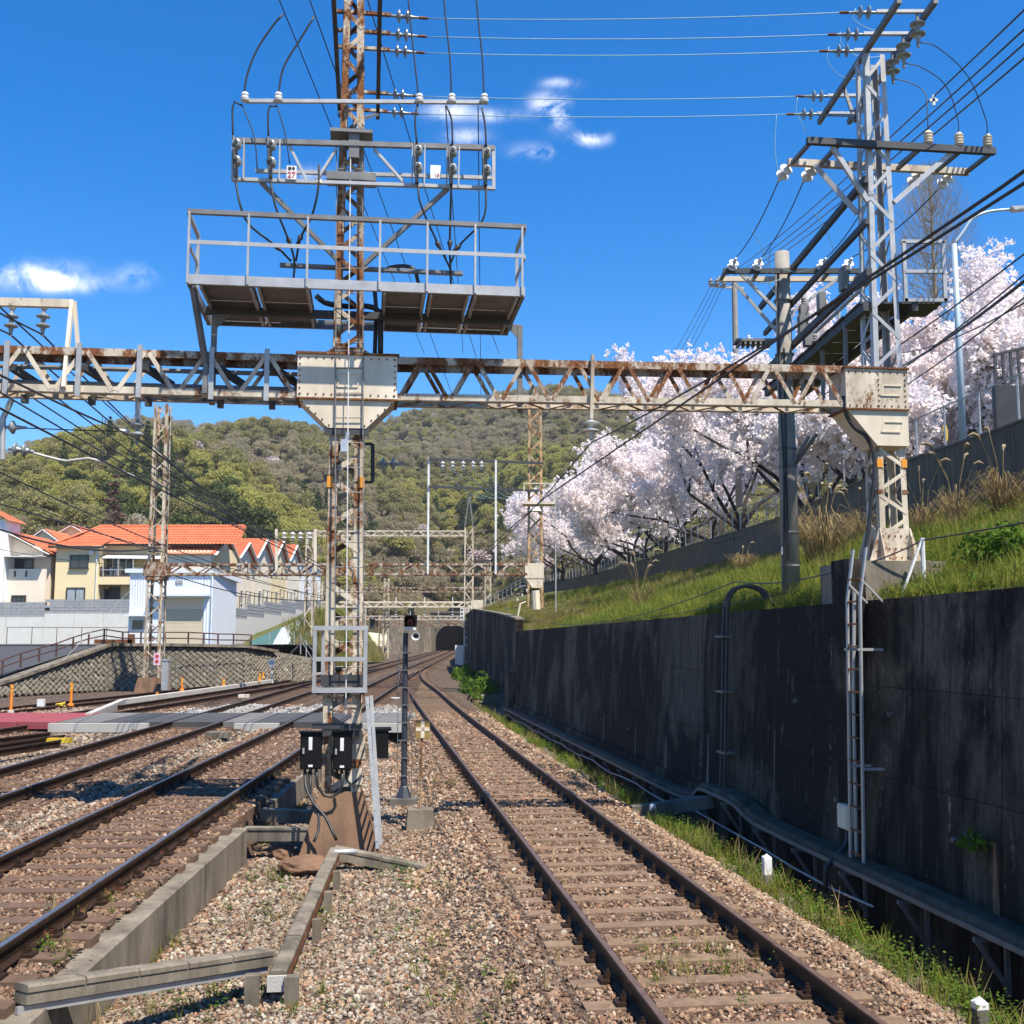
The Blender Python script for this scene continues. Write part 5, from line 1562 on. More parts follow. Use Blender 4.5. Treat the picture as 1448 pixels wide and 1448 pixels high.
m = MB(); rivets(m, [F(RS - .332, RL - .70 + k * .115, z) for k in range(9) for z in (HB0 + .11, HB1 - .01)] + [F(RS - .332, RL + q, HB0 + .11 + .085 * k) for k in range(7) for q in (-.22, .22)], -U); m.build('rivets', rust_mat, rt)
m = MB(); rim(m, RS - .335, RL - .19, RL + .12, 6.52, 6.68, .02, .05); m.build('hatch_rim', cream_clean, rt)
m = MB(); rim(m, RS - .315, RL - .19, RL + .12, 5.94, 6.10, .02, .05); m.build('hatch_rim', cream_clean, rt)
for z, mt, w in ((5.45, orange_paint, .13), (5.0, rust_mat, .06)):
    for a in (-1, 1):
        hw = .236
        m = MB(); m.fbox(RS - hw - .012, RS - hw + .06, RL + a * hw - (.012 if a < 0 else .08), RL + a * hw + (.08 if a < 0 else .012), z - w / 2, z + w / 2); m.build('paint_band', mt, rt)
cab([(1193, 560), (1196, 585), (1208, 605), (1225, 618), (1236, 650), (1230, 730), (1222, 790)], 16.75, .03, 'black cable hugging the inside of the right tower gusset')
# top arms along the line
XA0, XA1 = 5.86, 6.42
for xx in (XA0, XA1):
    m = MB(); m.bar((xx + .06, 16.3, ZA), (xx - .06, 20.4, ZA), .07, .10); m.build('top_arm', galv_dark, rt)
m = MB(); m.bar(F(17.2, RL - .2, 11.4), (XA0 - .04, 20.0, ZA - .05), .05, .05).bar(F(17.2, RL - .2, 11.3), (XA0, 19.0, ZA - .05), .05, .05); m.build('arm_brace', galv_dark, rt)
REND = []
for k, (s0, _) in enumerate(ARM):
    yk = (16.75, 17.4, 17.92, 19.5, 20.2)[k]
    m = MB(); m.bar((XA0 - .15, yk, ZA + .075), (XA1 + (.15 if k < 3 else .02), yk, ZA + .075), .06, .05); m.build('cross_bar', galv, rt)
    insul(Vector((XA0 - .12, yk, ZA + .06)), -X, 2, .135, .105, porcelain_grey, rt, core=.024, lead=.10)
    m = MB(); m.tube([(XA0 - .58, yk, ZA + .06), (XA0 - .72, yk, ZA + .06)], .022, 6); m.build('clamp', rust_mat, rt)
    REND.append(Vector((XA0 - .72, yk, ZA + .06)))
    if k < 3:
        insul(Vector((XA1 - .06, yk + .02, ZA + .04)), -Z, 2, .17, .12, porcelain_grey, rt, 'hanging_insulator', core=.03, lead=.10)
# crossarm with strain insulators
ZC = 10.68
za, zb = PS(1140, 200, 16.75), PS(1405, 208, 16.75)
lc0, lc1 = SL(za)[1], SL(zb)[1]
for s0, mt, dz in ((16.72, dark_steel, 0), (17.55, cream_rust, .0)):
    m = MB(); m.bar(F(s0, lc0, ZC + dz), F(s0, lc1, ZC + dz), .09, .11); m.build('crossarm', mt, rt)
for l0 in (lc0 + .06, lc0 + .55, lc1 - 1.3, lc1 - .6, lc1 - .06):
    m = MB(); m.bar(F(16.72, l0, ZC - .02), F(17.55, l0, ZC - .02), .06, .06); m.build('crossarm_tie', galv_dark, rt)
for a, b in ((F(16.78, lc0 + .45, ZC - .05), F(16.8, RL - .22, 9.75)), (F(16.78, lc1 - .75, ZC - .05), F(16.8, RL + .22, 9.75)), (F(17.5, lc0 + .45, ZC - .05), F(17.2, RL - .22, 9.7))):
    m = MB(); m.bar(a, b, .06, .08); m.build('crossarm_strut', galv, rt)
for l0 in (lc1 - 1.15, lc1 - .62, lc1 - .12):
    m = MB(); m.lathe(F(16.72, l0, ZC + .056), Z, shed_prof(4, .048, .075, .05, .02), 12); smooth_angle(m.build('post_insulator', cream_clean, rt))
STR = []
dS = (Vector((5.4, 22, 9.95)) - F(17.5, RL - .5, ZC)).normalized()
for l0 in (lc0 + .03, lc0 + .47, lc1 - 1.45, lc1 - .85, lc1 - .3):
    dd = Vector((-.25, .9, -.35)).normalized()
    insul(F(17.6, l0, ZC - .03), dd, 2, .14, .115, porcelain, rt, 'strain_insulator', core=.03)
    STR.append(F(17.6, l0, ZC - .03) + dd * .40)
# three droppers from the hanging insulators to the post insulators
for k in range(3):
    a = Vector((XA1 - .06, (16.75, 17.4, 17.92)[k] + .02, ZA - .42)); b = F(16.72, (lc1 - .12, lc1 - .62, lc1 - 1.15)[k], ZC + .29)
    mid = a.lerp(b, .5) + Vector((.10, 0, .12))
    wire(curve([a, a + Vector((.25, 0, -.05)), mid + Vector((.14, 0, .1)), b + Vector((0, 0, .22)), b], .08), .009, wire_dark, ('rightmost', 'middle', 'leftmost')[k] + ' dark dropper wire looping down to the right tower crossarm', 'droppers on the right tower', 'dropper_wire')
# service platform running back from the right tower toward the concrete pole
sp_ = thing('service_platform', Vector((6.1, 18, 7.9)), 'dark service platform running back from the right tower to the concrete pole', 'platform')
for (z, w, h, y1) in ((8.52, .09, .12, 24.2), (9.36, .07, .10, 24.2), (10.06, .08, .11, 24.6)):
    m = MB(); m.bar((5.70, 17.5, z), (5.54, y1, z), w, h); m.build('side_beam', dark_steel, sp_)
m = MB(); m.bar((6.45, 17.6, 7.98), (6.3, 24, 7.98), .09, .14).bar((5.66, 17.6, 7.98), (5.5, 24, 7.98), .09, .14); m.build('floor_beam', dark_steel, sp_)
for k in range(8):
    y0 = 17.7 + k * .8; m = MB(); m.box((6.25 if k == 0 else 5.98 - .02 * k, y0 + .38, 8.07), (1.35 if k == 0 else .84, .76, .03)); m.build('floor_panel', dark_steel, sp_)  # dark colour paints in the shade seen on the floor's underside
for a, b in (((6.30, 17.6, 8.05), (6.30, 17.6, 9.05)), ((6.93, 17.6, 8.05), (6.93, 17.6, 9.05)), ((6.26, 17.6, 9.05), (6.97, 17.6, 9.05)), ((6.30, 17.59, 8.55), (6.93, 17.59, 8.55)), ((6.26, 17.6, 8.08), (6.97, 17.6, 8.08)), ((6.42, 18.4, 9.05), (6.3, 23.5, 9.05))):
    m = MB(); m.bar(a, b, .055, .055); m.build('guard_rail', galv, sp_)
for y0 in (19.5, 21.5, 23.5):
    m = MB(); m.bar((6.38, y0, 8.05), (6.38, y0, 9.05), .05, .05); m.build('guard_post', galv, sp_)
for k in range(4):
    y0 = 18.6 + k * 1.4; m = MB(); m.bar((5.6, y0, 7.0), (5.62, y0, 8.0), .06, .06).box((5.62, y0, 8.75), (.12, .22, .38)); m.build('bracket', galv_dark, sp_)

# ------------------------------------------------------------------ beams of the near gantry
bl = thing('gantry_beam', F(17, -6, HB0), 'rusty box-truss beam reaching left from the central tower', 'gantry beam', 'gantry beams')
tri_beam(bl, F(CS - .26, -12.4, HB0), F(CS - .26, CL_ - .74, HB0), HB1 - HB0, .52, .43, .10, .012, .062, cream_rust, cream_rust2, cream_rust)
br = thing('gantry_beam', F(17, 4, HB0), 'rusty box-truss beam between the central and right towers', 'gantry beam', 'gantry beams')
tri_beam(br, F(CS - .26, CL_ + .74, HB0 + .01), F(CS - .26, RL - .77, HB0 + .09), HB1 - HB0, .52, .42, .10, .012, .062, cream_rust, cream_rust2, cream_rust2)
# cable pipes and brackets inside the left beam
for z, r in ((6.42, .045), (6.66, .035)):
    m = MB(); m.tube([F(17.0, -12.3, z), F(17.0, CL_ - .75, z)], r, 8); m.build('cable_pipe', galv_dark, bl)
for px in (10, 112, 198, 300, 378):
    a = PS(px, 497, 16.70); b = PS(px, 566, 16.70); m = MB(); m.bar(Vector((a.x, a.y, HB1 + .06)), Vector((a.x, a.y, HB0 - .06)), .07, .05, U); m.build('hanger_post', galv, bl)
    a = PS(px + 6, 519, 16.75); b = PS(px + 46, 545, 17.3); m = MB(); m.bar(a, b, .08, .10); m.build('pipe_saddle', dark_steel, bl)
for px in (35, 130, 210, 312, 385):
    a = PS(px, 568, 17.0); m = MB(); m.fbox(SL(a)[0] - .05, SL(a)[0] + .05, SL(a)[1] - .045, SL(a)[1] + .045, HB0 - .12, HB0 - .005); m.build('bolt_block', dark_steel, bl)
# frame on the left with two hanging insulators
lf = thing('insulator_frame', PS(100, 500, 16.8), 'cream angle-iron frame with hanging insulators on the left beam', 'frame')
m = MB(); m.bar(PS(-120, 424, 17.0), PS(104, 430, 17.0), .10, .12); m.build('top_bar', cream_rust, lf)
m = MB(); m.bar(PS(102, 426, 16.98), PS(90, 548, 16.68), .05, .09, U); m.build('leg', cream_clean, lf)
m = MB(); m.bar(PS(105, 426, 17.0), PS(111, 498, 17.1), .05, .08, U); m.build('leg', cream_clean, lf)
FEED = []
for px in (62, 17, -34, -84):
    a = PS(px, 431, 17.0); m = MB(); m.prism([a + W * -.08, a + W * .08, a + W * .025 - Z * .09, a - W * .025 - Z * .09], U * .03); m.build('hanger', cream_clean, lf)
    insul(a - Z * .07, -Z, 2, .14, .10, porcelain_grey, lf, 'hanging_insulator', core=.028, lead=.06)
    FEED.append(a - Z * .45)

# insulator on a post above the right-hand track, and on the left above the next track
hp = thing('hanging_insulator_post', PS(838, 505, 16.7), 'cream post on the right beam with insulator over the right track', 'insulator')
a, b = PS(838, 502, 16.70), PS(836, 592, 16.70)
m = MB(); m.bar(a, b, .05, .085, U); m.build('post', cream_rust, hp)
insul(PS(836, 590, 16.7), -Z, 2, .12, .13, porcelain, hp, core=.03, lead=.05)
MS1 = PS(836, 626, 16.7)
hp2 = thing('hanging_insulator_post', PS(195, 560, 17.0), 'grey stub post under the left beam with insulator and clamp', 'insulator')
m = MB(); m.bar(PS(195, 560, 17.0), PS(195, 594, 17.0), .06, .10, U); m.build('post', galv, hp2)
insul(PS(195, 592, 17.0), -Z, 2, .14, .10, porcelain_grey, hp2, core=.03, lead=.05)
MS2 = PS(196, 621, 17.0)
# registration arms at the left edge
ra = thing('registration_arm', PS(8, 570, 17.0), 'bracket and pull-off arm with strain insulators at the left edge', 'bracket')
m = MB(); m.tube([PS(16, 566, 17.0), PS(4, 592, 17), PS(3, 650, 17)], .045, 8); m.build('drop_tube', galv, ra)
insul(PS(5, 604, 17.0), W, 1, .2, .10, porcelain_grey, ra, core=.025, lead=.06)
insul(PS(12, 634, 17.0), (W - Z * .12), 2, .13, .10, porcelain_grey, ra, core=.03, lead=.05)
m = MB(); m.tube(curve([PS(42, 639, 17.0), PS(75, 648, 17.0), PS(95, 652, 17), PS(108, 650, 17), PS(125, 648, 17), PS(142, 652, 17), PS(165, 663, 17), PS(190, 674, 17.05)], .1), .020, 7); m.build('pull_off_arm', copper_arm, ra, smooth=True)
m = MB(); m.tube([PS(27, 605, 17.0), PS(100, 608, 17), PS(168, 610, 17.0)], .009, 5); m.build('span_wire', wire_dark, ra)
m = MB(); m.lathe(PS(168, 610, 17.0), W, [(.02, 0), (.05, .02), (.05, .13), (.02, .15)], 8); m.build('coupling', cream_clean, ra)
CT2 = PS(190, 675, 17.05)
# ------------------------------------------------------------------ maintenance platform on the central tower
def c1(cx, cy, s_=16.6):
    return PS(240 + cx / 2.681, cy / 2.681, s_)
ZD = PS(500, 404, 16.1).z
S0, S1 = 16.1, 18.15
LA, LB = SL(PS(264, 404, S0))[1], SL(PS(742, 410, S0))[1]
mp = thing('maintenance_platform', F(17, (LA + LB) / 2, ZD), 'wide railed maintenance platform around the central tower above the beam', 'platform')
m = MB(); m.fbox(S0 - .03, S0 + .03, LA, LB, ZD - .07, ZD + .07); m.build('front_fascia', galv, mp)
m = MB(); m.fbox(S1 - .03, S1 + .03, LA, LB, ZD - .09, ZD + .05); m.build('rear_fascia', galv_dark, mp)
for l0 in (LA + .03, LB - .03):
    m = MB(); m.fbox(S0 + .032, S1 - .032, l0 - .03, l0 + .03, ZD - .08, ZD + .06); m.build('side_fascia', galv_dark, mp)
m = MB(); m.fbox(17.22, 17.34, LA + .08, LB - .08, ZD - .16, ZD - .05); m.build('long_beam', dark_steel, mp)
cuts = [105, 325, 540]; cuts2 = [805, 982, 1150, 1335]
def lx(cx):
    return SL(c1(cx, 1090, S0))[1]
for cc in (cuts, cuts2):
    for i in range(len(cc) - 1):
        l0, l1 = max(LA + .07, lx(cc[i])), min(LB - .07, lx(cc[i + 1]) - .03)
        for (a, b) in ((S0 + .05, 17.0), (17.02, S1 - .05)):
            m = MB(); m.fbox(a, b, l0, l1, ZD - .02, ZD + .015); m.build('deck_panel', galv_dark, mp)
        m = MB(); m.fbox(S0 + .05, S1 - .05, l0 + .02, l0 + .06, ZD - .10, ZD - .022); m.build('joist', galv, mp)
        m = MB(); m.fbox(S0 + .05, S1 - .05, l1 - .06, l1 - .02, ZD - .10, ZD - .022); m.build('joist', galv, mp)
ZR = PS(500, 311, S0).z; ZMm = (ZD + ZR) / 2 + .04
for cx in (68, 295, 520, 795, 975, 1157, 1335):
    l0 = lx(cx); m = MB(); m.bar(F(S0 - .035, l0, ZD - .06), F(S0 - .035, l0, ZR), .03, .06, U); m.build('rail_post', galv, mp)
m = MB(); m.fbox(S0 - .06, S0 + .01, LA - .02, LB + .02, ZR - .03, ZR + .035); m.build('top_rail', galv_dark, mp)  # darker than the posts: the rail's shade is put into its colour
m = MB(); m.fbox(S0 - .066, S0 - .05, LA, LB, ZMm - .03, ZMm + .03); m.build('mid_rail', galv, mp)
for l0 in (LA, LB):
    sr = 17.0
    m = MB(); m.bar(F(S0, l0, ZR - .02), F(sr, l0, ZR - .02), .05, .05); m.build('side_top_rail', galv, mp)
    m = MB(); m.bar(F(S0, l0, ZMm), F(sr, l0, ZMm), .03, .05); m.build('side_mid_rail', galv, mp)
    m = MB(); m.bar(F(sr, l0, ZD), F(sr, l0, ZR), .05, .05); m.build('rail_post', galv, mp)
for px in (302, 735):
    l0 = SL(PS(px, 500, 17.28))[1]
    m = MB(); m.bar(F(17.28, l0, HB0 - .02), F(17.28, l0, ZD - .17), .08, .08, U); m.build('support_leg', galv_dark, mp)
    sg = 1 if px < 500 else -1
    m = MB(); m.prism([F(17.25, l0, ZD - .16), F(17.25, l0 + sg * .25, ZD - .16), F(17.25, l0, ZD - .42)], U * .02); m.build('knee_plate', galv_dark, mp)
a, b = F(S0 + .1, LA + .07, ZD - .08), PS(291, 515, 16.68)
m = MB(); m.bar(a, b, .07, .09).bar(b, Vector((b.x, b.y, HB0 + .02)), .07, .09, U); m.build('front_strut', galv_dark, mp)
# shelf bar with cable bends behind the rails
m = MB(); m.bar(c1(418, 1005, 17.0), c1(1110, 1038, 17.0), .10, .05); m.build('cable_shelf', galv_dark, mp)
# thick cables near the deck
cab([(447, 418), (460, 428), (490, 433), (520, 433), (536, 440), (538, 470), (538, 500)], 17.3, .045, 'thick black cable bundle crossing under the platform to the central box')
cab([(530, 412), (532, 440), (531, 470), (530, 500)], 17.45, .035, 'thick black cable dropping beside the tower to the central box')
cab([(540, 384), (552, 378), (570, 376), (585, 380), (592, 402)], 17.1, .03, 'black cable arching over the shelf bar on the platform')

# ------------------------------------------------------------------ switch frame above the platform
sf = thing('switch_frame', c1(740, 620, 16.6), 'galvanised switch frame with paired insulators and number plates on the tower', 'switch frame')
for (a, b, w, h, mt) in (((240, 533), (1232, 562), .07, .075, galv_dark), ((235, 680), (1230, 714), .07, .05, galv), ((325, 648), (1225, 675), .05, .055, galv)):
    m = MB(); m.bar(c1(*a, 16.62 if h != .055 else 17.0), c1(*b, 16.62 if h != .055 else 17.0), w, h); m.build('frame_bar', mt, sf)
m = MB(); m.bar(c1(1228, 560, 16.62), c1(1228, 720, 16.62), .05, .05, U); m.build('frame_bar', galv, sf)
m = MB(); m.bar(c1(242, 540, 16.62), c1(240, 685, 16.62), .05, .05, U); m.build('frame_bar', galv, sf)
for a, b in (((345, 690), (655, 1005)), ((1055, 715), (735, 1005))):
    m = MB(); m.bar(c1(*a, 16.7), c1(*b, 16.85), .06, .09, U); m.build('frame_strut', galv_dark, sf)
for a, b in (((455, 555), (520, 685)), ((632, 565), (560, 680)), ((775, 565), (885, 690))):
    m = MB(); m.bar(c1(*a, 16.66), c1(*b, 16.66), .04, .055, U); m.build('frame_brace', galv, sf)
for x0, x1, cy in ((268, 298, 530), (405, 432, 535), (912, 930, 550), (960, 975, 552), (1045, 1060, 552), (1090, 1105, 555)):
    m = MB(); m.bar(c1((x0 + x1) / 2, cy, 16.6), c1((x0 + x1) / 2 - 3, cy + 155, 16.6), .02, (x1 - x0) / 2.681 * 16.6 / 1600, U); m.build('upright', galv, sf)
for cx, cy in ((255, 585), (386, 590), (941, 610), (1071, 615), (1200, 620)):
    b0 = c1(cx - 4, cy - 50, 16.55); b1 = c1(cx - 4, cy + 85, 16.55)
    m = MB(); m.bar(b0, b1, .05, .16, U); m.build('switch_plate', galv_dark, sf)
    for dy in (-33, 32):
        p = c1(cx, cy + dy, 16.50)
        m = MB(); m.lathe(p, -U, [(.05, 0), (.075, .01), (.075, .05), (.05, .07), (.065, .09), (.065, .12), (.03, .14)], 14); smooth_angle(m.build('insulator', porcelain_grey, sf))
        m = MB(); m.lathe(p - U * .14, -U, [(.028, 0), (.028, .04)], 8); m.build('stud', dark_steel, sf)
    m = MB(); m.tube([c1(cx - 14, cy - 70, 16.42), c1(cx - 12, cy - 20, 16.36), c1(cx - 10, cy + 55, 16.36)], .018, 6); m.build('blade', dark_steel, sf)
# cross bar with white post insulators
m = MB(); m.bar(c1(285, 383, 16.62), c1(1205, 388, 16.62), .05, .055); m.build('insulator_bar', galv, sf)
for cx, cy in ((285, 375), (412, 375), (947, 380), (1070, 380), (1193, 380)):
    p = c1(cx, cy + 12, 16.55); m = MB(); m.lathe(p, Z, [(.03, 0), (.06, .02), (.068, .06), (.05, .085), (.06, .11), (.045, .145), (.02, .16)], 12); smooth_angle(m.build('post_insulator', porcelain, sf))
def textmesh(txt, size, loc, ax, up, mat, parent, depth=.004, name='lettering', font=None):
    cu = bpy.data.curves.new('t', 'FONT'); cu.body = txt; cu.size = size; cu.extrude = depth; cu.align_x = 'CENTER'; cu.align_y = 'CENTER'
    ob = bpy.data.objects.new('t', cu); col.objects.link(ob)
    dg = bpy.context.evaluated_depsgraph_get(); me = bpy.data.meshes.new_from_object(ob.evaluated_get(dg)); bpy.data.objects.remove(ob); me.name = name
    me.materials.clear(); me.materials.append(mat)
    n = ax.cross(up).normalized(); M = Matrix((ax, up, n)).transposed().to_4x4()
    me.transform(M); me.transform(Matrix.Translation(Vector(loc) - origin_of(parent)))
    o = bpy.data.objects.new(name, me); col.objects.link(o); o.parent = parent; return o
pA = c1(462, 655, 16.56); m = MB(); m.box(pA, (.145, .02, .21), (W, U, Z)); m.build('number_plate', white_paint, sf)
textmesh('27', .125, pA - U * .014 - Z * .04, W, Z, red_paint, sf); textmesh('番号', .055, pA - U * .014 + Z * .06, W, Z, black_paint, sf)
pB = c1(1008, 652, 16.56); m = MB(); m.box(pB, (.16, .02, .21), (W, U, Z)); m.build('number_plate', white_paint, sf)
textmesh('10', .07, pB - U * .014 - Z * .06 + W * .02, W, Z, red_paint, sf)
m = MB(); p = c1(565, 700, 16.55); m.lathe(p, Z, [(.03, 0), (.055, .02), (.045, .06), (.02, .09)], 10); m.build('cable_lug', cream_clean, sf)

# ------------------------------------------------------------------ jumper cables round the switch frame (crop points)
def jump(pts_, r, label, s_=16.55, mat=rubber, name='jumper_cable'):
    if isinstance(s_, (int, float)):
        s_ = [s_] * len(pts_)
    o = MB().tube(curve([c1(a, b, q) for (a, b), q in zip(pts_, s_)], .08), r, 6).build(name, mat, smooth=True)
    return tag(o, label, 'cable', 'jumper cables round the switch frame')
jump([(430, 55), (400, 85), (330, 190), (292, 290), (282, 360)], .016, 'leftmost high jumper cable bowing down to the first white post insulator')
jump([(548, 62), (500, 140), (430, 260), (412, 362)], .016, 'second high jumper cable bowing down to the second white post insulator')
jump([(275, 400), (245, 385), (238, 410), (240, 515)], .016, 'short looped jumper from the first post insulator to the far left switch')
jump([(408, 402), (380, 402), (373, 440), (374, 515)], .016, 'short looped jumper from the second post insulator to the second switch')
jump([(276, 402), (320, 520), (332, 640)], .010, 'thin jumper slanting right from the first post insulator')
jump([(408, 405), (438, 510), (455, 620)], .010, 'thin jumper slanting right from the second post insulator')
jump([(940, 395), (930, 450), (937, 545)], .016, 'jumper from the third post insulator to its switch')
jump([(1048, 400), (1068, 450), (1072, 550)], .016, 'jumper from the fourth post insulator to its switch')
jump([(1183, 408), (1195, 470), (1200, 560)], .016, 'jumper from the fifth post insulator to the rightmost switch')
jump([(250, 690), (268, 780), (300, 850), (405, 935), (460, 990)], .017, 'lower jumper from the far left switch bending right to the deck', [16.55, 16.5, 16.6, 16.8, 17.0])
jump([(383, 690), (400, 780), (450, 910), (472, 985), (468, 1075)], .017, 'lower jumper from the second switch down to the deck', [16.55, 16.5, 16.7, 16.9, 17.0])
jump([(566, 625), (562, 720), (538, 820), (497, 900), (478, 990)], .017, 'lower jumper bowing left from beside the tower to the deck', [16.55, 16.5, 16.6, 16.8, 17.0])
jump([(940, 690), (950, 770), (1015, 920), (1060, 1010)], .017, 'lower jumper from the third switch bending right to the shelf', [16.55, 16.5, 16.8, 17.0])
jump([(1068, 700), (1062, 920), (1066, 1080)], .017, 'straight lower jumper from the fourth switch to the deck', [16.55, 16.8, 17.0])
jump([(1200, 700), (1188, 830), (1095, 935), (1062, 1005)], .017, 'lower jumper from the rightmost switch bending left to the shelf', [16.55, 16.5, 16.8, 17.0])
# cable cones
for k, (cx, cy, ax_) in enumerate(((405, 935, (1, -.9)), (450, 908, (.4, -1)), (497, 898, (-.5, -1)), (1015, 922, (.5, -1)), (1062, 918, (0, -1)), (1095, 935, (-1, -.9)))):
    p = c1(cx, cy, 16.8); d = (W * ax_[0] + Z * ax_[1]).normalized()
    m = MB(); m.lathe(p - d * .05, d, [(.015, 0), (.045, .06), (.02, .14), (.016, .2)], 10); tag(m.build('cable_cone', rubber, smooth=True), ('leftmost', 'second', 'third', 'fourth', 'fifth', 'rightmost')[k] + ' black cable cone above the platform deck', 'cable end', 'cable cones above the deck')
# high droppers coming down from above the frame
for k, (xa, xb) in enumerate(((905, 943), (1040, 1068), (1163, 1191))):
    jump([(xa - 6, -60), (xa + 8, 90), (xa + 22, 220), (xb, 362)], .014, ('left', 'middle', 'right')[k] + ' one of three cables falling from above to the right post insulators')

# ------------------------------------------------------------------ wires
for k, (s0, _) in enumerate(ARM):
    a = F(s0, .80, ZA + .06); lab = ('nearest and highest', 'second', 'third', 'fourth', 'farthest and lowest')[k]
    wire(sagline(a, REND[k], .06), .009, wire_pale, lab + ' of five thin wires strung between the two tower tops', 'wires between the tower tops')
# pale loops at the right tower ends
for k, (pts_, s0) in enumerate((([(1210, 12), (1206, 25), (1222, 38), (1245, 45)], 16.9), ([(1188, 45), (1190, 62), (1215, 80), (1250, 80)], 17.4), ([(1172, 66), (1170, 85), (1190, 108), (1232, 113)], 17.8), ([(1128, 137), (1126, 155), (1140, 188)], 18.6), ([(1098, 163), (1096, 210), (1100, 240), (1106, 252)], 18.6))):
    wire(curve([PS(a, b, s0) for a, b in pts_], .06), .007, wire_pale, ('first', 'second', 'third', 'fourth', 'fifth and lowest')[k] + ' pale loop wire hanging left of the right tower', 'pale loops by the right tower', 'loop_wire')
# feeders on the left, from the frame to the far gantry
FAR = [P(px, 771, 60) for px in (405, 413, 425, 438)]
for k, a in enumerate(FEED):
    prev = a + Vector((1.2, -42, .2))
    wire(sagline(prev, a, .9, 24)[:-1] + sagline(a, FAR[k], .55, 20), .015, wire_dark, ('rightmost', 'second', 'third', 'leftmost')[k] + ' of four feeder wires running from the left frame toward the far gantry', 'feeder wires on the left')
def x3(y):
    return x2(y) - 3.6
GY = [16.9, 60, 104, 150, 200, 250, 290]
# catenary of the right-hand track
p0 = F(-28, 3.0, 5.75); p2 = Vector((-4.4, 60, 5.95))
wire(sagline(p0, MS1, .95, 30)[:-1] + sagline(MS1, p2, .75, 24)[:-1] + sagline(p2, Vector((x2(104), 104, 5.9)), .5, 12), .010, wire_dark, 'upper carrier wire over the right track, held by the cream insulator post', 'wires over the right track')
wire([F(-20, 3.1, 4.88), F(5, 3.05, 4.88), F(17, 2.7, 4.88), F(40, 3.0, 4.9), Vector((-4.7, 60, 5.0)), Vector((x2(100), 100, 5.2))], .010, wire_dark, 'lower contact wire over the right track', 'wires over the right track')
for k, s0 in enumerate((8, 12.5, 22, 27, 32, 38, 45, 52)):
    pass
# catenaries over the other tracks
for nm, xf, a0 in (('track beside the central tower', x2, MS2), ('second track from the central tower', x3, None)):
    pts_ = []; sup = [Vector((xf(-25) + .4, -25, 5.8))]
    sup.append(a0 if a0 is not None else Vector((xf(17) - .3, 17, 5.8)))
    for i, gy in enumerate(GY[1:]):
        sup.append(Vector((xf(gy) + (-.3 if i % 2 else .3), gy, 5.85)))
    for i in range(len(sup) - 1):
        pts_ += sagline(sup[i], sup[i + 1], .7 if i < 3 else .4, 14)[:-1]
    wire(pts_, .014, wire_dark, 'carrier wire above the ' + nm, 'catenary wires')
    cp = [Vector((xf(-20), -20, 5.0)), CT2 if a0 is not None else Vector((xf(17), 17, 5.0))] + [Vector((xf(gy) + (.2 if i % 2 else -.2), gy, 5.05)) for i, gy in enumerate(GY[1:])]
    wire(cp, .014, wire_dark, 'contact wire above the ' + nm, 'catenary wires')
    if a0 is not None:
        for k, py in enumerate((587, 590)):
            q = PS(145 + k * 4, py, 18.5); m = MB(); m.tube([q, q - Z * .72], .006, 4); tag(m.build('dropper_wire', wire_dark), ('left', 'right')[k] + ' of two thin droppers beneath the left carrier wire', 'wire', 'droppers on the left')
# extra lines sloping from upper left toward the centre
for k, (a, b, sg) in enumerate((((-20, 543), (430, 782), .25), ((-10, 425), (300, 700), .1))):
    wire(sagline(P(a[0], a[1], 14), P(b[0], b[1], 60), sg, 16), .013, wire_dark, ('lower', 'upper')[k] + ' dark line slanting from the left edge down past the rusty tower', 'slanting lines on the left')
wire(sagline(P(-20, 685, 50), P(222, 782, 60), .15, 10) + sagline(P(222, 782, 60), P(470, 845, 75), .2, 10), .022, wire_dark, 'thin grey line crossing the wooded hill to the rusty tower', 'lines by the rusty tower')
wire(sagline(P(-20, 742, 45), P(222, 775, 60), .5, 12), .045, wire_dark, 'thick black cable in front of the orange roofs', 'lines by the rusty tower')
wire(sagline(P(222, 805, 60), P(480, 848, 70), .6, 12), .03, wire_dark, 'dark cable sagging from the rusty tower past the shed roof', 'lines by the rusty tower')
wire(sagline(P(-10, 775, 50), P(222, 800, 60), .2, 10), .014, wire_dark, 'fine wire in front of the cream houses', 'lines by the rusty tower')
# long thin lines behind the platform
for k, (a, b) in enumerate((((395, 0), (600, 500)), ((438, 0), (640, 560)), ((520, 0), (690, 560)), ((630, 150), (655, 500)), ((676, 150), (680, 560)), ((680, 430), (706, 500)))):
    wire([P(a[0], a[1], 16 + .3 * k), P(b[0], b[1], 40)], .010, wire_dark, ('first', 'second', 'third', 'fourth', 'fifth', 'sixth')[k] + ' thin line from the left running down behind the platform', 'thin lines behind the platform')

# ------------------------------------------------------------------ concrete utility pole and its lines
pb = Vector((5.42, 22, 3.1)); pt = Vector((5.42, 22, 10.42))
up_ = thing('utility_pole', pb, 'round concrete utility pole behind the black wall, left of the right tower', 'utility pole', 'utility poles')
m = MB(); m.tube([pb - Z * .3, pb.lerp(pt, .5), pt], [.185, .165, .145], 16); m.build('shaft', pole_concrete, up_, smooth=True)
for z in (4.1, 4.75, 6.05, 6.4, 7.2, 8.3, 9.4):
    m = MB(); m.lathe(Vector((5.42, 22, z)), Z, [(.187, 0), (.189, .005), (.189, .03), (.187, .035)], 16); m.build('band', galv_dark, up_)
zc = 9.95; xl, xr = P(1022, 383, 21.8).x, P(1222, 384, 21.8).x
for yy_, mt in ((21.75, dark_steel), (22.25, cream_clean)):
    m = MB(); m.bar((xl, yy_, zc), (xr, yy_, zc), .08, .10); m.build('crossarm', mt, up_)
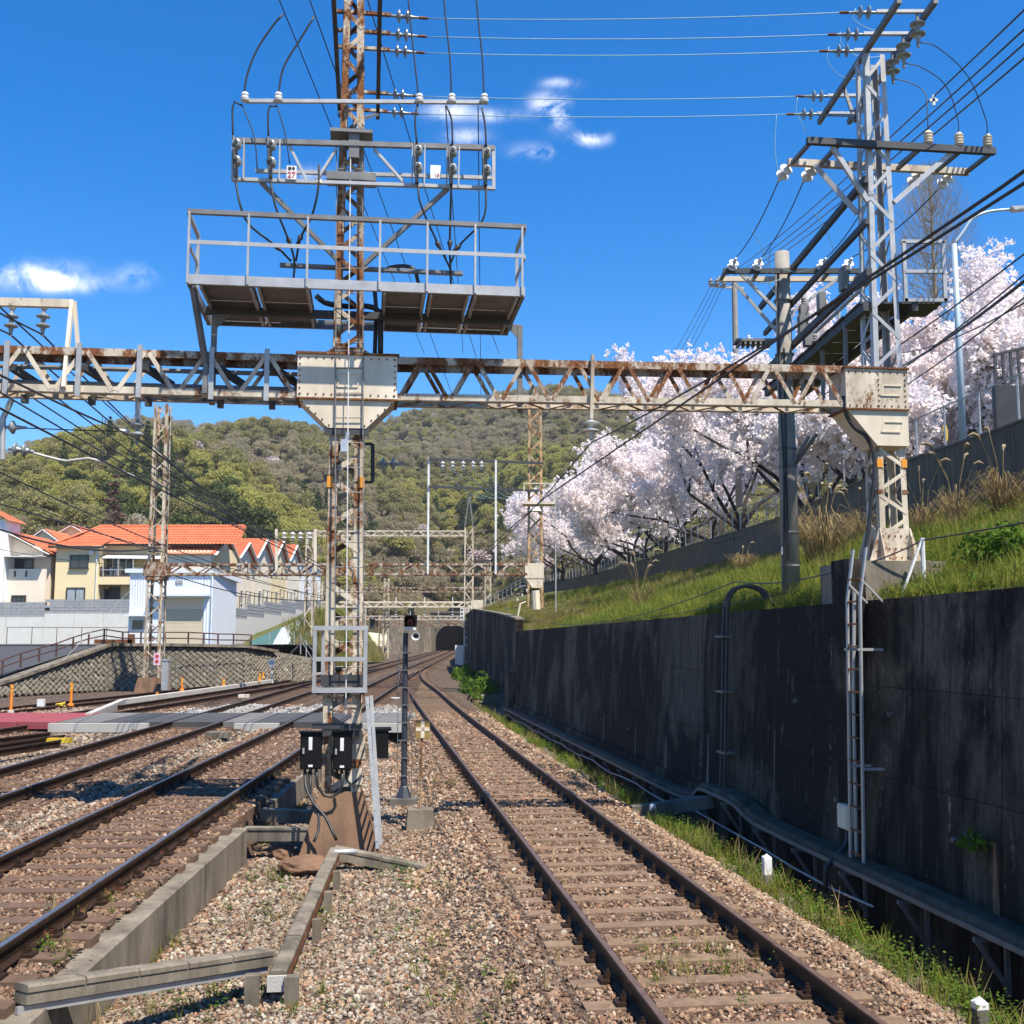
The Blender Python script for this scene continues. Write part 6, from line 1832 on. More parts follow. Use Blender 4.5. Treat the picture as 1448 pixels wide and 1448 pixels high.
for xx in (xl + .05, xl + .7, xr - .7, xr - .05):
    m = MB(); m.bar((xx, 21.75, zc), (xx, 22.25, zc), .06, .06); m.build('crossarm_tie', galv_dark, up_)
for a, b in (((xl + .35, 21.75, zc - .05), (5.32, 21.85, 9.1)), ((xl + .3, 22.25, zc - .05), (5.32, 22.1, 8.8)), ((xr - .4, 21.75, zc - .05), (5.5, 21.85, 9.1))):
    m = MB(); m.bar(a, b, .05, .06); m.build('crossarm_strut', galv, up_)
PIN = []
for px in (1034, 1069, 1160, 1196):
    p = P(px, 380, 21.75); p.z = zc + .05
    dd = Vector((.2, -.85, .5)).normalized(); m = MB(); m.lathe(p - dd * .05, dd, shed_prof(2, .11, .105, .03), 12); smooth_angle(m.build('strain_insulator', porcelain, up_)); PIN.append(p + dd * .3)
m = MB(); m.box((4.75, 21.7, 8.5), (.75, .35, .05)); [m.box((4.45 + .1 * k, 21.7, 8.44), (.04, .34, .06)) for k in range(7)]; m.build('step_shelf', galv_dark, up_)
for dx, dz in ((.35, 9.1), (.42, 8.6), (.55, 8.35)):
    m = MB(); m.box((5.42 + dx, 21.8, dz), (.16, .2, .32)); m.lathe(Vector((5.42 + dx, 21.8, dz + .16)), Z, shed_prof(3, .05, .05, .03, .02), 10); m.build('switch_unit', galv_dark, up_)
m = MB(); m.tube([(5.3, 21.85, 10.0), (5.25, 21.8, 8), (5.3, 21.8, 6), (5.24, 21.82, 3.5)], .025, 6).tube([(5.36, 21.8, 8.4), (5.34, 21.8, 6), (5.32, 21.8, 4.2)], .02, 6); m.build('riser_cable', rubber, up_)
for a, b in (((5.42, 21.9, 6.0), (5.75, 21.6, 6.6)), ((5.55, 21.9, 6.1), (5.9, 21.6, 6.65))):
    m = MB(); m.bar(a, b, .05, .05); m.build('brace', galv_dark, up_)
m = MB(); m.box((5.245, 21.84, 4.4), (.06, .05, .14)); m.build('tag_box', white_paint, up_)
for k, (i, j) in enumerate(((0, 0), (1, 1), (2, 2), (3, 4))):
    wire(sagline(STR[j], PIN[i], .12), .011, wire_dark, ('leftmost', 'second', 'third', 'rightmost')[k] + ' of four wires from the right tower crossarm to the concrete pole', 'wires to the concrete pole')
for k, (a, b, c) in enumerate((((1064, 326), (1082, 360), (1096, 395)), ((1152, 300), (1170, 330), (1180, 358)), ((1040, 375), (1075, 400), (1105, 395)), ((1090, 350), (1085, 395), (1100, 420)), ((1160, 375), (1130, 385), (1105, 380)))):
    wire(curve([P(*a, 21.3), P(*b, 21.5), P(*c, 21.7)], .08), .008, wire_pale, ('upper left', 'right', 'lower left', 'vertical', 'lower right')[k] + ' pale jumper wire curling round the concrete pole head', 'pale jumpers on the concrete pole', 'loop_wire')
# farther thin pole
fp = thing('utility_pole', P(1038, 470, 76) - Z * 9, 'slim far pole with short crossarm, seen over the cherry trees', 'utility pole', 'utility poles')
a = P(1038, 392, 76); m = MB(); m.tube([a - Z * 16, a], [.24, .19], 10); m.build('shaft', pole_concrete, fp)
m = MB(); m.bar(P(1003, 404, 76), P(1052, 408, 76), .16, .16); m.build('crossarm', galv, fp)
for px in (1005, 1014, 1024):
    m = MB(); m.lathe(P(px, 404, 75.8), Z, shed_prof(2, .2, .2, .1, .06), 8); m.build('insulator', porcelain_grey, fp)
# bundle of four lines from the far pole to upper right
for k in range(4):
    a = P(1006 + 5 * k, 402 + 2 * k, 76); b = P(1500, -28 + 22 * k - (8 if k == 0 else 0), 15.5)
    c = P(925 + 6 * k, 540 + 4 * k, 110)
    wire(sagline(c, a, .4, 8)[:-1] + sagline(a, b, .5, 18), .018, wire_dark, ('highest', 'second', 'third', 'lowest')[k] + ' of four dark lines rising to the upper right corner', 'lines to the upper right corner')
m = MB(); p = P(1320, 142, 22); m.box(p, (.05, .05, .22)).box(p, (.16, .05, .06)); tag(m.build('line_spacer', white_paint), 'small white spacer on the rising dark lines', 'spacer')
# lines along the road at the right, under the lamp
for k, (a, b) in enumerate((((1090, 600), (1480, 335)), ((1180, 580), (1480, 362)), ((1200, 590), (1480, 395)), ((1230, 540), (1480, 372)), ((1270, 500), (1480, 410)))):
    wire(sagline(P(a[0], a[1], 44), P(b[0], b[1], 22), .25, 10), .02 if k != 3 else .04, wire_dark, ('topmost', 'second', 'third', 'thick fourth', 'lowest')[k] + ' dark line passing behind the right tower above the fence', 'lines above the fence')
# wire along the bank with its strain clamp
wire(sagline(F(2, 8.3, 4.6), F(15.8, 8.12, 4.15), .15) + sagline(F(15.8, 8.12, 4.15), F(16.2, 7.1, 3.75), .05)[1:] + sagline(F(16.3, 7.0, 3.72), F(22, 7.3, 3.85), .1)[1:] + sagline(F(22, 7.3, 3.85), F(50, 7.3, 3.6), .5)[1:], .012, wire_dark, 'thin guard wire along the top of the black wall, past the white post', 'guard wires')
wire(sagline(F(19, 7.2, 3.5), F(40, 7.4, 3.35), .15), .008, wire_dark, 'fine lower wire along the top of the black wall', 'guard wires')
# street lamp
lp = thing('street_lamp', P(1362, 618, 36), 'pale blue street lamp with curved arm behind the chain-link fence', 'street lamp')
b = P(1362, 625, 36); t_ = P(1362, 345, 36); t_.x = b.x; t_.y = b.y
m = MB(); m.tube([b - Z * .4, b.lerp(t_, .5), t_], [.115, .10, .085], 10); m.build('pole', lamp_pole_m, lp, smooth=True)
pts_ = [t_, P(1364, 325, 36), P(1374, 310, 36), P(1395, 300, 36), P(1428, 296, 36)]
m = MB(); m.tube(curve(pts_, .15), .05, 8); m.build('arm', lamp_pole_m, lp, smooth=True)
q = P(1428, 296, 36); m = MB(); m.prism([q + Vector(v) for v in ((0, -.15, .06), (.7, -.12, .10), (.75, -.10, .02), (.1, -.15, -.07))], (0, .3, 0)); m.build('lamp_head', galv, lp)
m = MB(); m.box(b + Vector((-.18, 0, 5.0)), (.12, .1, .16)); m.build('photo_sensor', white_paint, lp)
p = P(1337, 612, 33); ys_ = thing('round_sign', p - Z * 1.4, 'round yellow sign behind the chain-link fence', 'sign')
ax_ = Vector((.82, -.57, 0)).normalized()
m = MB(); m.lathe(p - ax_ * .02, ax_, [(.26, 0), (.26, .03)], 20); m.build('disc', yellow_paint, ys_)
m = MB(); m.tube([p - Z * 1.4 + Y * .06, p + Z * .2 + Y * .06], .03, 6); m.build('post', galv, ys_)
# ------------------------------------------------------------------ second gantry (about 60 m off) and those beyond
AXW = (X, Y)
def far_gantry(y, pxl, pxr, zb, h, tl, tr, label, mat, hw=.42, panel=.85, bp=.9, leg=.11, bw=.10, depth=.8):
    xl, xr = (pxl - 724) / 1600 * y, (pxr - 724) / 1600 * y
    t = thing('gantry_beam', Vector(((xl + xr) / 2, y, zb)), label, 'gantry beam', 'gantry beams')
    tri_beam(t, Vector((xl + hw, y - depth / 2, zb)), Vector((xr - hw, y - depth / 2, zb)), h, depth, bp, leg, .02, bw, mat, mat, mat)
    return t, xl, xr
def far_tower(x, y, z0, z1, h0, h1, panel, leg, bw, mat, label, faces=(0, 1, 2, 3)):
    t = thing('lattice_tower', Vector((x, y, z0)), label, 'tower', 'lattice towers')
    lattice(t, 0, 0, [(z0, h0), (z1, h1)], panel, leg, .02, bw, mat, None, AXW, Vector((x, y, 0)), faces)
    return t
g2, xl2, xr2 = far_gantry(60, 222, 757, 6.1, .62, 1, 1, 'long rusty beam of the second gantry, in front of the houses', cream_rust2, .42, bw=.085, leg=.10)
mid_rust = rusty('half_rusted_cream_paint', (.62, .54, .40), .56)
tl2 = far_tower(xl2, 60, .75, 15.3, .43, .35, .78, .12, .08, mid_rust, 'tall rusty tower in front of the pale blue shed')
m = MB(); m.box((xl2, 60, 6.42), (1.15, 1.0, .75)); m.box((xl2, 60, 6.0), (.95, .95, .3)); m.build('gusset_box', cream_rust2, tl2)
m = MB(); m.v = [Vector((xl2 + a * .85, 60 + b * .85, -.3)) for a, b in ((-1, -1), (1, -1), (1, 1), (-1, 1))] + [Vector((xl2 + a * .62, 60 + b * .6, .76)) for a, b in ((-1, -1), (1, -1), (1, 1), (-1, 1))]; m.f = [(0, 1, 5, 4), (1, 2, 6, 5), (2, 3, 7, 6), (3, 0, 4, 7), (4, 5, 6, 7)]
tag(m.build('tower_footing', conc_rust), 'brown concrete footing of the rusty tower by the shed', 'footing')
m = MB(); p = P(222, 932, 59.3); m.box(p, (.34, .03, .62)); pl = m.build('warning_plate', plain('pink_white_plate', (.72, .55, .60), (.62, .40, .48), 12, .6)); tag(pl, 'small pink and white plate on the rusty tower', 'sign')
for k, dz in enumerate((.14, -.12)):
    m = MB(); m.lathe(p + Vector((0, -.016, dz)), -Y, [(.10, 0), (.10, .006)], 12); m.lathe(p + Vector((0, -.022, dz)), -Y, [(.065, 0), (.065, .006)], 12); m.build('printed_ring', red_paint, pl)
m = MB(); p = P(234, 955, 58.6); m.box(p, (.32, .3, 1.5)).box(p + Z * .78, (.4, .36, .08)); cb = m.build('signal_cabinet', galv); tag(cb, 'slim grey cabinet beside the footing of the rusty tower', 'cabinet')
for a, b in (((215, 780), (232, 780)), ((214, 773), (236, 776))):
    m = MB(); m.bar(P(a[0] - 6, a[1], 59.4), P(b[0] - 8, b[1], 59.4), .07, .07); m.build('step_bracket', dark_steel, tl2)
wire([P(213, 805, 59.5), P(88, 935, 50)], .012, galv, 'pale guy wire slanting from the rusty tower down to the orange post', 'guy wires', 'guy_wire')
orange_rust = rusty('orange_rusted_paint', (.56, .37, .18), .55)
tr2 = far_tower(xr2, 60.3, 4.4, 15.1, .42, .36, .8, .12, .09, orange_rust, 'slim orange-brown tower in front of the cherry trees')
m = MB(); m.box((xr2 - .05, 60.3, 6.35), (1.0, .95, .8)); m.prism([Vector((xr2 - .5, 59.85, 5.95)), Vector((xr2 + .45, 59.85, 5.95)), Vector((xr2 + .35, 59.85, 5.45)), Vector((xr2 - .2, 59.85, 5.45))], (0, .9, 0)); m.build('gusset_box', cream_clean, tr2)
m = MB(); m.box((xr2 + .2, 60.2, 9.95), (1.7, 1.1, .12)); m.bar((xr2 - .6, 59.7, 10), (xr2 - .6, 59.7, 11), .05, .05).bar((xr2 + 1.0, 59.7, 10), (xr2 + 1.0, 59.7, 11.2), .05, .05).bar((xr2 - .6, 59.7, 11), (xr2 + 1.0, 59.7, 11), .05, .05); m.build('ladder_stand', cream_clean, tr2)
m = MB(); m.lathe(Vector((xr2, 59.7, 9.5)), Z, [(.35, 0), (.28, .12), (.08, .25)], 10); m.build('floodlight', white_paint, tr2)
m = MB(); m.bar(Vector((xr2 + 1.1, 60.4, 4.2)), Vector((xr2 + 1.1, 60.4, 11.2)), .06, .06); m.build('ladder_stile', galv, tr2)
for k in range(4):
    z = 4.8 + k * .25
    m = MB(); m.lathe(Vector((xr2 - 1.0 + .25 * k, 59.8, z)), X, [(.02, 0), (.13, .03), (.02, .1)], 8); m.build('insulator', porcelain, tr2)
m = MB(); m.tube([Vector((xr2 - .5, 59.8, 4.7)), Vector((xr2 - .8, 59.8, 4.6)), Vector((xr2 - 1.0, 59.8, 3.6))], .05, 6).tube([Vector((xr2, 59.8, 5.3)), Vector((xr2 + .05, 59.8, 4.3))], .22, 8); m.build('pipe', cream_clean, tr2)
# white mast frame on the second gantry
mf = thing('mast_frame', P(605, 812, 59.6), 'two tall white masts with dark cross bars on the second gantry', 'mast frame')
for px, y0, y1 in ((605, 812, 647), (701, 812, 651)):
    a, b = P(px, y0, 59.5), P(px, y1, 59.5); b.x = a.x; m = MB(); m.bar(a, b, .10, .10, Y); m.build('mast', white_paint, mf)
for y0, y1, xe in ((649, 655, 768), (688, 694, 762)):
    m = MB(); m.bar(P(606, y0, 59.4), P(xe, y1, 59.8), .10, .13); m.build('cross_bar', dark_steel, mf)
for px in (626, 640, 655, 669, 681):
    m = MB(); m.lathe(P(px, 652, 59.4), -Z, shed_prof(2, .17, .15, .05, .06), 8); smooth_angle(m.build('insulator', porcelain, mf))
for k, px in enumerate((626, 640, 655, 669, 681)):
    wire(sagline(P(px, 664, 59.4), P(px + 60, 705, 100), .4, 8), .02, wire_pale, ('first', 'second', 'third', 'fourth', 'fifth')[k] + ' from the left of the pale wires under the white mast frame', 'wires under the mast frame')
mf2 = thing('mast_frame', P(391, 805, 59.6), 'short pair of cream masts with four insulators on the second gantry', 'mast frame')
for px in (391, 446):
    m = MB(); m.bar(P(px, 808, 59.5), P(px, 748, 59.5), .13, .13, Y); m.build('mast', cream_clean, mf2)
m = MB(); m.bar(P(391, 751, 59.5), P(446, 751, 59.5), .06, .07); m.build('cross_bar', dark_steel, mf2)
for px in (402, 414, 425, 438):
    m = MB(); m.lathe(P(px, 752, 59.5), -Z, shed_prof(2, .2, .16, .05, .05), 8); smooth_angle(m.build('insulator', porcelain, mf2))
# tall portal beyond
g3, xl3, xr3 = far_gantry(104, 438, 663, 12.2, .55, 1, 1, 'thin high beam of the tall third gantry below the mast frame', cream_rust, .4, bw=.1, leg=.13)
far_tower(xl3, 104, .3, 12.8, .42, .36, 1.15, .12, .10, cream_rust, 'lattice leg of the tall third gantry just right of the central tower')
t = far_tower(xr3, 104, .3, 13.0, .45, .40, 1.15, .12, .10, cream_rust, 'lattice leg of the tall third gantry left of the cherry trees')
m = MB(); m.bar((xr3 - .4, 104, 13), (xr3, 104, 16.2), .12, .12).bar((xr3 + .4, 104, 13), (xr3, 104, 16.2), .12, .12); m.build('peak', galv_dark, t)
g4, xl4, xr4 = far_gantry(122, 452, 675, 6.2, .65, 1, 1, 'white-edged beam of the gantry above the tunnel approach', cream_clean, .5, bw=.10, leg=.15)
far_tower(xl4, 122, 0, 9, .45, .42, 1.2, .13, .10, cream_rust, 'left leg of the gantry above the tunnel approach')
m = MB(); m.box((xr4, 122, 6.5), (1.3, 1.0, 1.0)).box((xr4, 122, 5.2), (.8, .8, 1.8)); o = m.build('gantry_support', cream_clean); tag(o, 'cream end box of the tunnel-approach gantry on the curved wall', 'support')
g5, xl5, xr5 = far_gantry(150, 505, 690, 9.0, .7, 1, 1, 'brownish beam of a distant gantry among bare trees', cream_rust2, .4, bw=.11, leg=.14)
far_tower(xl5, 150, 0, 10.5, .45, .4, 1.4, .14, .11, cream_rust, 'left leg of the distant brownish gantry')
far_tower(xr5, 150, 5, 13, .45, .4, 1.4, .14, .11, cream_rust, 'right leg of the distant brownish gantry')
far_tower((547 - 724) / 1600 * 152, 152, .3, 11, .4, .35, 1.4, .14, .11, cream_rust, 'slim distant lattice mast behind the signal post')
g6, xl6, xr6 = far_gantry(180, 515, 662, 5.9, .7, 1, 1, 'beam of the fifth gantry low in front of the tunnel', cream_rust, .4, bw=.12, leg=.15)
far_tower(xl6, 180, 0, 8.5, .45, .4, 1.5, .15, .12, cream_rust, 'left leg of the gantry low in front of the tunnel')
g7, xl7, xr7 = far_gantry(225, 540, 655, 5.6, .8, 1, 1, 'farthest gantry beam just in front of the tunnel mouth', cream_rust2, .4, bw=.13, leg=.16)
far_tower(xl7, 225, 0, 8, .5, .45, 1.6, .16, .12, cream_rust2, 'left leg of the farthest gantry')
for k, (px, y) in enumerate(((560, 122), (600, 122), (640, 122), (580, 180), (620, 180))):
    a = P(px, 906 - (6.2 - CAM_H) * 1600 / y, y); m = MB(); m.tube([a + Z * 1.2, a - Z * .6], .06, 6); m.lathe(a - Z * .6, -Z, shed_prof(2, .2, .18, .05, .05), 8); tag(m.build('hanging_insulator', porcelain), ('first', 'second', 'third', 'fourth', 'fifth')[k] + ' hanging insulator from the left under the far gantries', 'insulator', 'insulators under the far gantries')

# ------------------------------------------------------------------ tunnel portal
tp = thing('tunnel_portal', Vector((-15.4, 292, 0)), 'dark railway tunnel mouth in a concrete portal at the end of the tracks', 'tunnel')
cx, ry, rx_, y0 = -15.2, 4.2, 4.3, 290.
arch = [(cx - rx_, 0)] + [(cx - rx_ * math.cos(a), 2.6 + ry * math.sin(a)) for a in np.linspace(0, PI, 17)] + [(cx + rx_, 0)]
m = MB(); n = len(arch)
for (x_, z_) in arch:
    m.v.append(Vector((x_, y0, z_)))
outer = [(cx - 9, 0)] + [(cx - 9 + 18 * k / 16., 9.6) for k in range(17)] + [(cx + 9, 0)]
for (x_, z_) in outer:
    m.v.append(Vector((x_, y0, z_)))
for k in range(n - 1):
    m.f.append((k, k + 1, n + k + 1, n + k))
m.build('portal_face', conc_mid, tp)
m = MB()
for yy_ in (y0, y0 + 70):
    for (x_, z_) in arch:
        m.v.append(Vector((x_, yy_, z_)))
for k in range(n - 1):
    m.f.append((k, n + k, n + k + 1, k + 1))
m.f.append(tuple(range(n, 2 * n))); m.build('lining', tunnel_dark, tp)
m = MB(); m.box((cx, y0 + 30, 9.9), (18.6, 61, .5)); m.build('portal_roof', conc_old, tp)
for k in range(17):
    a = PI * (k + .5) / 17
    m = MB(); c = Vector((cx - (rx_ + .35) * math.cos(a), y0 - .06, 2.6 + (ry + .35) * math.sin(a))); d = Vector((math.cos(a), 0, -math.sin(a))); m.box(c, (.6, .2, .72), (d, Y, d.cross(Y))); m.build('arch_stone', conc_mid, tp)
# wing walls at the left of the portal
for k, (x0, x1, ya, yb, z, lab) in enumerate((((-26.2), (-22.6), 236, 250, 7.4, 'left pale concrete wing wall before the tunnel'), ((-23.6), (-20.9), 252, 270, 7.6, 'middle pale concrete wing wall before the tunnel'), ((-21.6), (-19.4), 271, 288, 7.2, 'right pale concrete wing wall beside the tunnel mouth'))):
    m = MB(); m.v = [Vector(v) for v in ((x0, ya, -.3), (x1, ya + 3, -.3), (x1, yb, -.3), (x0 - 1.5, yb, -.3), (x0 + .5, ya, z), (x1 - .1, ya + 3, z), (x1 - .1, yb, z), (x0 - 1, yb, z))]
    m.f = [(0, 1, 5, 4), (1, 2, 6, 5), (2, 3, 7, 6), (3, 0, 4, 7), (4, 5, 6, 7)]
    tag(m.build('wing_wall', conc_mid), lab, 'wall', 'wing walls of the tunnel')
m = MB(); m.v = [Vector(v) for v in ((-9.6, 240, -.2), (-8.6, 200, -.2), (-6.5, 200, -.2), (-6.5, 240, -.2), (-9.6, 240, 7.2), (-7.4, 200, 5.2), (-6.5, 200, 5.2), (-6.5, 240, 7.2))]
m.f = [(0, 4, 5, 1), (1, 5, 6, 2), (2, 6, 7, 3), (3, 7, 4, 0), (4, 7, 6, 5)]; tag(m.build('wing_wall', conc_mid), 'pale concrete wing wall right of the tunnel mouth', 'wall', 'wing walls of the tunnel')
m = MB(); p = P(653, 926, 130); m.box(p - Z * .2, (1.5, .8, 2.6)); m.box(p - Z * 1.75, (1.8, 1, .5)); tag(m.build('relay_cabinet', white_paint), 'white relay cabinet at the end of the curved wall', 'cabinet')
m = MB(); p = P(659.5, 931, 112); m.box(p, (.55, .15, 1.9)).box(p - Z * 1.1, (.1, .1, .6)); tag(m.build('navy_board', navy), 'upright navy board against the curved wall', 'board')
m = MB(); p = P(662.5, 900, 112); m.tube([p - Z * 2.6, p + Z * 2.4], .06, 6); tag(m.build('slim_pole', galv), 'slim grey pole against the curved wall', 'pole')
sg_ = thing('letter_board', P(657, 868, 125), 'white lettered board above the curved wall end', 'sign'); p = P(657, 868, 124); m = MB(); m.box(p, (.95, .06, 1.4)); m.build('plate', white_paint, sg_)
for k in range(3):
    for j in range(3):
        m = MB(); m.box(p + Vector((-.3 + .3 * j, -.035, .42 - .42 * k)), (.2, .006, .24)); m.build('character', black_paint, sg_)

# ------------------------------------------------------------------ rising ground on the left, stone wall and yard
ZY = 2.40
YW = lambda px: 63 + max(0, px - 150) * .05
# yard surface
m = MB(); m.v = [Vector(v) for v in ((-60, 66.5, ZY), (-23.5, 66.2, ZY), (-19.5, 67.5, ZY), (-14.5, 82, ZY), (-15, 100, ZY), (-60, 100, ZY))]; m.f = [(0, 1, 2, 3, 4, 5)]
struct(m.build('yard', asphalt))
m = MB(); m.v = [Vector(v) for v in ((-60, 52, .4), tuple(P(-60, 976, 55)), tuple(P(3, 955, 56.6)), tuple(P(147, 909.5, 64.2)), (-22.8, 66.6, ZY + .01), (-60, 66.6, ZY + .01))]; m.f = [(0, 1, 2, 5), (2, 3, 4, 5)]; struct(m.build('ramp_road', asphalt))
sw = thing('stone_wall', P(200, 975, 63), 'sloping retaining wall of diamond-laid stones below the shed yard', 'wall')
# wall face as a surface from bottom line to top line; stones laid as diamonds
bot = [P(-60, 988, 54), P(0, 984, 55), P(150, 977, 62), P(260, 974, 63.5), P(345, 971, 66), P(440, 962, 74)]
top = [P(-60, 984, 54.4), P(0, 964, 55.9), P(150, 911.5, 63.6), P(260, 912, 65.2), P(345, 914, 68), P(440, 930, 76)]
def wl(u, v):
    i = min(int(u), 4); f_ = u - i
    return bot[i].lerp(bot[i + 1], f_).lerp(top[i].lerp(top[i + 1], f_), v)
m = MB()
for k in range(41):
    u = k / 8
    m.v += [wl(u, 0) + Y * .10 - Z * .4, wl(u, 1) + Y * .10]
for k in range(40):
    m.f.append((2 * k, 2 * k + 2, 2 * k + 3, 2 * k + 1))
m.build('backing', plain('dark_mortar', (.125, .109, .082), (.105, .092, .07), 3, .9), sw)
stn = MB(); stn.v = [Vector(v) for v in ((0, 0, -.5), (.5, 0, 0), (0, 0, .5), (-.5, 0, 0), (0, -.16, -.36), (.36, -.16, 0), (0, -.16, .36), (-.36, -.16, 0))]; stn.f = [(0, 1, 5, 4), (1, 2, 6, 5), (2, 3, 7, 6), (3, 0, 4, 7), (4, 5, 6, 7)]
s = NT('grey_brown_wall_stone'); c = s.ramp(s.rnd(), [(0, (.135, .118, .088)), (.5, (.155, .136, .102)), (.85, (.175, .155, .12)), (1, (.20, .18, .14))])
c = s.mix(s.step(s.noise(1.4, 6, .75, s.pos((2.5, 1, .35))), .60, .66), c, (.38, .36, .31)); s.color(c); s.rough(.9, 0, .2); s.bump(s.noise(8, 5, .7), .5, .05)
stone_me = stn.mesh('stone'); stone_me.materials.append(s.m)
cnt = 0; rest = MB(); cand = []
step = .38
pl_ = [0.0]
L_ = [(bot[i + 1] - bot[i]).length for i in range(5)]
for i in range(5):
    nn = int(L_[i] / step)
    for k in range(nn):
        u = i + k / nn
        h = (wl(u, 1) - wl(u, 0)).length
        nv = int(h / (step * .5))
        for j in range(nv):
            uu = u + (.5 / nn if j % 2 else 0)
            if h < .3:
                continue
            cand.append((uu, (j + .5) / max(nv, 1), i))
RN.shuffle(cand)
for uu, v, i in cand:
    uu = min(uu, 4.999)
    p = wl(uu, v)
    if p.z > wl(uu, 1).z - .12:
        continue
    d = (bot[i + 1] - bot[i]); az = math.atan2(d.y, d.x)
    upv = (wl(uu, 1) - wl(uu, 0)); tilt = math.atan2(math.hypot(upv.x * 0, upv.y), upv.z) if upv.z > 0 else 0
    if 0 < uu and cnt < 298 and proj(p)[0] > -20:
        inst('stone', stone_me, sw, p + Y * .05, (-tilt * .5, 0, az), (step * .97, RN.uniform(.6, 1.0) * .4, step * .97)); cnt += 1
    else:
        M = Matrix.Translation(p + Y * .05) @ Matrix.Rotation(az, 4, 'Z') @ Matrix.Diagonal((step * .97, .55, step * .97, 1)); n0 = len(rest.v)
        rest.v += [M @ v_ for v_ in stn.v]; rest.f += [tuple(n0 + q for q in f_) for f_ in stn.f]
o = rest.build('remaining_stones', s.m, sw); o['kind'] = 'stuff'
m = MB(); m.sweep([wl(u, 1) + Z * .02 for u in np.linspace(.0, 4.4, 30)], [(-.15, -.10), (.45, -.10), (.45, .06), (-.15, .06)]); m.build('coping', conc_mid, sw)

# rusty railing along the ramp and yard
rl = thing('rusty_railing', P(146, 905, 63.6), 'dark red rusted pipe railing along the ramp and yard edge', 'railing')
ln = [(-30, 966, 55.6), (3, 954, 56.6), (29, 944, 57.9), (55, 936, 59.2), (79.5, 929, 60.5), (103, 920, 61.9), (125, 913, 63.1), (147, 908, 64.3), (173, 912, 64), (199, 912, 64.3), (233, 912, 64.8), (266, 912, 65.3), (288, 913, 65.8), (308, 914, 66.5), (330, 914, 67.3), (355, 915, 68.5)]
base_ = [P(*q) for q in ln]
HT = [.72] * len(base_)
for i, p in enumerate(base_):
    m = MB(); m.tube([p, p + Z * HT[i]], .05, 6); m.build('post', rail_rust, rl)
for f_ in (1.0, .52):
    m = MB(); m.tube([p + Z * (.72 * f_) for p in base_], .038, 6); m.build('rail', rail_rust, rl)
m = MB(); p = P(155, 906, 66); m.box(p + Vector((.3, 0, -.05)), (2.2, .5, .25)).box(p + Vector((1.25, 0, .1)), (.25, .5, .55)); tag(m.build('buffer_beam', rust_mat), 'rusty low bar stored behind the railing near the shed door', 'scrap')

# ------------------------------------------------------------------ pale concrete retaining wall of the houses with block courses
YH = 96.
hwall = thing('house_retaining_wall', Vector((-30, YH, ZY)), 'pale concrete retaining wall with block courses below the houses', 'wall')
def zat(py, y):
    return CAM_H + (906 - py) / 1600 * y
def X_(px, y):
    return (px - 724) / 1600 * y
xw = [X_(-40, YH), X_(67, YH), X_(200, YH)]
for (a, b, yt, yb_) in ((xw[0], xw[1], 852, 873), (xw[1], xw[2] + 2, 848, 868)):
    zt, zm = zat(yt, YH), zat(yb_, YH)
    nseg = max(2, round((b - a) / 2.6))
    for k in range(nseg):
        x0 = a + (b - a) * k / nseg + .01; x1 = a + (b - a) * (k + 1) / nseg - .01
        m = MB(); m.box(((x0 + x1) / 2, YH, (ZY - .3 + zm) / 2), (x1 - x0, .5, zm - ZY + .3)); m.build('concrete_panel', conc_white, hwall)
    rws = 5; hh = (zt - zm) / rws
    for r_ in range(rws):
        nb = round((b - a) / .8)
        for k in range(nb):
            o_ = .4 if r_ % 2 else 0
            x0 = a + (b - a) * k / nb + .012 + o_; x1 = min(b, a + (b - a) * (k + 1) / nb - .012 + o_)
            if x1 - x0 > .1:
                m = MB(); m.box(((x0 + x1) / 2, YH + RN.uniform(-.01, .01), zm + hh * (r_ + .5)), (x1 - x0, .4, hh - .025)); m.build('concrete_block', block_grey, hwall)
# receding part to the right of the shed: stepped panels climbing toward the hill
RC = [(318, 98), (352, 108), (376, 117), (400, 128), (420, 140), (438, 152), (466, 172)]
TOPY = [(857, 873), (853, 872), (850, 868), (848, 866), (847, 862), (846, 860)]
hw2 = thing('stepped_retaining_wall', Vector((X_(330, 98), 98, ZY)), 'stepped concrete and block retaining wall climbing away right of the shed', 'wall')
for i in range(len(RC) - 1):
    (pa, ya), (pb_, yb2) = RC[i], RC[i + 1]
    a = Vector((X_(pa, ya), ya, 0)); b = Vector((X_(pb_, yb2), yb2, 0)); d = (b - a).normalized(); r_ = Vector((-d.y, d.x, 0))
    zt = zat(TOPY[i][0], ya); zm = zat(TOPY[i][1], ya)
    m = MB(); m.bar(a + d * .01 + Z * ((zm + ZY - .5) / 2) + r_ * .2, b - d * .01 + Z * ((zm + ZY - .5) / 2) + r_ * .2, .4, zm - ZY + .5); m.build('concrete_panel', conc_white, hw2)
    for q in range(4):
        hh = (zt - zm) / 4
        m = MB(); m.bar(a + d * .03 + Z * (zm + hh * (q + .5)) + r_ * .2, b - d * .03 + Z * (zm + hh * (q + .5)) + r_ * .2, .34 - .02 * (q % 2), hh - .04); m.build('block_course', block_grey, hw2)
# thin mesh rail in front of the wall
tf = thing('thin_wire_fence', Vector((X_(14, 92), 92, ZY)), 'thin brown wire fence in front of the pale house wall', 'fence')
for px in (14, 49, 84, 119, 154, 190):
    m = MB(); m.tube([Vector((X_(px, 92), 92, ZY)), Vector((X_(px, 92), 92, ZY + 1.35))], .03, 5); m.build('post', rail_rust, tf)
m = MB(); m.tube([Vector((X_(14, 92), 92, ZY + 1.35)), Vector((X_(190, 92), 92, ZY + 1.32))], .025, 5); m.build('rail', rail_rust, tf)

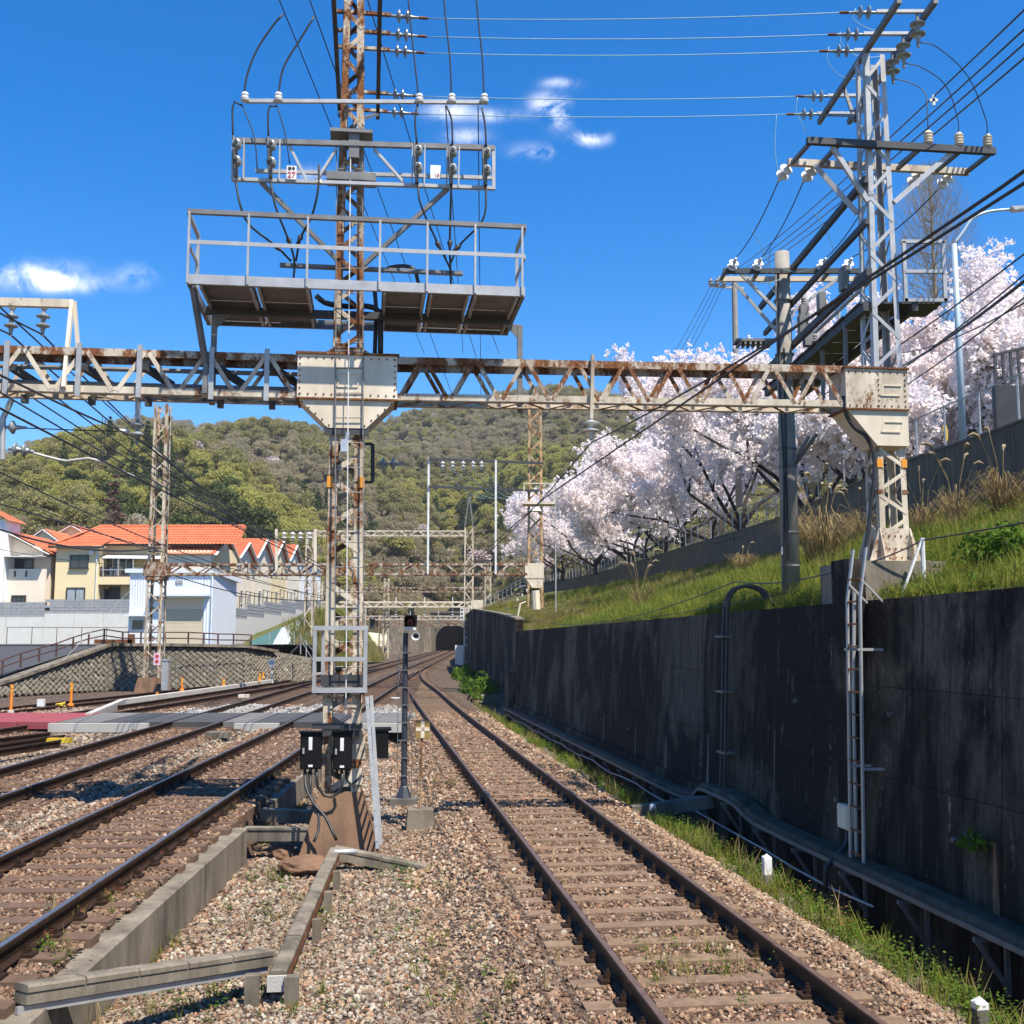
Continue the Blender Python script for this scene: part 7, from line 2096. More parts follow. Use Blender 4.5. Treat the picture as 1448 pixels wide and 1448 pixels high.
# ------------------------------------------------------------------ pale blue shed
YS = 78.
sh = thing('corrugated_shed', Vector((X_(240, YS), YS, ZY)), 'pale blue corrugated steel shed with tan roller shutter', 'shed')
xa, xb, xc = X_(184, YS), X_(300, YS), X_(335, 84)
zr0, zr1 = zat(806, YS), zat(812, YS)
def corr(x0, x1, y0, z0, z1, parent, name='corrugated_wall'):
    m = MB(); per = .09; n = int((x1 - x0) / per * 2)
    for k in range(n + 1):
        x = x0 + (x1 - x0) * k / n; yy_ = y0 - (.035 if k % 4 in (1, 2) else 0)
        m.v += [Vector((x, yy_, z0)), Vector((x, yy_, z1))]
    for k in range(n):
        m.f.append((2 * k, 2 * k + 2, 2 * k + 3, 2 * k + 1))
    return m.build(name, shed_blue, parent)
xs0, xs1 = X_(236, YS), X_(289, YS); zs1 = zat(845, YS)
corr(xa, xs0, YS, ZY, zr0 - .1, sh); corr(xs1, xb, YS, ZY, zr0 - .1, sh); corr(xs0, xs1, YS, zs1, zr0 - .1, sh)
m = MB(); m.v = [Vector(v) for v in ((xb, YS, ZY), (xc, 84, ZY), (xc, 84, zat(823, 84)), (xb, YS, zr0 - .1))]; m.f = [(0, 1, 2, 3)]; m.build('side_wall', shed_blue, sh)
m = MB(); m.v = [Vector(v) for v in ((xa, YS + .1, ZY), (xa, 86, ZY), (xa, 86, zr0), (xa, YS + .1, zr0))]; m.f = [(0, 1, 2, 3)]; m.build('side_wall', shed_blue, sh)
rf = MB(); rf.v = [Vector(v) for v in ((xa - .3, YS - .22, zr0 + .05), (xb + .1, YS - .22, zr0 + .05), (xc + .4, 83.8, zat(820, 84)), (xa - .3, 86, zr0 + .35))]; rf.v += [v - Z * .28 for v in rf.v]; rf.f = [(0, 1, 2, 3), (7, 6, 5, 4), (0, 4, 5, 1), (1, 5, 6, 2), (2, 6, 7, 3), (3, 7, 4, 0)]; rf.build('roof', shed_blue, sh)
n = 34
for k in range(n):
    z0 = ZY + (zs1 - ZY) * k / n; m = MB(); m.prism([Vector((xs0, YS + .06, z0)), Vector((xs0, YS + .03, z0 + .01)), Vector((xs0, YS + .03, z0 + (zs1 - ZY) / n - .02)), Vector((xs0, YS + .06, z0 + (zs1 - ZY) / n - .005))], (xs1 - xs0, 0, 0))
    m.build('shutter_slat', shutter_m, sh)
m = MB(); m.box(((xs0 + xs1) / 2 - .3, YS - .35, zs1 + .12), (xs1 - xs0 + 1.5, .7, .14)); m.build('canopy', shed_blue, sh)
m = MB(); m.box((X_(254, YS), YS - .04, zat(824, YS)), (.5, .08, .28)).box((X_(254, YS), YS - .09, zat(823.5, YS)), (.4, .03, .2)); m.build('vent', galv, sh)
xd = X_(198, YS)
m = MB(); m.box((xd, YS - .06, ZY + .8), (1.15, .08, 1.6)); dd_ = m.build('door', trim_white, sh)
m = MB(); m.box((xd, YS - .11, ZY + 1.36), (.75, .03, .62)); m.build('door_window', glass, dd_)
m = MB(); m.box((xd, YS - .28, ZY + 1.98), (1.6, .55, .10)); m.build('door_canopy', shed_blue, sh)
m = MB(); m.tube([Vector((xb + .05, YS - .1, ZY)), Vector((xb + .05, YS - .1, zr0))], .06, 6); m.build('downpipe', shed_blue, sh)

# ------------------------------------------------------------------ houses
def tile_roof(name, quad, parent, along_x=True, per=.32, amp=.05, mat=roof_m):
    """ridge-and-furrow tile surface over a bilinear quad a,b (eave) c,d (ridge)"""
    a, b, c, d = [Vector(q) for q in quad]
    L = max((b - a).length, (c - d).length); n = max(4, int(L / per * 4)); rows = max(3, int((d - a).length / .45))
    nrm = (b - a).cross(d - a).normalized()
    if nrm.z < 0:
        nrm = -nrm
    m = MB()
    for j in range(rows + 1):
        v = j / rows
        for sub_ in ((0, 1) if 0 < j < rows else (0,)):
            for i in range(n + 1):
                u = i / n; p = a.lerp(b, u).lerp(d.lerp(c, u), v)
                m.v.append(p + nrm * (amp * (.5 + .5 * math.cos(u * L / per * 2 * PI)) + (.0 if sub_ == 0 else .045)))
    R_ = 1 + (rows - 1) * 2 + 1
    for j in range(R_ - 1):
        for i in range(n):
            k = j * (n + 1) + i; m.f.append((k, k + 1, k + n + 2, k + n + 1))
    return m.build(name, mat, parent)
def window(parent, x, y, z, w, h, g=glass, frame=trim_dark, sill=True, n=2):
    m = MB(); m.box((x, y - .03, z), (w, .06, h)); wd = m.build('window', g, parent)
    m = MB(); t_ = .09
    m.box((x, y - .07, z + h / 2), (w + t_, .1, t_)).box((x, y - .07, z - h / 2), (w + t_, .1, t_)).box((x - w / 2, y - .07, z), (t_, .096, h - t_)).box((x + w / 2, y - .07, z), (t_, .096, h - t_))
    for k in range(1, n):
        m.box((x - w / 2 + w * k / n, y - .068, z), (.07, .09, h - t_))
    m.build('frame', frame, wd)
    if sill:
        m = MB(); m.box((x, y - .12, z - h / 2 - .09), (w + .2, .2, .06)); m.build('sill', frame, wd)
    return wd
def pxwin(parent, y, x0, x1, y0, y1, **k):
    return window(parent, (X_(x0, y) + X_(x1, y)) / 2, y, (zat(y0, y) + zat(y1, y)) / 2, X_(x1, y) - X_(x0, y), zat(y0, y) - zat(y1, y), **k)
Y1 = 98.
h1 = thing('house', Vector((X_(130, Y1), Y1, zat(850, Y1))), 'yellow two-storey house with orange hipped tile roof and laundry balcony', 'house', 'orange-roofed houses')
zb = zat(853, Y1) - .2; ze = zat(773, Y1)
xa1, xm1, xb1 = X_(78, Y1), X_(139, Y1), X_(300, Y1)
m = MB(); m.box(((xa1 + xm1) / 2, Y1 + 4, (zb + ze) / 2), (xm1 - xa1, 8, ze - zb)); m.build('wall', wall_yellow, h1)
m = MB(); m.box(((xm1 + xb1) / 2 + .01, Y1 + 5.2, (zb + ze) / 2), (xb1 - xm1, 7, ze - zb + .35)); m.build('wall', wall_yellow, h1)
ov = .45
e0 = (xa1 - ov, Y1 - ov, ze); e1 = (xm1 + .6, Y1 - ov, ze - .05)
zr = zat(744, Y1 + 4); xr0 = X_(137, Y1 + 4)
xr1 = X_(345, Y1 + 4)
tile_roof('roof', (e0, (xm1 + .35, Y1 - ov, ze), (xm1 + .9, Y1 + 2.2, ze + 1.0), (xr0 - 2.0, Y1 + 2.2, ze + 1.0)), h1)
tile_roof('roof', ((xa1 + .6, Y1 + .5, ze + .25), (X_(335, Y1), Y1 + .5, ze + .25), (xr1, Y1 + 4.5, zr), (xr0, Y1 + 4.5, zr)), h1)
m = MB(); m.v = [Vector(v) for v in ((e0[0], e0[1], ze), (e0[0], Y1 + 9, ze), (xr0, Y1 + 4.5, zr + .02))]; m.f = [(0, 2, 1)]; m.build('roof_hip', roof_m, h1)
m = MB(); m.tube([Vector((xr0, Y1 + 4.5, zr + .06)), Vector((xr1, Y1 + 4.5, zr + .06))], .13, 6).tube([Vector((xr0, Y1 + 4.5, zr + .06)), Vector((e0[0], e0[1], ze + .08))], .11, 6); m.build('ridge_tiles', roof_m, h1)
m = MB(); m.box(((xa1 + xm1) / 2, Y1 - ov, ze - .1), (xm1 - xa1 + 1.1, .14, .16)); m.build('gutter', trim_dark, h1)
m = MB(); m.box(((xm1 + xb1) / 2, Y1 + .8, ze + .2), (xb1 - xm1, .14, .16)); m.build('gutter', trim_dark, h1)
m = MB(); m.tube([Vector((xm1 - .15, Y1 - .08, ze - .2)), Vector((xm1 - .15, Y1 - .08, zb))], .05, 6); m.build('downpipe', trim_white, h1)
pxwin(h1, Y1, 99, 124, 786, 803); pxwin(h1, Y1, 96, 121, 832, 851, g=curtain)
ybk = Y1 + 1.7
# balcony with canopy, door wall behind
pxwin(h1, ybk, 150, 188, 789, 814, n=4, frame=trim_white)
bal = MB(); x0, x1 = X_(139, Y1), X_(190, Y1); z0, z1 = zat(827, Y1), zat(816, Y1)
bal.box(((x0 + x1) / 2, Y1 + .15, (z0 + z1) / 2), (x1 - x0, .2, z1 - z0)); bal.box(((x0 + x1) / 2, Y1 + .95, z0 + .1), (x1 - x0 - .02, 1.5, .2)); bo = bal.build('balcony', wall_yellow, h1)
for k in range(12):
    m = MB(); x = x0 + (x1 - x0) * (k + .5) / 12; m.box((x, Y1 + .12, z1 + .3), (.05, .05, .6)); m.build('baluster', trim_dark, bo)
m = MB(); m.box(((x0 + x1) / 2, Y1 + .12, z1 + .6), (x1 - x0, .07, .07)); m.build('handrail', galv, bo)
m = MB(); m.v = [Vector(v) for v in ((x0 + .3, Y1 - .2, zat(789, Y1)), (x1 + 2.6, Y1 - .2, zat(790, Y1)), (x1 + 2.6, Y1 + 1.6, zat(783, Y1)), (x0 + .3, Y1 + 1.6, zat(782, Y1)))]; m.v += [v - Z * .08 for v in m.v]; m.f = [(0, 1, 2, 3), (7, 6, 5, 4), (0, 4, 5, 1), (1, 5, 6, 2), (3, 7, 4, 0)]; m.build('canopy', trim_white, h1)
for k in range(5):
    m = MB(); x = x0 + .4 + (x1 + 2.1 - x0) * k / 4; m.bar((x, Y1 - .15, zat(789, Y1)), (x, Y1 + .05, z1), .05, .05); m.build('canopy_post', trim_white, h1)
for k in range(7):
    m = MB(); x = x0 + .5 + k * .42; m.box((x, Y1 + .5, z1 + .55 - .05 * (k % 3)), (.28, .05, .5 + .12 * (k % 2))); o = m.build('laundry', (trim_dark, curtain, trim_white, wall_tan)[k % 4]); tag(o, ('first', 'second', 'third', 'fourth', 'fifth', 'sixth', 'seventh')[k] + ' piece of laundry from the left on the yellow house balcony', 'laundry', 'laundry on the balcony')
m = MB(); m.box((X_(152, ybk), ybk - .06, zat(841, ybk)), (.55, .06, .9)); m.build('window', glass, h1)
m = MB(); m.box((X_(163, ybk), ybk - .06, zat(843, ybk)), (1.0, .08, 1.6)); m.build('door', trim_dark, h1)
m = MB(); p = Vector((X_(129, Y1), Y1 - .1, zat(782, Y1))); m.lathe(p, -Y, [(.1, 0), (.22, .08), (.22, .16), (.1, .22)], 12); m.build('vent_hood', trim_white, h1)
# aerial
ae = thing('tv_aerial', Vector((X_(194, Y1 + 4.5), Y1 + 4.5, zr)), 'roof aerial on the ridge of the yellow house', 'aerial'); p = Vector((X_(194, Y1 + 4.5), Y1 + 4.5, zr)); m = MB(); m.tube([p, p + Z * 1.0], .04, 5); m.build('mast', galv, ae)
m = MB(); m.bar(p + Vector((-.6, 0, .85)), p + Vector((.6, 0, .85)), .05, .05); [m.bar(p + Vector((-.5 + .25 * k, -.35, .88)), p + Vector((-.5 + .25 * k, .35, .88)), .03, .03) for k in range(5)]; m.build('boom', galv, ae)
# pink-cream house at left
Y2 = 97.; xa2, xb2 = X_(-40, Y2), X_(64, Y2); zb2 = zat(857, Y2); zw2 = zat(805, Y2)
h2 = thing('house', Vector((X_(30, Y2), Y2, zb2)), 'pinkish cream house with gable roof at the left edge', 'house', 'orange-roofed houses')
m = MB(); m.box(((xa2 + xb2) / 2, Y2 + .15, (zb2 + zw2) / 2), (xb2 - xa2, .3, zw2 - zb2)); m.box(((xa2 + xb2) / 2, Y2 + 5.4, (zb2 + zat(786, Y2)) / 2), (xb2 - xa2 - .3, 8, zat(786, Y2) - zb2)); m.build('wall', wall_pink, h2)
gx0, gx1 = X_(-60, Y2), X_(67, Y2); zg0, zg1 = zat(784, Y2), zat(754, Y2); xg = X_(4, Y2)
m = MB(); m.prism([Vector((gx0, Y2 + .6, zg0)), Vector((gx1 - .4, Y2 + .6, zg0)), Vector((xg, Y2 + .6, zg1 - .1))], (0, .3, 0)); m.build('gable', wall_cream, h2)
tile_roof('roof', ((gx1 + .2, Y2 - .1, zg0 + .05), (gx1 + .2, Y2 + 9, zg0 + .05), (xg, Y2 + 9, zg1 + .25), (xg, Y2 - .1, zg1 + .25)), h2)
tile_roof('roof', ((gx0, Y2 + 9, zg0 + .05), (gx0, Y2 - .1, zg0 + .05), (xg, Y2 - .1, zg1 + .25), (xg, Y2 + 9, zg1 + .25)), h2)
m = MB(); m.bar((xg, Y2 - .16, zg1 + .15), (gx1 + .15, Y2 - .16, zg0 - .05), .06, .28, Y); m.build('barge_board', trim_white, h2)
m = MB(); m.box((X_(22, Y2), Y2 - .2, zat(788, Y2)), (X_(66, Y2) - X_(-20, Y2), 1.3, .10)); m.build('canopy', trim_white, h2)
pxwin(h2, Y2 + 1.35, 19, 46, 791, 804); pxwin(h2, Y2, 19, 38, 843, 852, n=3)
for px in (21, 37):
    m = MB(); m.box((X_(px, Y2), Y2 - .03, zat(812, Y2)), (.14, .06, .5)); m.build('slit', trim_dark, h2)
for px in (30, 45, 60):
    m = MB(); m.bar((X_(px, Y2), Y2 - .3, zat(788, Y2)), (X_(px, Y2), Y2 - .3, zat(782, Y2)), .05, .05); m.build('canopy_post', galv, h2)
# tall white corner building at the very left edge
m = MB(); m.box((X_(-30, 96), 97.6, (zat(860, 96) + zat(735, 96)) / 2), (X_(3, 96) - X_(-63, 96), 3, zat(735, 96) - zat(860, 96))); hh_ = thing('house', Vector((X_(-20, 90), 92, zat(860, 90))), 'white house corner with orange eave at the far left edge', 'house', 'orange-roofed houses'); m.build('wall', wall_white, hh_)
tile_roof('roof', ((X_(9, 96), 95.7, zat(736, 96)), (X_(9, 96), 99.5, zat(736, 96)), (X_(-40, 96), 99.5, zat(712, 96)), (X_(-40, 96), 95.7, zat(712, 96))), hh_)
# small houses behind
def small_house(px, y, w, zbase, pyE, pyR, wallm, label, gable_front=True, depth=7, win=()):
    t = thing('house', Vector((X_(px, y), y, zbase)), label, 'house', 'orange-roofed houses')
    x = X_(px, y); ze_, zr_ = zat(pyE, y), zat(pyR, y)
    m = MB(); m.box((x, y + depth / 2, (zbase + ze_) / 2), (w, depth, ze_ - zbase)); m.build('wall', wallm, t)
    if gable_front:
        m = MB(); m.prism([Vector((x - w / 2 + .01, y + .001, ze_ + .001)), Vector((x + w / 2 - .01, y + .001, ze_ + .001)), Vector((x, y + .001, zr_))], (0, depth - .05, 0)); m.build('gable', wallm, t)
        for sg in (-1, 1):
            q = [(x + sg * (w / 2 + .3), y - .35, ze_ - .25), (x + sg * (w / 2 + .3), y + depth, ze_ - .25), (x, y + depth, zr_ + .12), (x, y - .35, zr_ + .12)]
            if sg < 0:
                q = [q[1], q[0], q[3], q[2]]
            tile_roof('roof', q, t)
            m = MB(); m.bar((x, y - .40, zr_ + .02), (x + sg * (w / 2 + .32), y - .40, ze_ - .33), .08, .22, Y); m.build('barge_board', trim_white, t)
    else:
        tile_roof('roof', ((x - w / 2 - .3, y - .4, ze_), (x + w / 2 + .3, y - .4, ze_), (x + w / 2 + .3, y + depth / 2, zr_), (x - w / 2 - .3, y + depth / 2, zr_)), t)
    for (x0, x1, y0, y1) in win:
        pxwin(t, y, x0, x1, y0, y1, sill=False)
    return t
small_house(60, 112, 3.0, 6, 764, 750, wall_cream, 'small cream gable house between the pink and yellow houses', True, 6, ((60, 66, 768, 776),))
small_house(100, 118, 2.6, 6, 752, 744, wall_yellow, 'tiny far gable house behind the yellow house')
small_house(22, 116, 4.6, 6, 766, 753, wall_cream, 'low far house with orange roof behind the pink house', False)
m = MB(); m.box((X_(71, 101), 103, 8.0), (1.1, 5, 6)); o = m.build('house_wing', wall_tan); tag(o, 'narrow tan house wing between the pink and yellow houses', 'house')
# terrace of gabled houses whose gables face the tracks, receding to the right of the shed
def row_house(i, pyE, pyR, wm, label, depth=9, gable=True):
    (pa, ya), (pb_, yb2) = RC[i], RC[i + 1]
    a = Vector((X_(pa, ya), ya, 0)); b = Vector((X_(pb_, yb2), yb2, 0)); d = (b - a).normalized(); nn = Vector((d.y, -d.x, 0))
    a = a - nn * 1.3 + d * .25; b = b - nn * 1.3 - d * .25; mid = (a + b) / 2
    zb_ = zat(856, ya) - .4; ze_ = zat(pyE, (ya + yb2) / 2); zr_ = zat(pyR, (ya + yb2) / 2)
    t = thing('house', Vector((mid.x, mid.y, zb_)), label, 'house', 'orange-roofed houses'); L = (b - a).length
    m = MB(); m.box(mid - nn * (depth / 2) + Z * ((zb_ + ze_) / 2), (L, depth, ze_ - zb_), (d, -nn, Z)); m.build('wall', wm, t)
    if gable:
        m = MB(); m.prism([a + Z * (ze_ + .001), b + Z * (ze_ + .001), mid + Z * zr_], -nn * (depth - .1)); m.build('gable', wm, t)
        for e_, o_ in ((a - d * .35, -1), (b + d * .35, 1)):
            q = [e_ + nn * .4 + Z * (ze_ - .2), e_ - nn * depth + Z * (ze_ - .2), mid - nn * depth + Z * (zr_ + .15), mid + nn * .4 + Z * (zr_ + .15)]
            tile_roof('roof', q if o_ > 0 else [q[1], q[0], q[3], q[2]], t)
            m = MB(); m.bar(mid + nn * .45 + Z * (zr_ + .05), e_ + nn * .45 + Z * (ze_ - .3), .08, .24, nn); m.build('barge_board', trim_white, t)
    else:
        tile_roof('roof', (a + nn * .5 + Z * ze_, b + nn * .5 + Z * ze_, b - nn * depth * .5 + Z * zr_, a - nn * depth * .5 + Z * zr_), t)
    for fx, fz, w, h in ((.3, .78, .9, 1.1), (.7, .78, .9, 1.1), (.35, .25, .8, 1.3), (.75, .22, .7, .8)):
        if RN.random() < .85:
            c = a.lerp(b, fx) + nn * .03 + Z * (zb_ + (ze_ - zb_) * fz)
            m = MB(); m.box(c, (w, .06, h), (d, nn, Z)); wd = m.build('window', glass, t)
            m = MB(); m.box(c + nn * .03 + Z * h / 2, (w + .1, .08, .08), (d, nn, Z)).box(c + nn * .03 - Z * h / 2, (w + .1, .08, .08), (d, nn, Z)).box(c + nn * .03, (.07, .07, h), (d, nn, Z)); m.build('frame', trim_white, wd)
    return t
for k, (e_, r_, wm, lab) in enumerate(((787, 760, wall_cream, 'first gabled cream house right of the shed'), (790, 769, wall_pink, 'second gabled house right of the shed, pinkish'), (791, 764, wall_cream, 'third gabled cream house right of the shed'), (793, 767, wall_yellow, 'fourth gabled house right of the shed, yellowish'), (795, 772, wall_cream, 'fifth gabled house right of the shed'), (799, 777, wall_white, 'white house farthest right, left of the central tower'))):
    row_house(k, e_, r_, wm, lab, 4 if k == 0 else 9, k != 5)
# slim fence on top of the stepped wall
sfz = thing('balcony_fence', Vector((X_(360, 108), 108, 6)), 'thin dark fence along the top of the stepped wall', 'fence')
for i in range(len(RC) - 1):
    (pa, ya), (pb_, yb2) = RC[i], RC[i + 1]; zt = zat(TOPY[i][0], ya)
    for q in range(4):
        f_ = q / 4; yq = ya + (yb2 - ya) * f_; m = MB(); m.tube([Vector((X_(pa + (pb_ - pa) * f_, yq) - .25, yq, zt)), Vector((X_(pa + (pb_ - pa) * f_, yq) - .25, yq, zt + 1.1))], .04, 5); m.build('post', trim_dark, sfz)
    m = MB(); m.tube([Vector((X_(pa, ya) - .25, ya, zt + 1.1)), Vector((X_(pb_, yb2) - .25, yb2, zt + 1.1))], .035, 5); m.build('rail', trim_dark, sfz)

# grassy mound and tarps right of the shed
m = MB()
mp_ = [(338, 914, 79), (360, 906, 83), (385, 894, 91), (400, 888, 97), (420, 878, 104), (440, 868, 112), (470, 860, 125), (500, 875, 140), (522, 905, 150)]
for px, py, y in mp_:
    t_ = P(px, py, y); m.v += [t_, Vector((t_.x + 3.2, t_.y - 6 - (px - 385) * .02, .2)), Vector((t_.x - 2, t_.y + 14, t_.z + 1.0))]
for i in range(len(mp_) - 1):
    k = 3 * i; m.f += [(k, k + 1, k + 4, k + 3), (k + 2, k, k + 3, k + 5)]
struct(m.build('grass_mound', grassy, smooth=True))
def mound(px, f_):
    yr = np.interp(px, [a for a, b, c in mp_], [c for a, b, c in mp_]); i = np.interp(px, [a for a, b, c in mp_], [b for a, b, c in mp_]); tp_ = P(px, i, yr)
    return tp_.lerp(Vector((tp_.x + 3.2, tp_.y - 6 - (px - 385) * .02, .2)), f_)
for (p0, p1, sk, f0, f1, dz, mt, lab) in ((352, 428, 0, .0, .42, .10, tarp_green, 'green tarp on the slope right of the shed'), (362, 392, 36, .03, .44, .20, tarp_white, 'pale strip of tarp over the green tarp')):
    n = 14; m = MB()
    for i in range(n + 1):
        for j in range(n + 1):
            f_ = f0 + (f1 - f0) * j / n; px = p0 + (p1 - p0) * i / n + sk * (1 - j / n)
            m.v.append(mound(px, f_) + Z * (dz + .07 * math.sin(i * 1.7 + j) * math.sin(j * 1.3)))
    for i in range(n):
        for j in range(n):
            k = i * (n + 1) + j; m.f.append((k, k + n + 1, k + n + 2, k + 1))
    tag(m.build('tarp', mt, smooth=True), lab, 'tarp', 'tarps on the slope')
# undergrowth on the mound and left cutting
pts = []
for _ in range(2600):
    px = RN.uniform(400, 522); y = RN.uniform(90, 150); i = np.interp(px, [a for a, b, c in mp_], [b for a, b, c in mp_]); z = RN.uniform(.2, zat(i, np.interp(px, [a for a, b, c in mp_], [c for a, b, c in mp_])))
    yr = np.interp(px, [a for a, b, c in mp_], [c for a, b, c in mp_]); f_ = RN.random()
    tp_ = P(px, i, yr); q = tp_.lerp(Vector((tp_.x + 3.2, tp_.y - 6 - (px - 385) * .02, .2)), f_); pts.append(tuple(q))
pts = np.array(pts); n = len(pts)
scatter('mound_grass', pts, NR.choice([0, 1, 2, 3, 4], n), np.stack([NR.normal(0, .15, n), NR.normal(0, .15, n), NR.uniform(0, 6.28, n)], 1), NR.uniform(1.2, 2.6, n), [o.copy() for o in VEG], 'rough grass on the mound right of the tarps', 'grass')
# green chain barrier beside the mound
gb = thing('wire_barrier', P(443, 930, 70), 'pale wire barrier fence left of the guard frame', 'fence')
for px, py0, py1, y in ((381, 912, 895, 80), (416, 912, 893, 76), (425, 925, 897, 72), (433, 935, 905, 70)):
    m = MB(); m.tube([P(px, py0, y), P(px, py1, y)], .04, 5); m.build('post', galv, gb)
for a, b in (((425, 900, 72), (447, 925, 66)), ((425, 905, 72), (447, 940, 66)), ((390, 945, 70), (440, 893, 66)), ((380, 958, 70), (430, 905, 68))):
    m = MB(); m.tube([P(*a), P(*b)], .02, 4); m.build('strand', galv, gb)

# ------------------------------------------------------------------ orange posts and small signs on the left
def opost(px, py0, py1, y, label, w=.11):
    a, b = P(px, py0, y), P(px, py1, y); b.x = a.x
    t = thing('orange_post', a, label, 'post', 'orange posts along the siding'); m = MB(); m.tube([a, b], w / 2, 8); m.build('shaft', orange_post_m, t)
    m = MB(); m.lathe(a - Z * .03, Z, [(w * 1.1, 0), (w * 1.0, .08), (w * .6, .1)], 10); m.build('base', conc_light if px < 30 else orange_post_m, t)
    m = MB(); m.lathe(b - Z * .25, Z, [(w * .56, 0), (w * .56, .05)], 8).lathe(b - Z * .12, Z, [(w * .56, 0), (w * .56, .05)], 8); m.build('band', yellow_paint, t)
opost(15, 1007, 968, 41, 'leftmost orange post, in a pale concrete base')
opost(100, 997, 965, 45, 'orange post in front of the stone wall where the guy wire lands')
opost(257, 976, 958, 56, 'orange post right of the rusty tower footing')
opost(222, 988, 979, 50, 'short orange post on the long low kerb')
opost(316, 970, 960, 60, 'small orange post before the stone wall, mid left')
opost(367, 962, 952, 66, 'small orange post near the round white sign')
for k in range(8):
    opost(372 + 9 * k, 958 - k * 1.5, 950 - k * 1.7, 68 + 1.5 * k, ('first', 'second', 'third', 'fourth', 'fifth', 'sixth', 'seventh', 'eighth')[k] + ' of the row of tiny orange stakes behind the round sign', .09)
opost(680, 986, 966, 62, 'thin orange stake by the path at the far end of the ditch', .07)
opost(662, 972, 957, 78, 'second thin orange stake by the far path', .07)
rs = thing('round_sign', P(384, 966, 62), 'small round white sign on a white post left of the guard frame', 'sign')
m = MB(); m.tube([P(385, 966, 62), P(384, 938, 62)], .04, 6); m.build('post', white_paint, rs)
p = P(384, 937.5, 61.9); m = MB(); m.lathe(p, -Y, [(.19, 0), (.19, .03)], 18); m.build('disc', white_paint, rs)
textmesh('43', .2, p - Y * .034, X, Z, black_paint, rs)
m = MB(); p = G(58, 998, .1); m.box(p + Z * .12, (.25, .2, .28)); tag(m.build('white_marker', white_paint), 'small white block at the foot of the stone wall', 'marker')
m = MB(); p = G(345, 986, .15); m.box(p + Z * .06, (.45, .3, .14)); tag(m.build('cream_block', cream_clean), 'cream block lying between the second and fourth tracks', 'block')
m = MB(); p = G(559, 990, .02); m.box(p + Z * .05, (.4, .3, .14)); tag(m.build('white_marker', white_paint), 'flat white block between the rails before the signal post', 'marker')
m = MB(); p = G(308, 1042, .15); m.box(p + Z * .06, (.6, .4, .14)); tag(m.build('concrete_stub', conc_mid), 'flat concrete slab in front of the walkway', 'block')
for k, q in enumerate((((0, 1062), (90, 1048)), ((0, 1070), (85, 1056)), ((0, 1052), (70, 1044)))):
    m = MB(); m.sweep([G(q[0][0] - 40, q[0][1] + 6, .12), G(q[1][0], q[1][1], .12)], RAILP); tag(m.build('stored_rail', rail_side), ('front', 'middle', 'rear')[k] + ' rusty rail stored on the ballast at the left edge', 'rail', 'stored rails')
m = MB(); p = G(84, 1047, .2); m.bar(p - X * .3, p + X * .3, .15, .12); tag(m.build('yellow_clamp', yellow_paint), 'small yellow clamp on the end of the stored rails', 'clamp')
# yellow hose tangle at the guy wire foot
m = MB(); p = G(85, 1001, .2); m.tube(curve([p + Vector((.16 * math.cos(k), .16 * math.sin(k), .05 + .02 * k)) for k in range(8)], .1), .035, 6); tag(m.build('yellow_hose', yellow_paint, smooth=True), 'yellow coiled cover at the foot of the guy wire', 'hose')

# ------------------------------------------------------------------ signal post and cross board between the tracks
sp0 = G(571, 1131, -.32); sp1 = P(580, 900, sp0.y)
sg = thing('signal_post', sp0, 'dark signal post with hooded red lamp between the tracks', 'signal')
m = MB(); tp1 = Vector((sp0.x, sp0.y, P(578, 895, sp0.y).z)); m.tube([sp0, tp1], [.062, .05], 10); m.build('shaft', bluegrey_post, sg)
m = MB(); m.lathe(sp0 + Z * .04, Z, [(.15, 0), (.14, .03), (.08, .2), (.065, .22)], 8); m.build('base', bluegrey_post, sg)
m = MB(); m.box(sp0 - Z * .04, (.5, .45, .16)); m.build('plinth', conc_old, sg)
hd = P(580.5, 878, sp0.y - .05)
m = MB(); m.box(hd + Y * .06, (.23, .16, .22)); m.build('lamp_case', box_black, sg)
m = MB(); m.lathe(hd - Y * .02, -Y, [(.08, 0), (.085, .02), (.06, .035), (.02, .04)], 16); smooth_angle(m.build('red_lens', red_lens, sg))
hood = MB(); n = 12
for j in range(2):
    for k in range(n + 1):
        a = math.radians(-15 + 210 * k / n); hood.v.append(hd + Vector((.105 * math.cos(a), -.02 - .2 * j, .105 * math.sin(a))))
for k in range(n):
    hood.f.append((k, k + 1, n + 2 + k, n + 1 + k))
hood.build('hood', box_black, sg)
m = MB(); m.box(P(580, 889, sp0.y - .1), (.22, .03, .045)); m.build('label_strip', white_paint, sg)
hn = P(588.5, 899.5, sp0.y - .15); m = MB(); m.lathe(hn, -Y, [(.03, 0), (.05, .04), (.078, .10), (.082, .10), (.05, .035)], 14); m.build('horn', white_paint, sg)
m = MB(); m.lathe(hn - Y * .02, -Y, [(.04, 0), (.04, .03)], 12); m.build('horn_centre', box_black, sg)
m = MB(); m.tube([P(588.5, 898, sp0.y), P(588.5, 882, sp0.y)], .012, 5); m.build('horn_bracket', galv, sg)
for k in range(8):
    z = sp0.z + .45 + k * .33; m = MB(); m.bar(Vector((sp0.x - .12, sp0.y - .06, z)), Vector((sp0.x + .12, sp0.y - .06, z)), .02, .02); m.build('step', galv_dark, sg)
for dx in (-.13, .14):
    m = MB(); m.tube([Vector((sp0.x + dx, sp0.y, sp0.z + .1)), Vector((sp0.x + dx, sp0.y, sp0.z + 2.7))], .006, 4); m.build('guide_wire', galv_dark, sg)
xp = G(594, 1168, -.36)
xs_ = thing('cross_board', xp, 'small yellow board with a pale cross on a rusty post in a concrete block', 'sign')
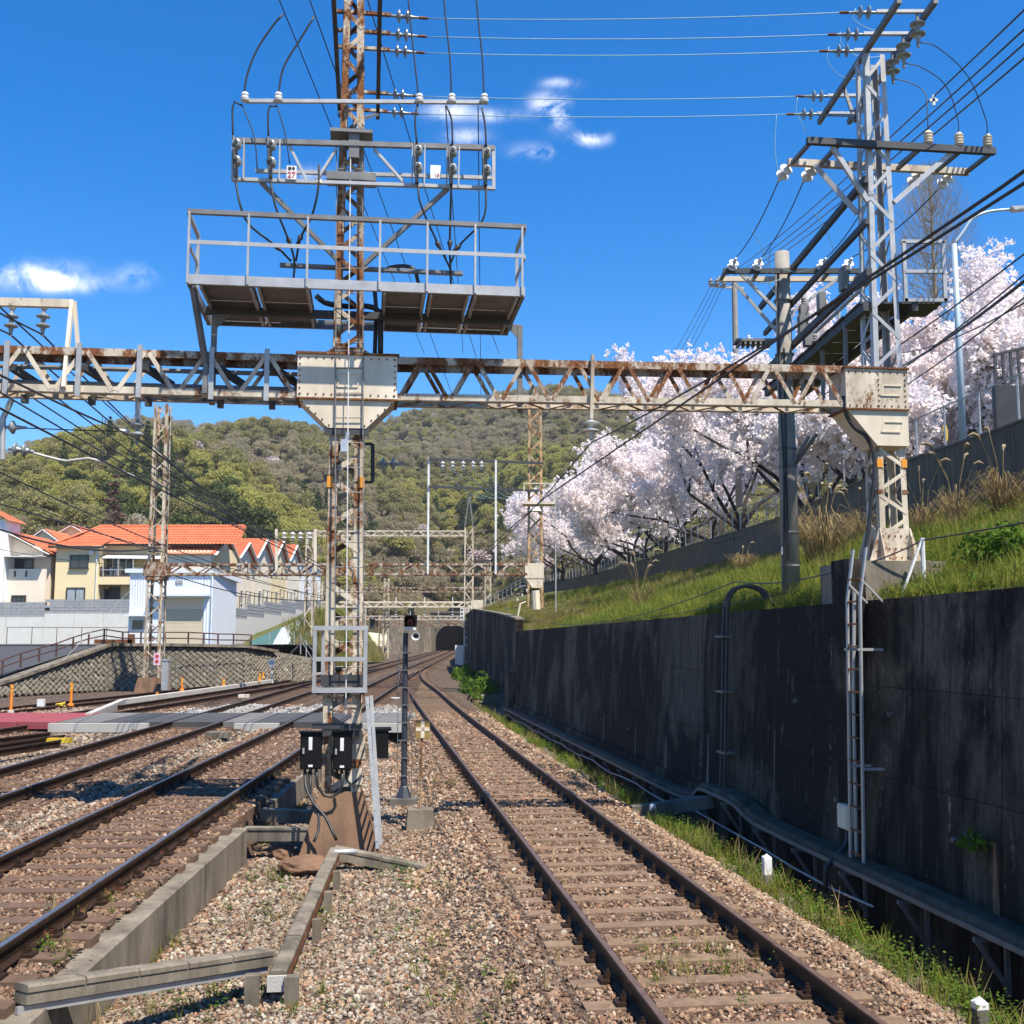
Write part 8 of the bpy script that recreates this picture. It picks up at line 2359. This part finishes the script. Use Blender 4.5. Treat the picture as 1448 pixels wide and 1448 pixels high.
m = MB(); m.v = [xp + W * a * .24 + U * b * .2 - Z * .12 for a, b in ((-1, -1), (1, -1), (1, 1), (-1, 1))] + [xp + W * a * .205 + U * b * .18 + Z * .28 for a, b in ((-1, -1), (1, -1), (1, 1), (-1, 1))]; m.f = [(0, 1, 5, 4), (1, 2, 6, 5), (2, 3, 7, 6), (3, 0, 4, 7), (4, 5, 6, 7)]; m.build('base_block', conc_mid, xs_)
zt = P(598, 1042, xp.y).z; m = MB(); m.tube([xp + Z * .28, Vector((xp.x + .02, xp.y, zt + .2))], .018, 8); m.build('post', rusty('rusty_orange_post', (.45, .22, .07), .6), xs_)
pc = Vector((xp.x + .03, xp.y - .03, P(598, 1031, xp.y).z)); m = MB(); m.box(pc, (.235, .02, .30), (W, U, Z)); m.build('plate', plain('faded_ochre', (.36, .24, .05), (.22, .15, .045), 14, .7), xs_)
m = MB(); m.box(pc - U * .013, (.06, .006, .28), (W, U, Z)).box(pc - U * .0135, (.22, .005, .06), (W, U, Z)); m.build('cross', cream_clean, xs_)
lc = G(439, 905, 2); m = MB(); p = P(438, 880, 66)
m = MB(); p = P(527, 876, 60); m.lathe(p, -Y, [(.14, 0), (.16, .2), (.05, .3)], 10).box(p - Z * .3, (.25, .2, .4)); tag(m.build('loudspeaker', dark_steel), 'small dark loudspeaker right of the central tower, by the wing wall', 'loudspeaker')
# ------------------------------------------------------------------ building and dark shrubs at the right edge
hb = thing('hillside_building', Vector((24, 46, 8.2)), 'beige building with brown eave at the right edge above the fence', 'building')
xx = X_(1404, 45); m = MB(); m.box((xx + 5, 46.6, 11.6), (10, 3.2, 6.6)); m.build('wall', bld_beige, hb)
m = MB(); m.box((xx + 4.9, 46.5, 15.04), (10.6, 3.8, .26)); m.build('roof', roof_dark, hb)
m = MB(); m.box((xx + 3.2, 44.96, 13.6), (1.6, .1, 1.0)); m.build('window', glass, hb)
hf = thing('dark_balustrade', Vector((X_(1424, 31), 31, 8.3)), 'dark upright bar railing at the right edge beside the cherry tree', 'railing')
for k in range(10):
    x = X_(1422, 31) + .22 * k; m = MB(); m.box((x, 31, 10.2 + .05 * k), (.07, .06, .9)); m.build('bar', trim_dark, hf)
m = MB(); m.bar((X_(1420, 31), 31, 10.62), (X_(1420, 31) + 2.3, 31, 11.15), .08, .08).box((X_(1420, 31) + 1.2, 31.1, 8.9), (2.4, .25, 1.7)); m.build('rail', trim_dark, hf)
lone('pine_tree', 6, Vector((19.6, 41, 10.4)), (.5, .5, .5), 'dark pine crown at the right edge above the building', seed=9)
# stair with railing climbing the cutting far right of the tunnel
st_ = thing('bank_stair', P(690, 850, 150), 'pale railed stair climbing the bank right of the tunnel', 'stair')
a, b = P(688, 858, 150), P(742, 828, 135)
for k in range(10):
    p = a.lerp(b, k / 9); m = MB(); m.box(p - Z * .4, (1.2, 1.2, .25)); m.build('step', conc_mid, st_)
    m = MB(); m.tube([p, p + Z * 1.0], .045, 5); m.build('post', galv, st_)
m = MB(); m.tube([a + Z * 1.0, b + Z * 1.0], .05, 5).tube([a + Z * .55, b + Z * .55], .035, 5); m.build('handrail', galv, st_)

# ------------------------------------------------------------------ thin spring haze over the whole valley
m = MB(); m.box((0, 400, 78.5), (1560, 1360, 164)); hz = m.build('haze', soil); hz.data.materials.clear()
hm = bpy.data.materials.new('haze_air'); hm.use_nodes = True; hm.node_tree.nodes.clear()
pv = hm.node_tree.nodes.new('ShaderNodeVolumePrincipled'); ho = hm.node_tree.nodes.new('ShaderNodeOutputMaterial')
pv.inputs['Color'].default_value = (.92, .95, 1.0, 1); pv.inputs['Density'].default_value = .00016; pv.inputs['Anisotropy'].default_value = .2
hm.node_tree.links.new(pv.outputs[0], ho.inputs['Volume']); hz.data.materials.append(hm)
tag(hz, 'thin pale haze in the air of the valley', 'haze', None, 'stuff')
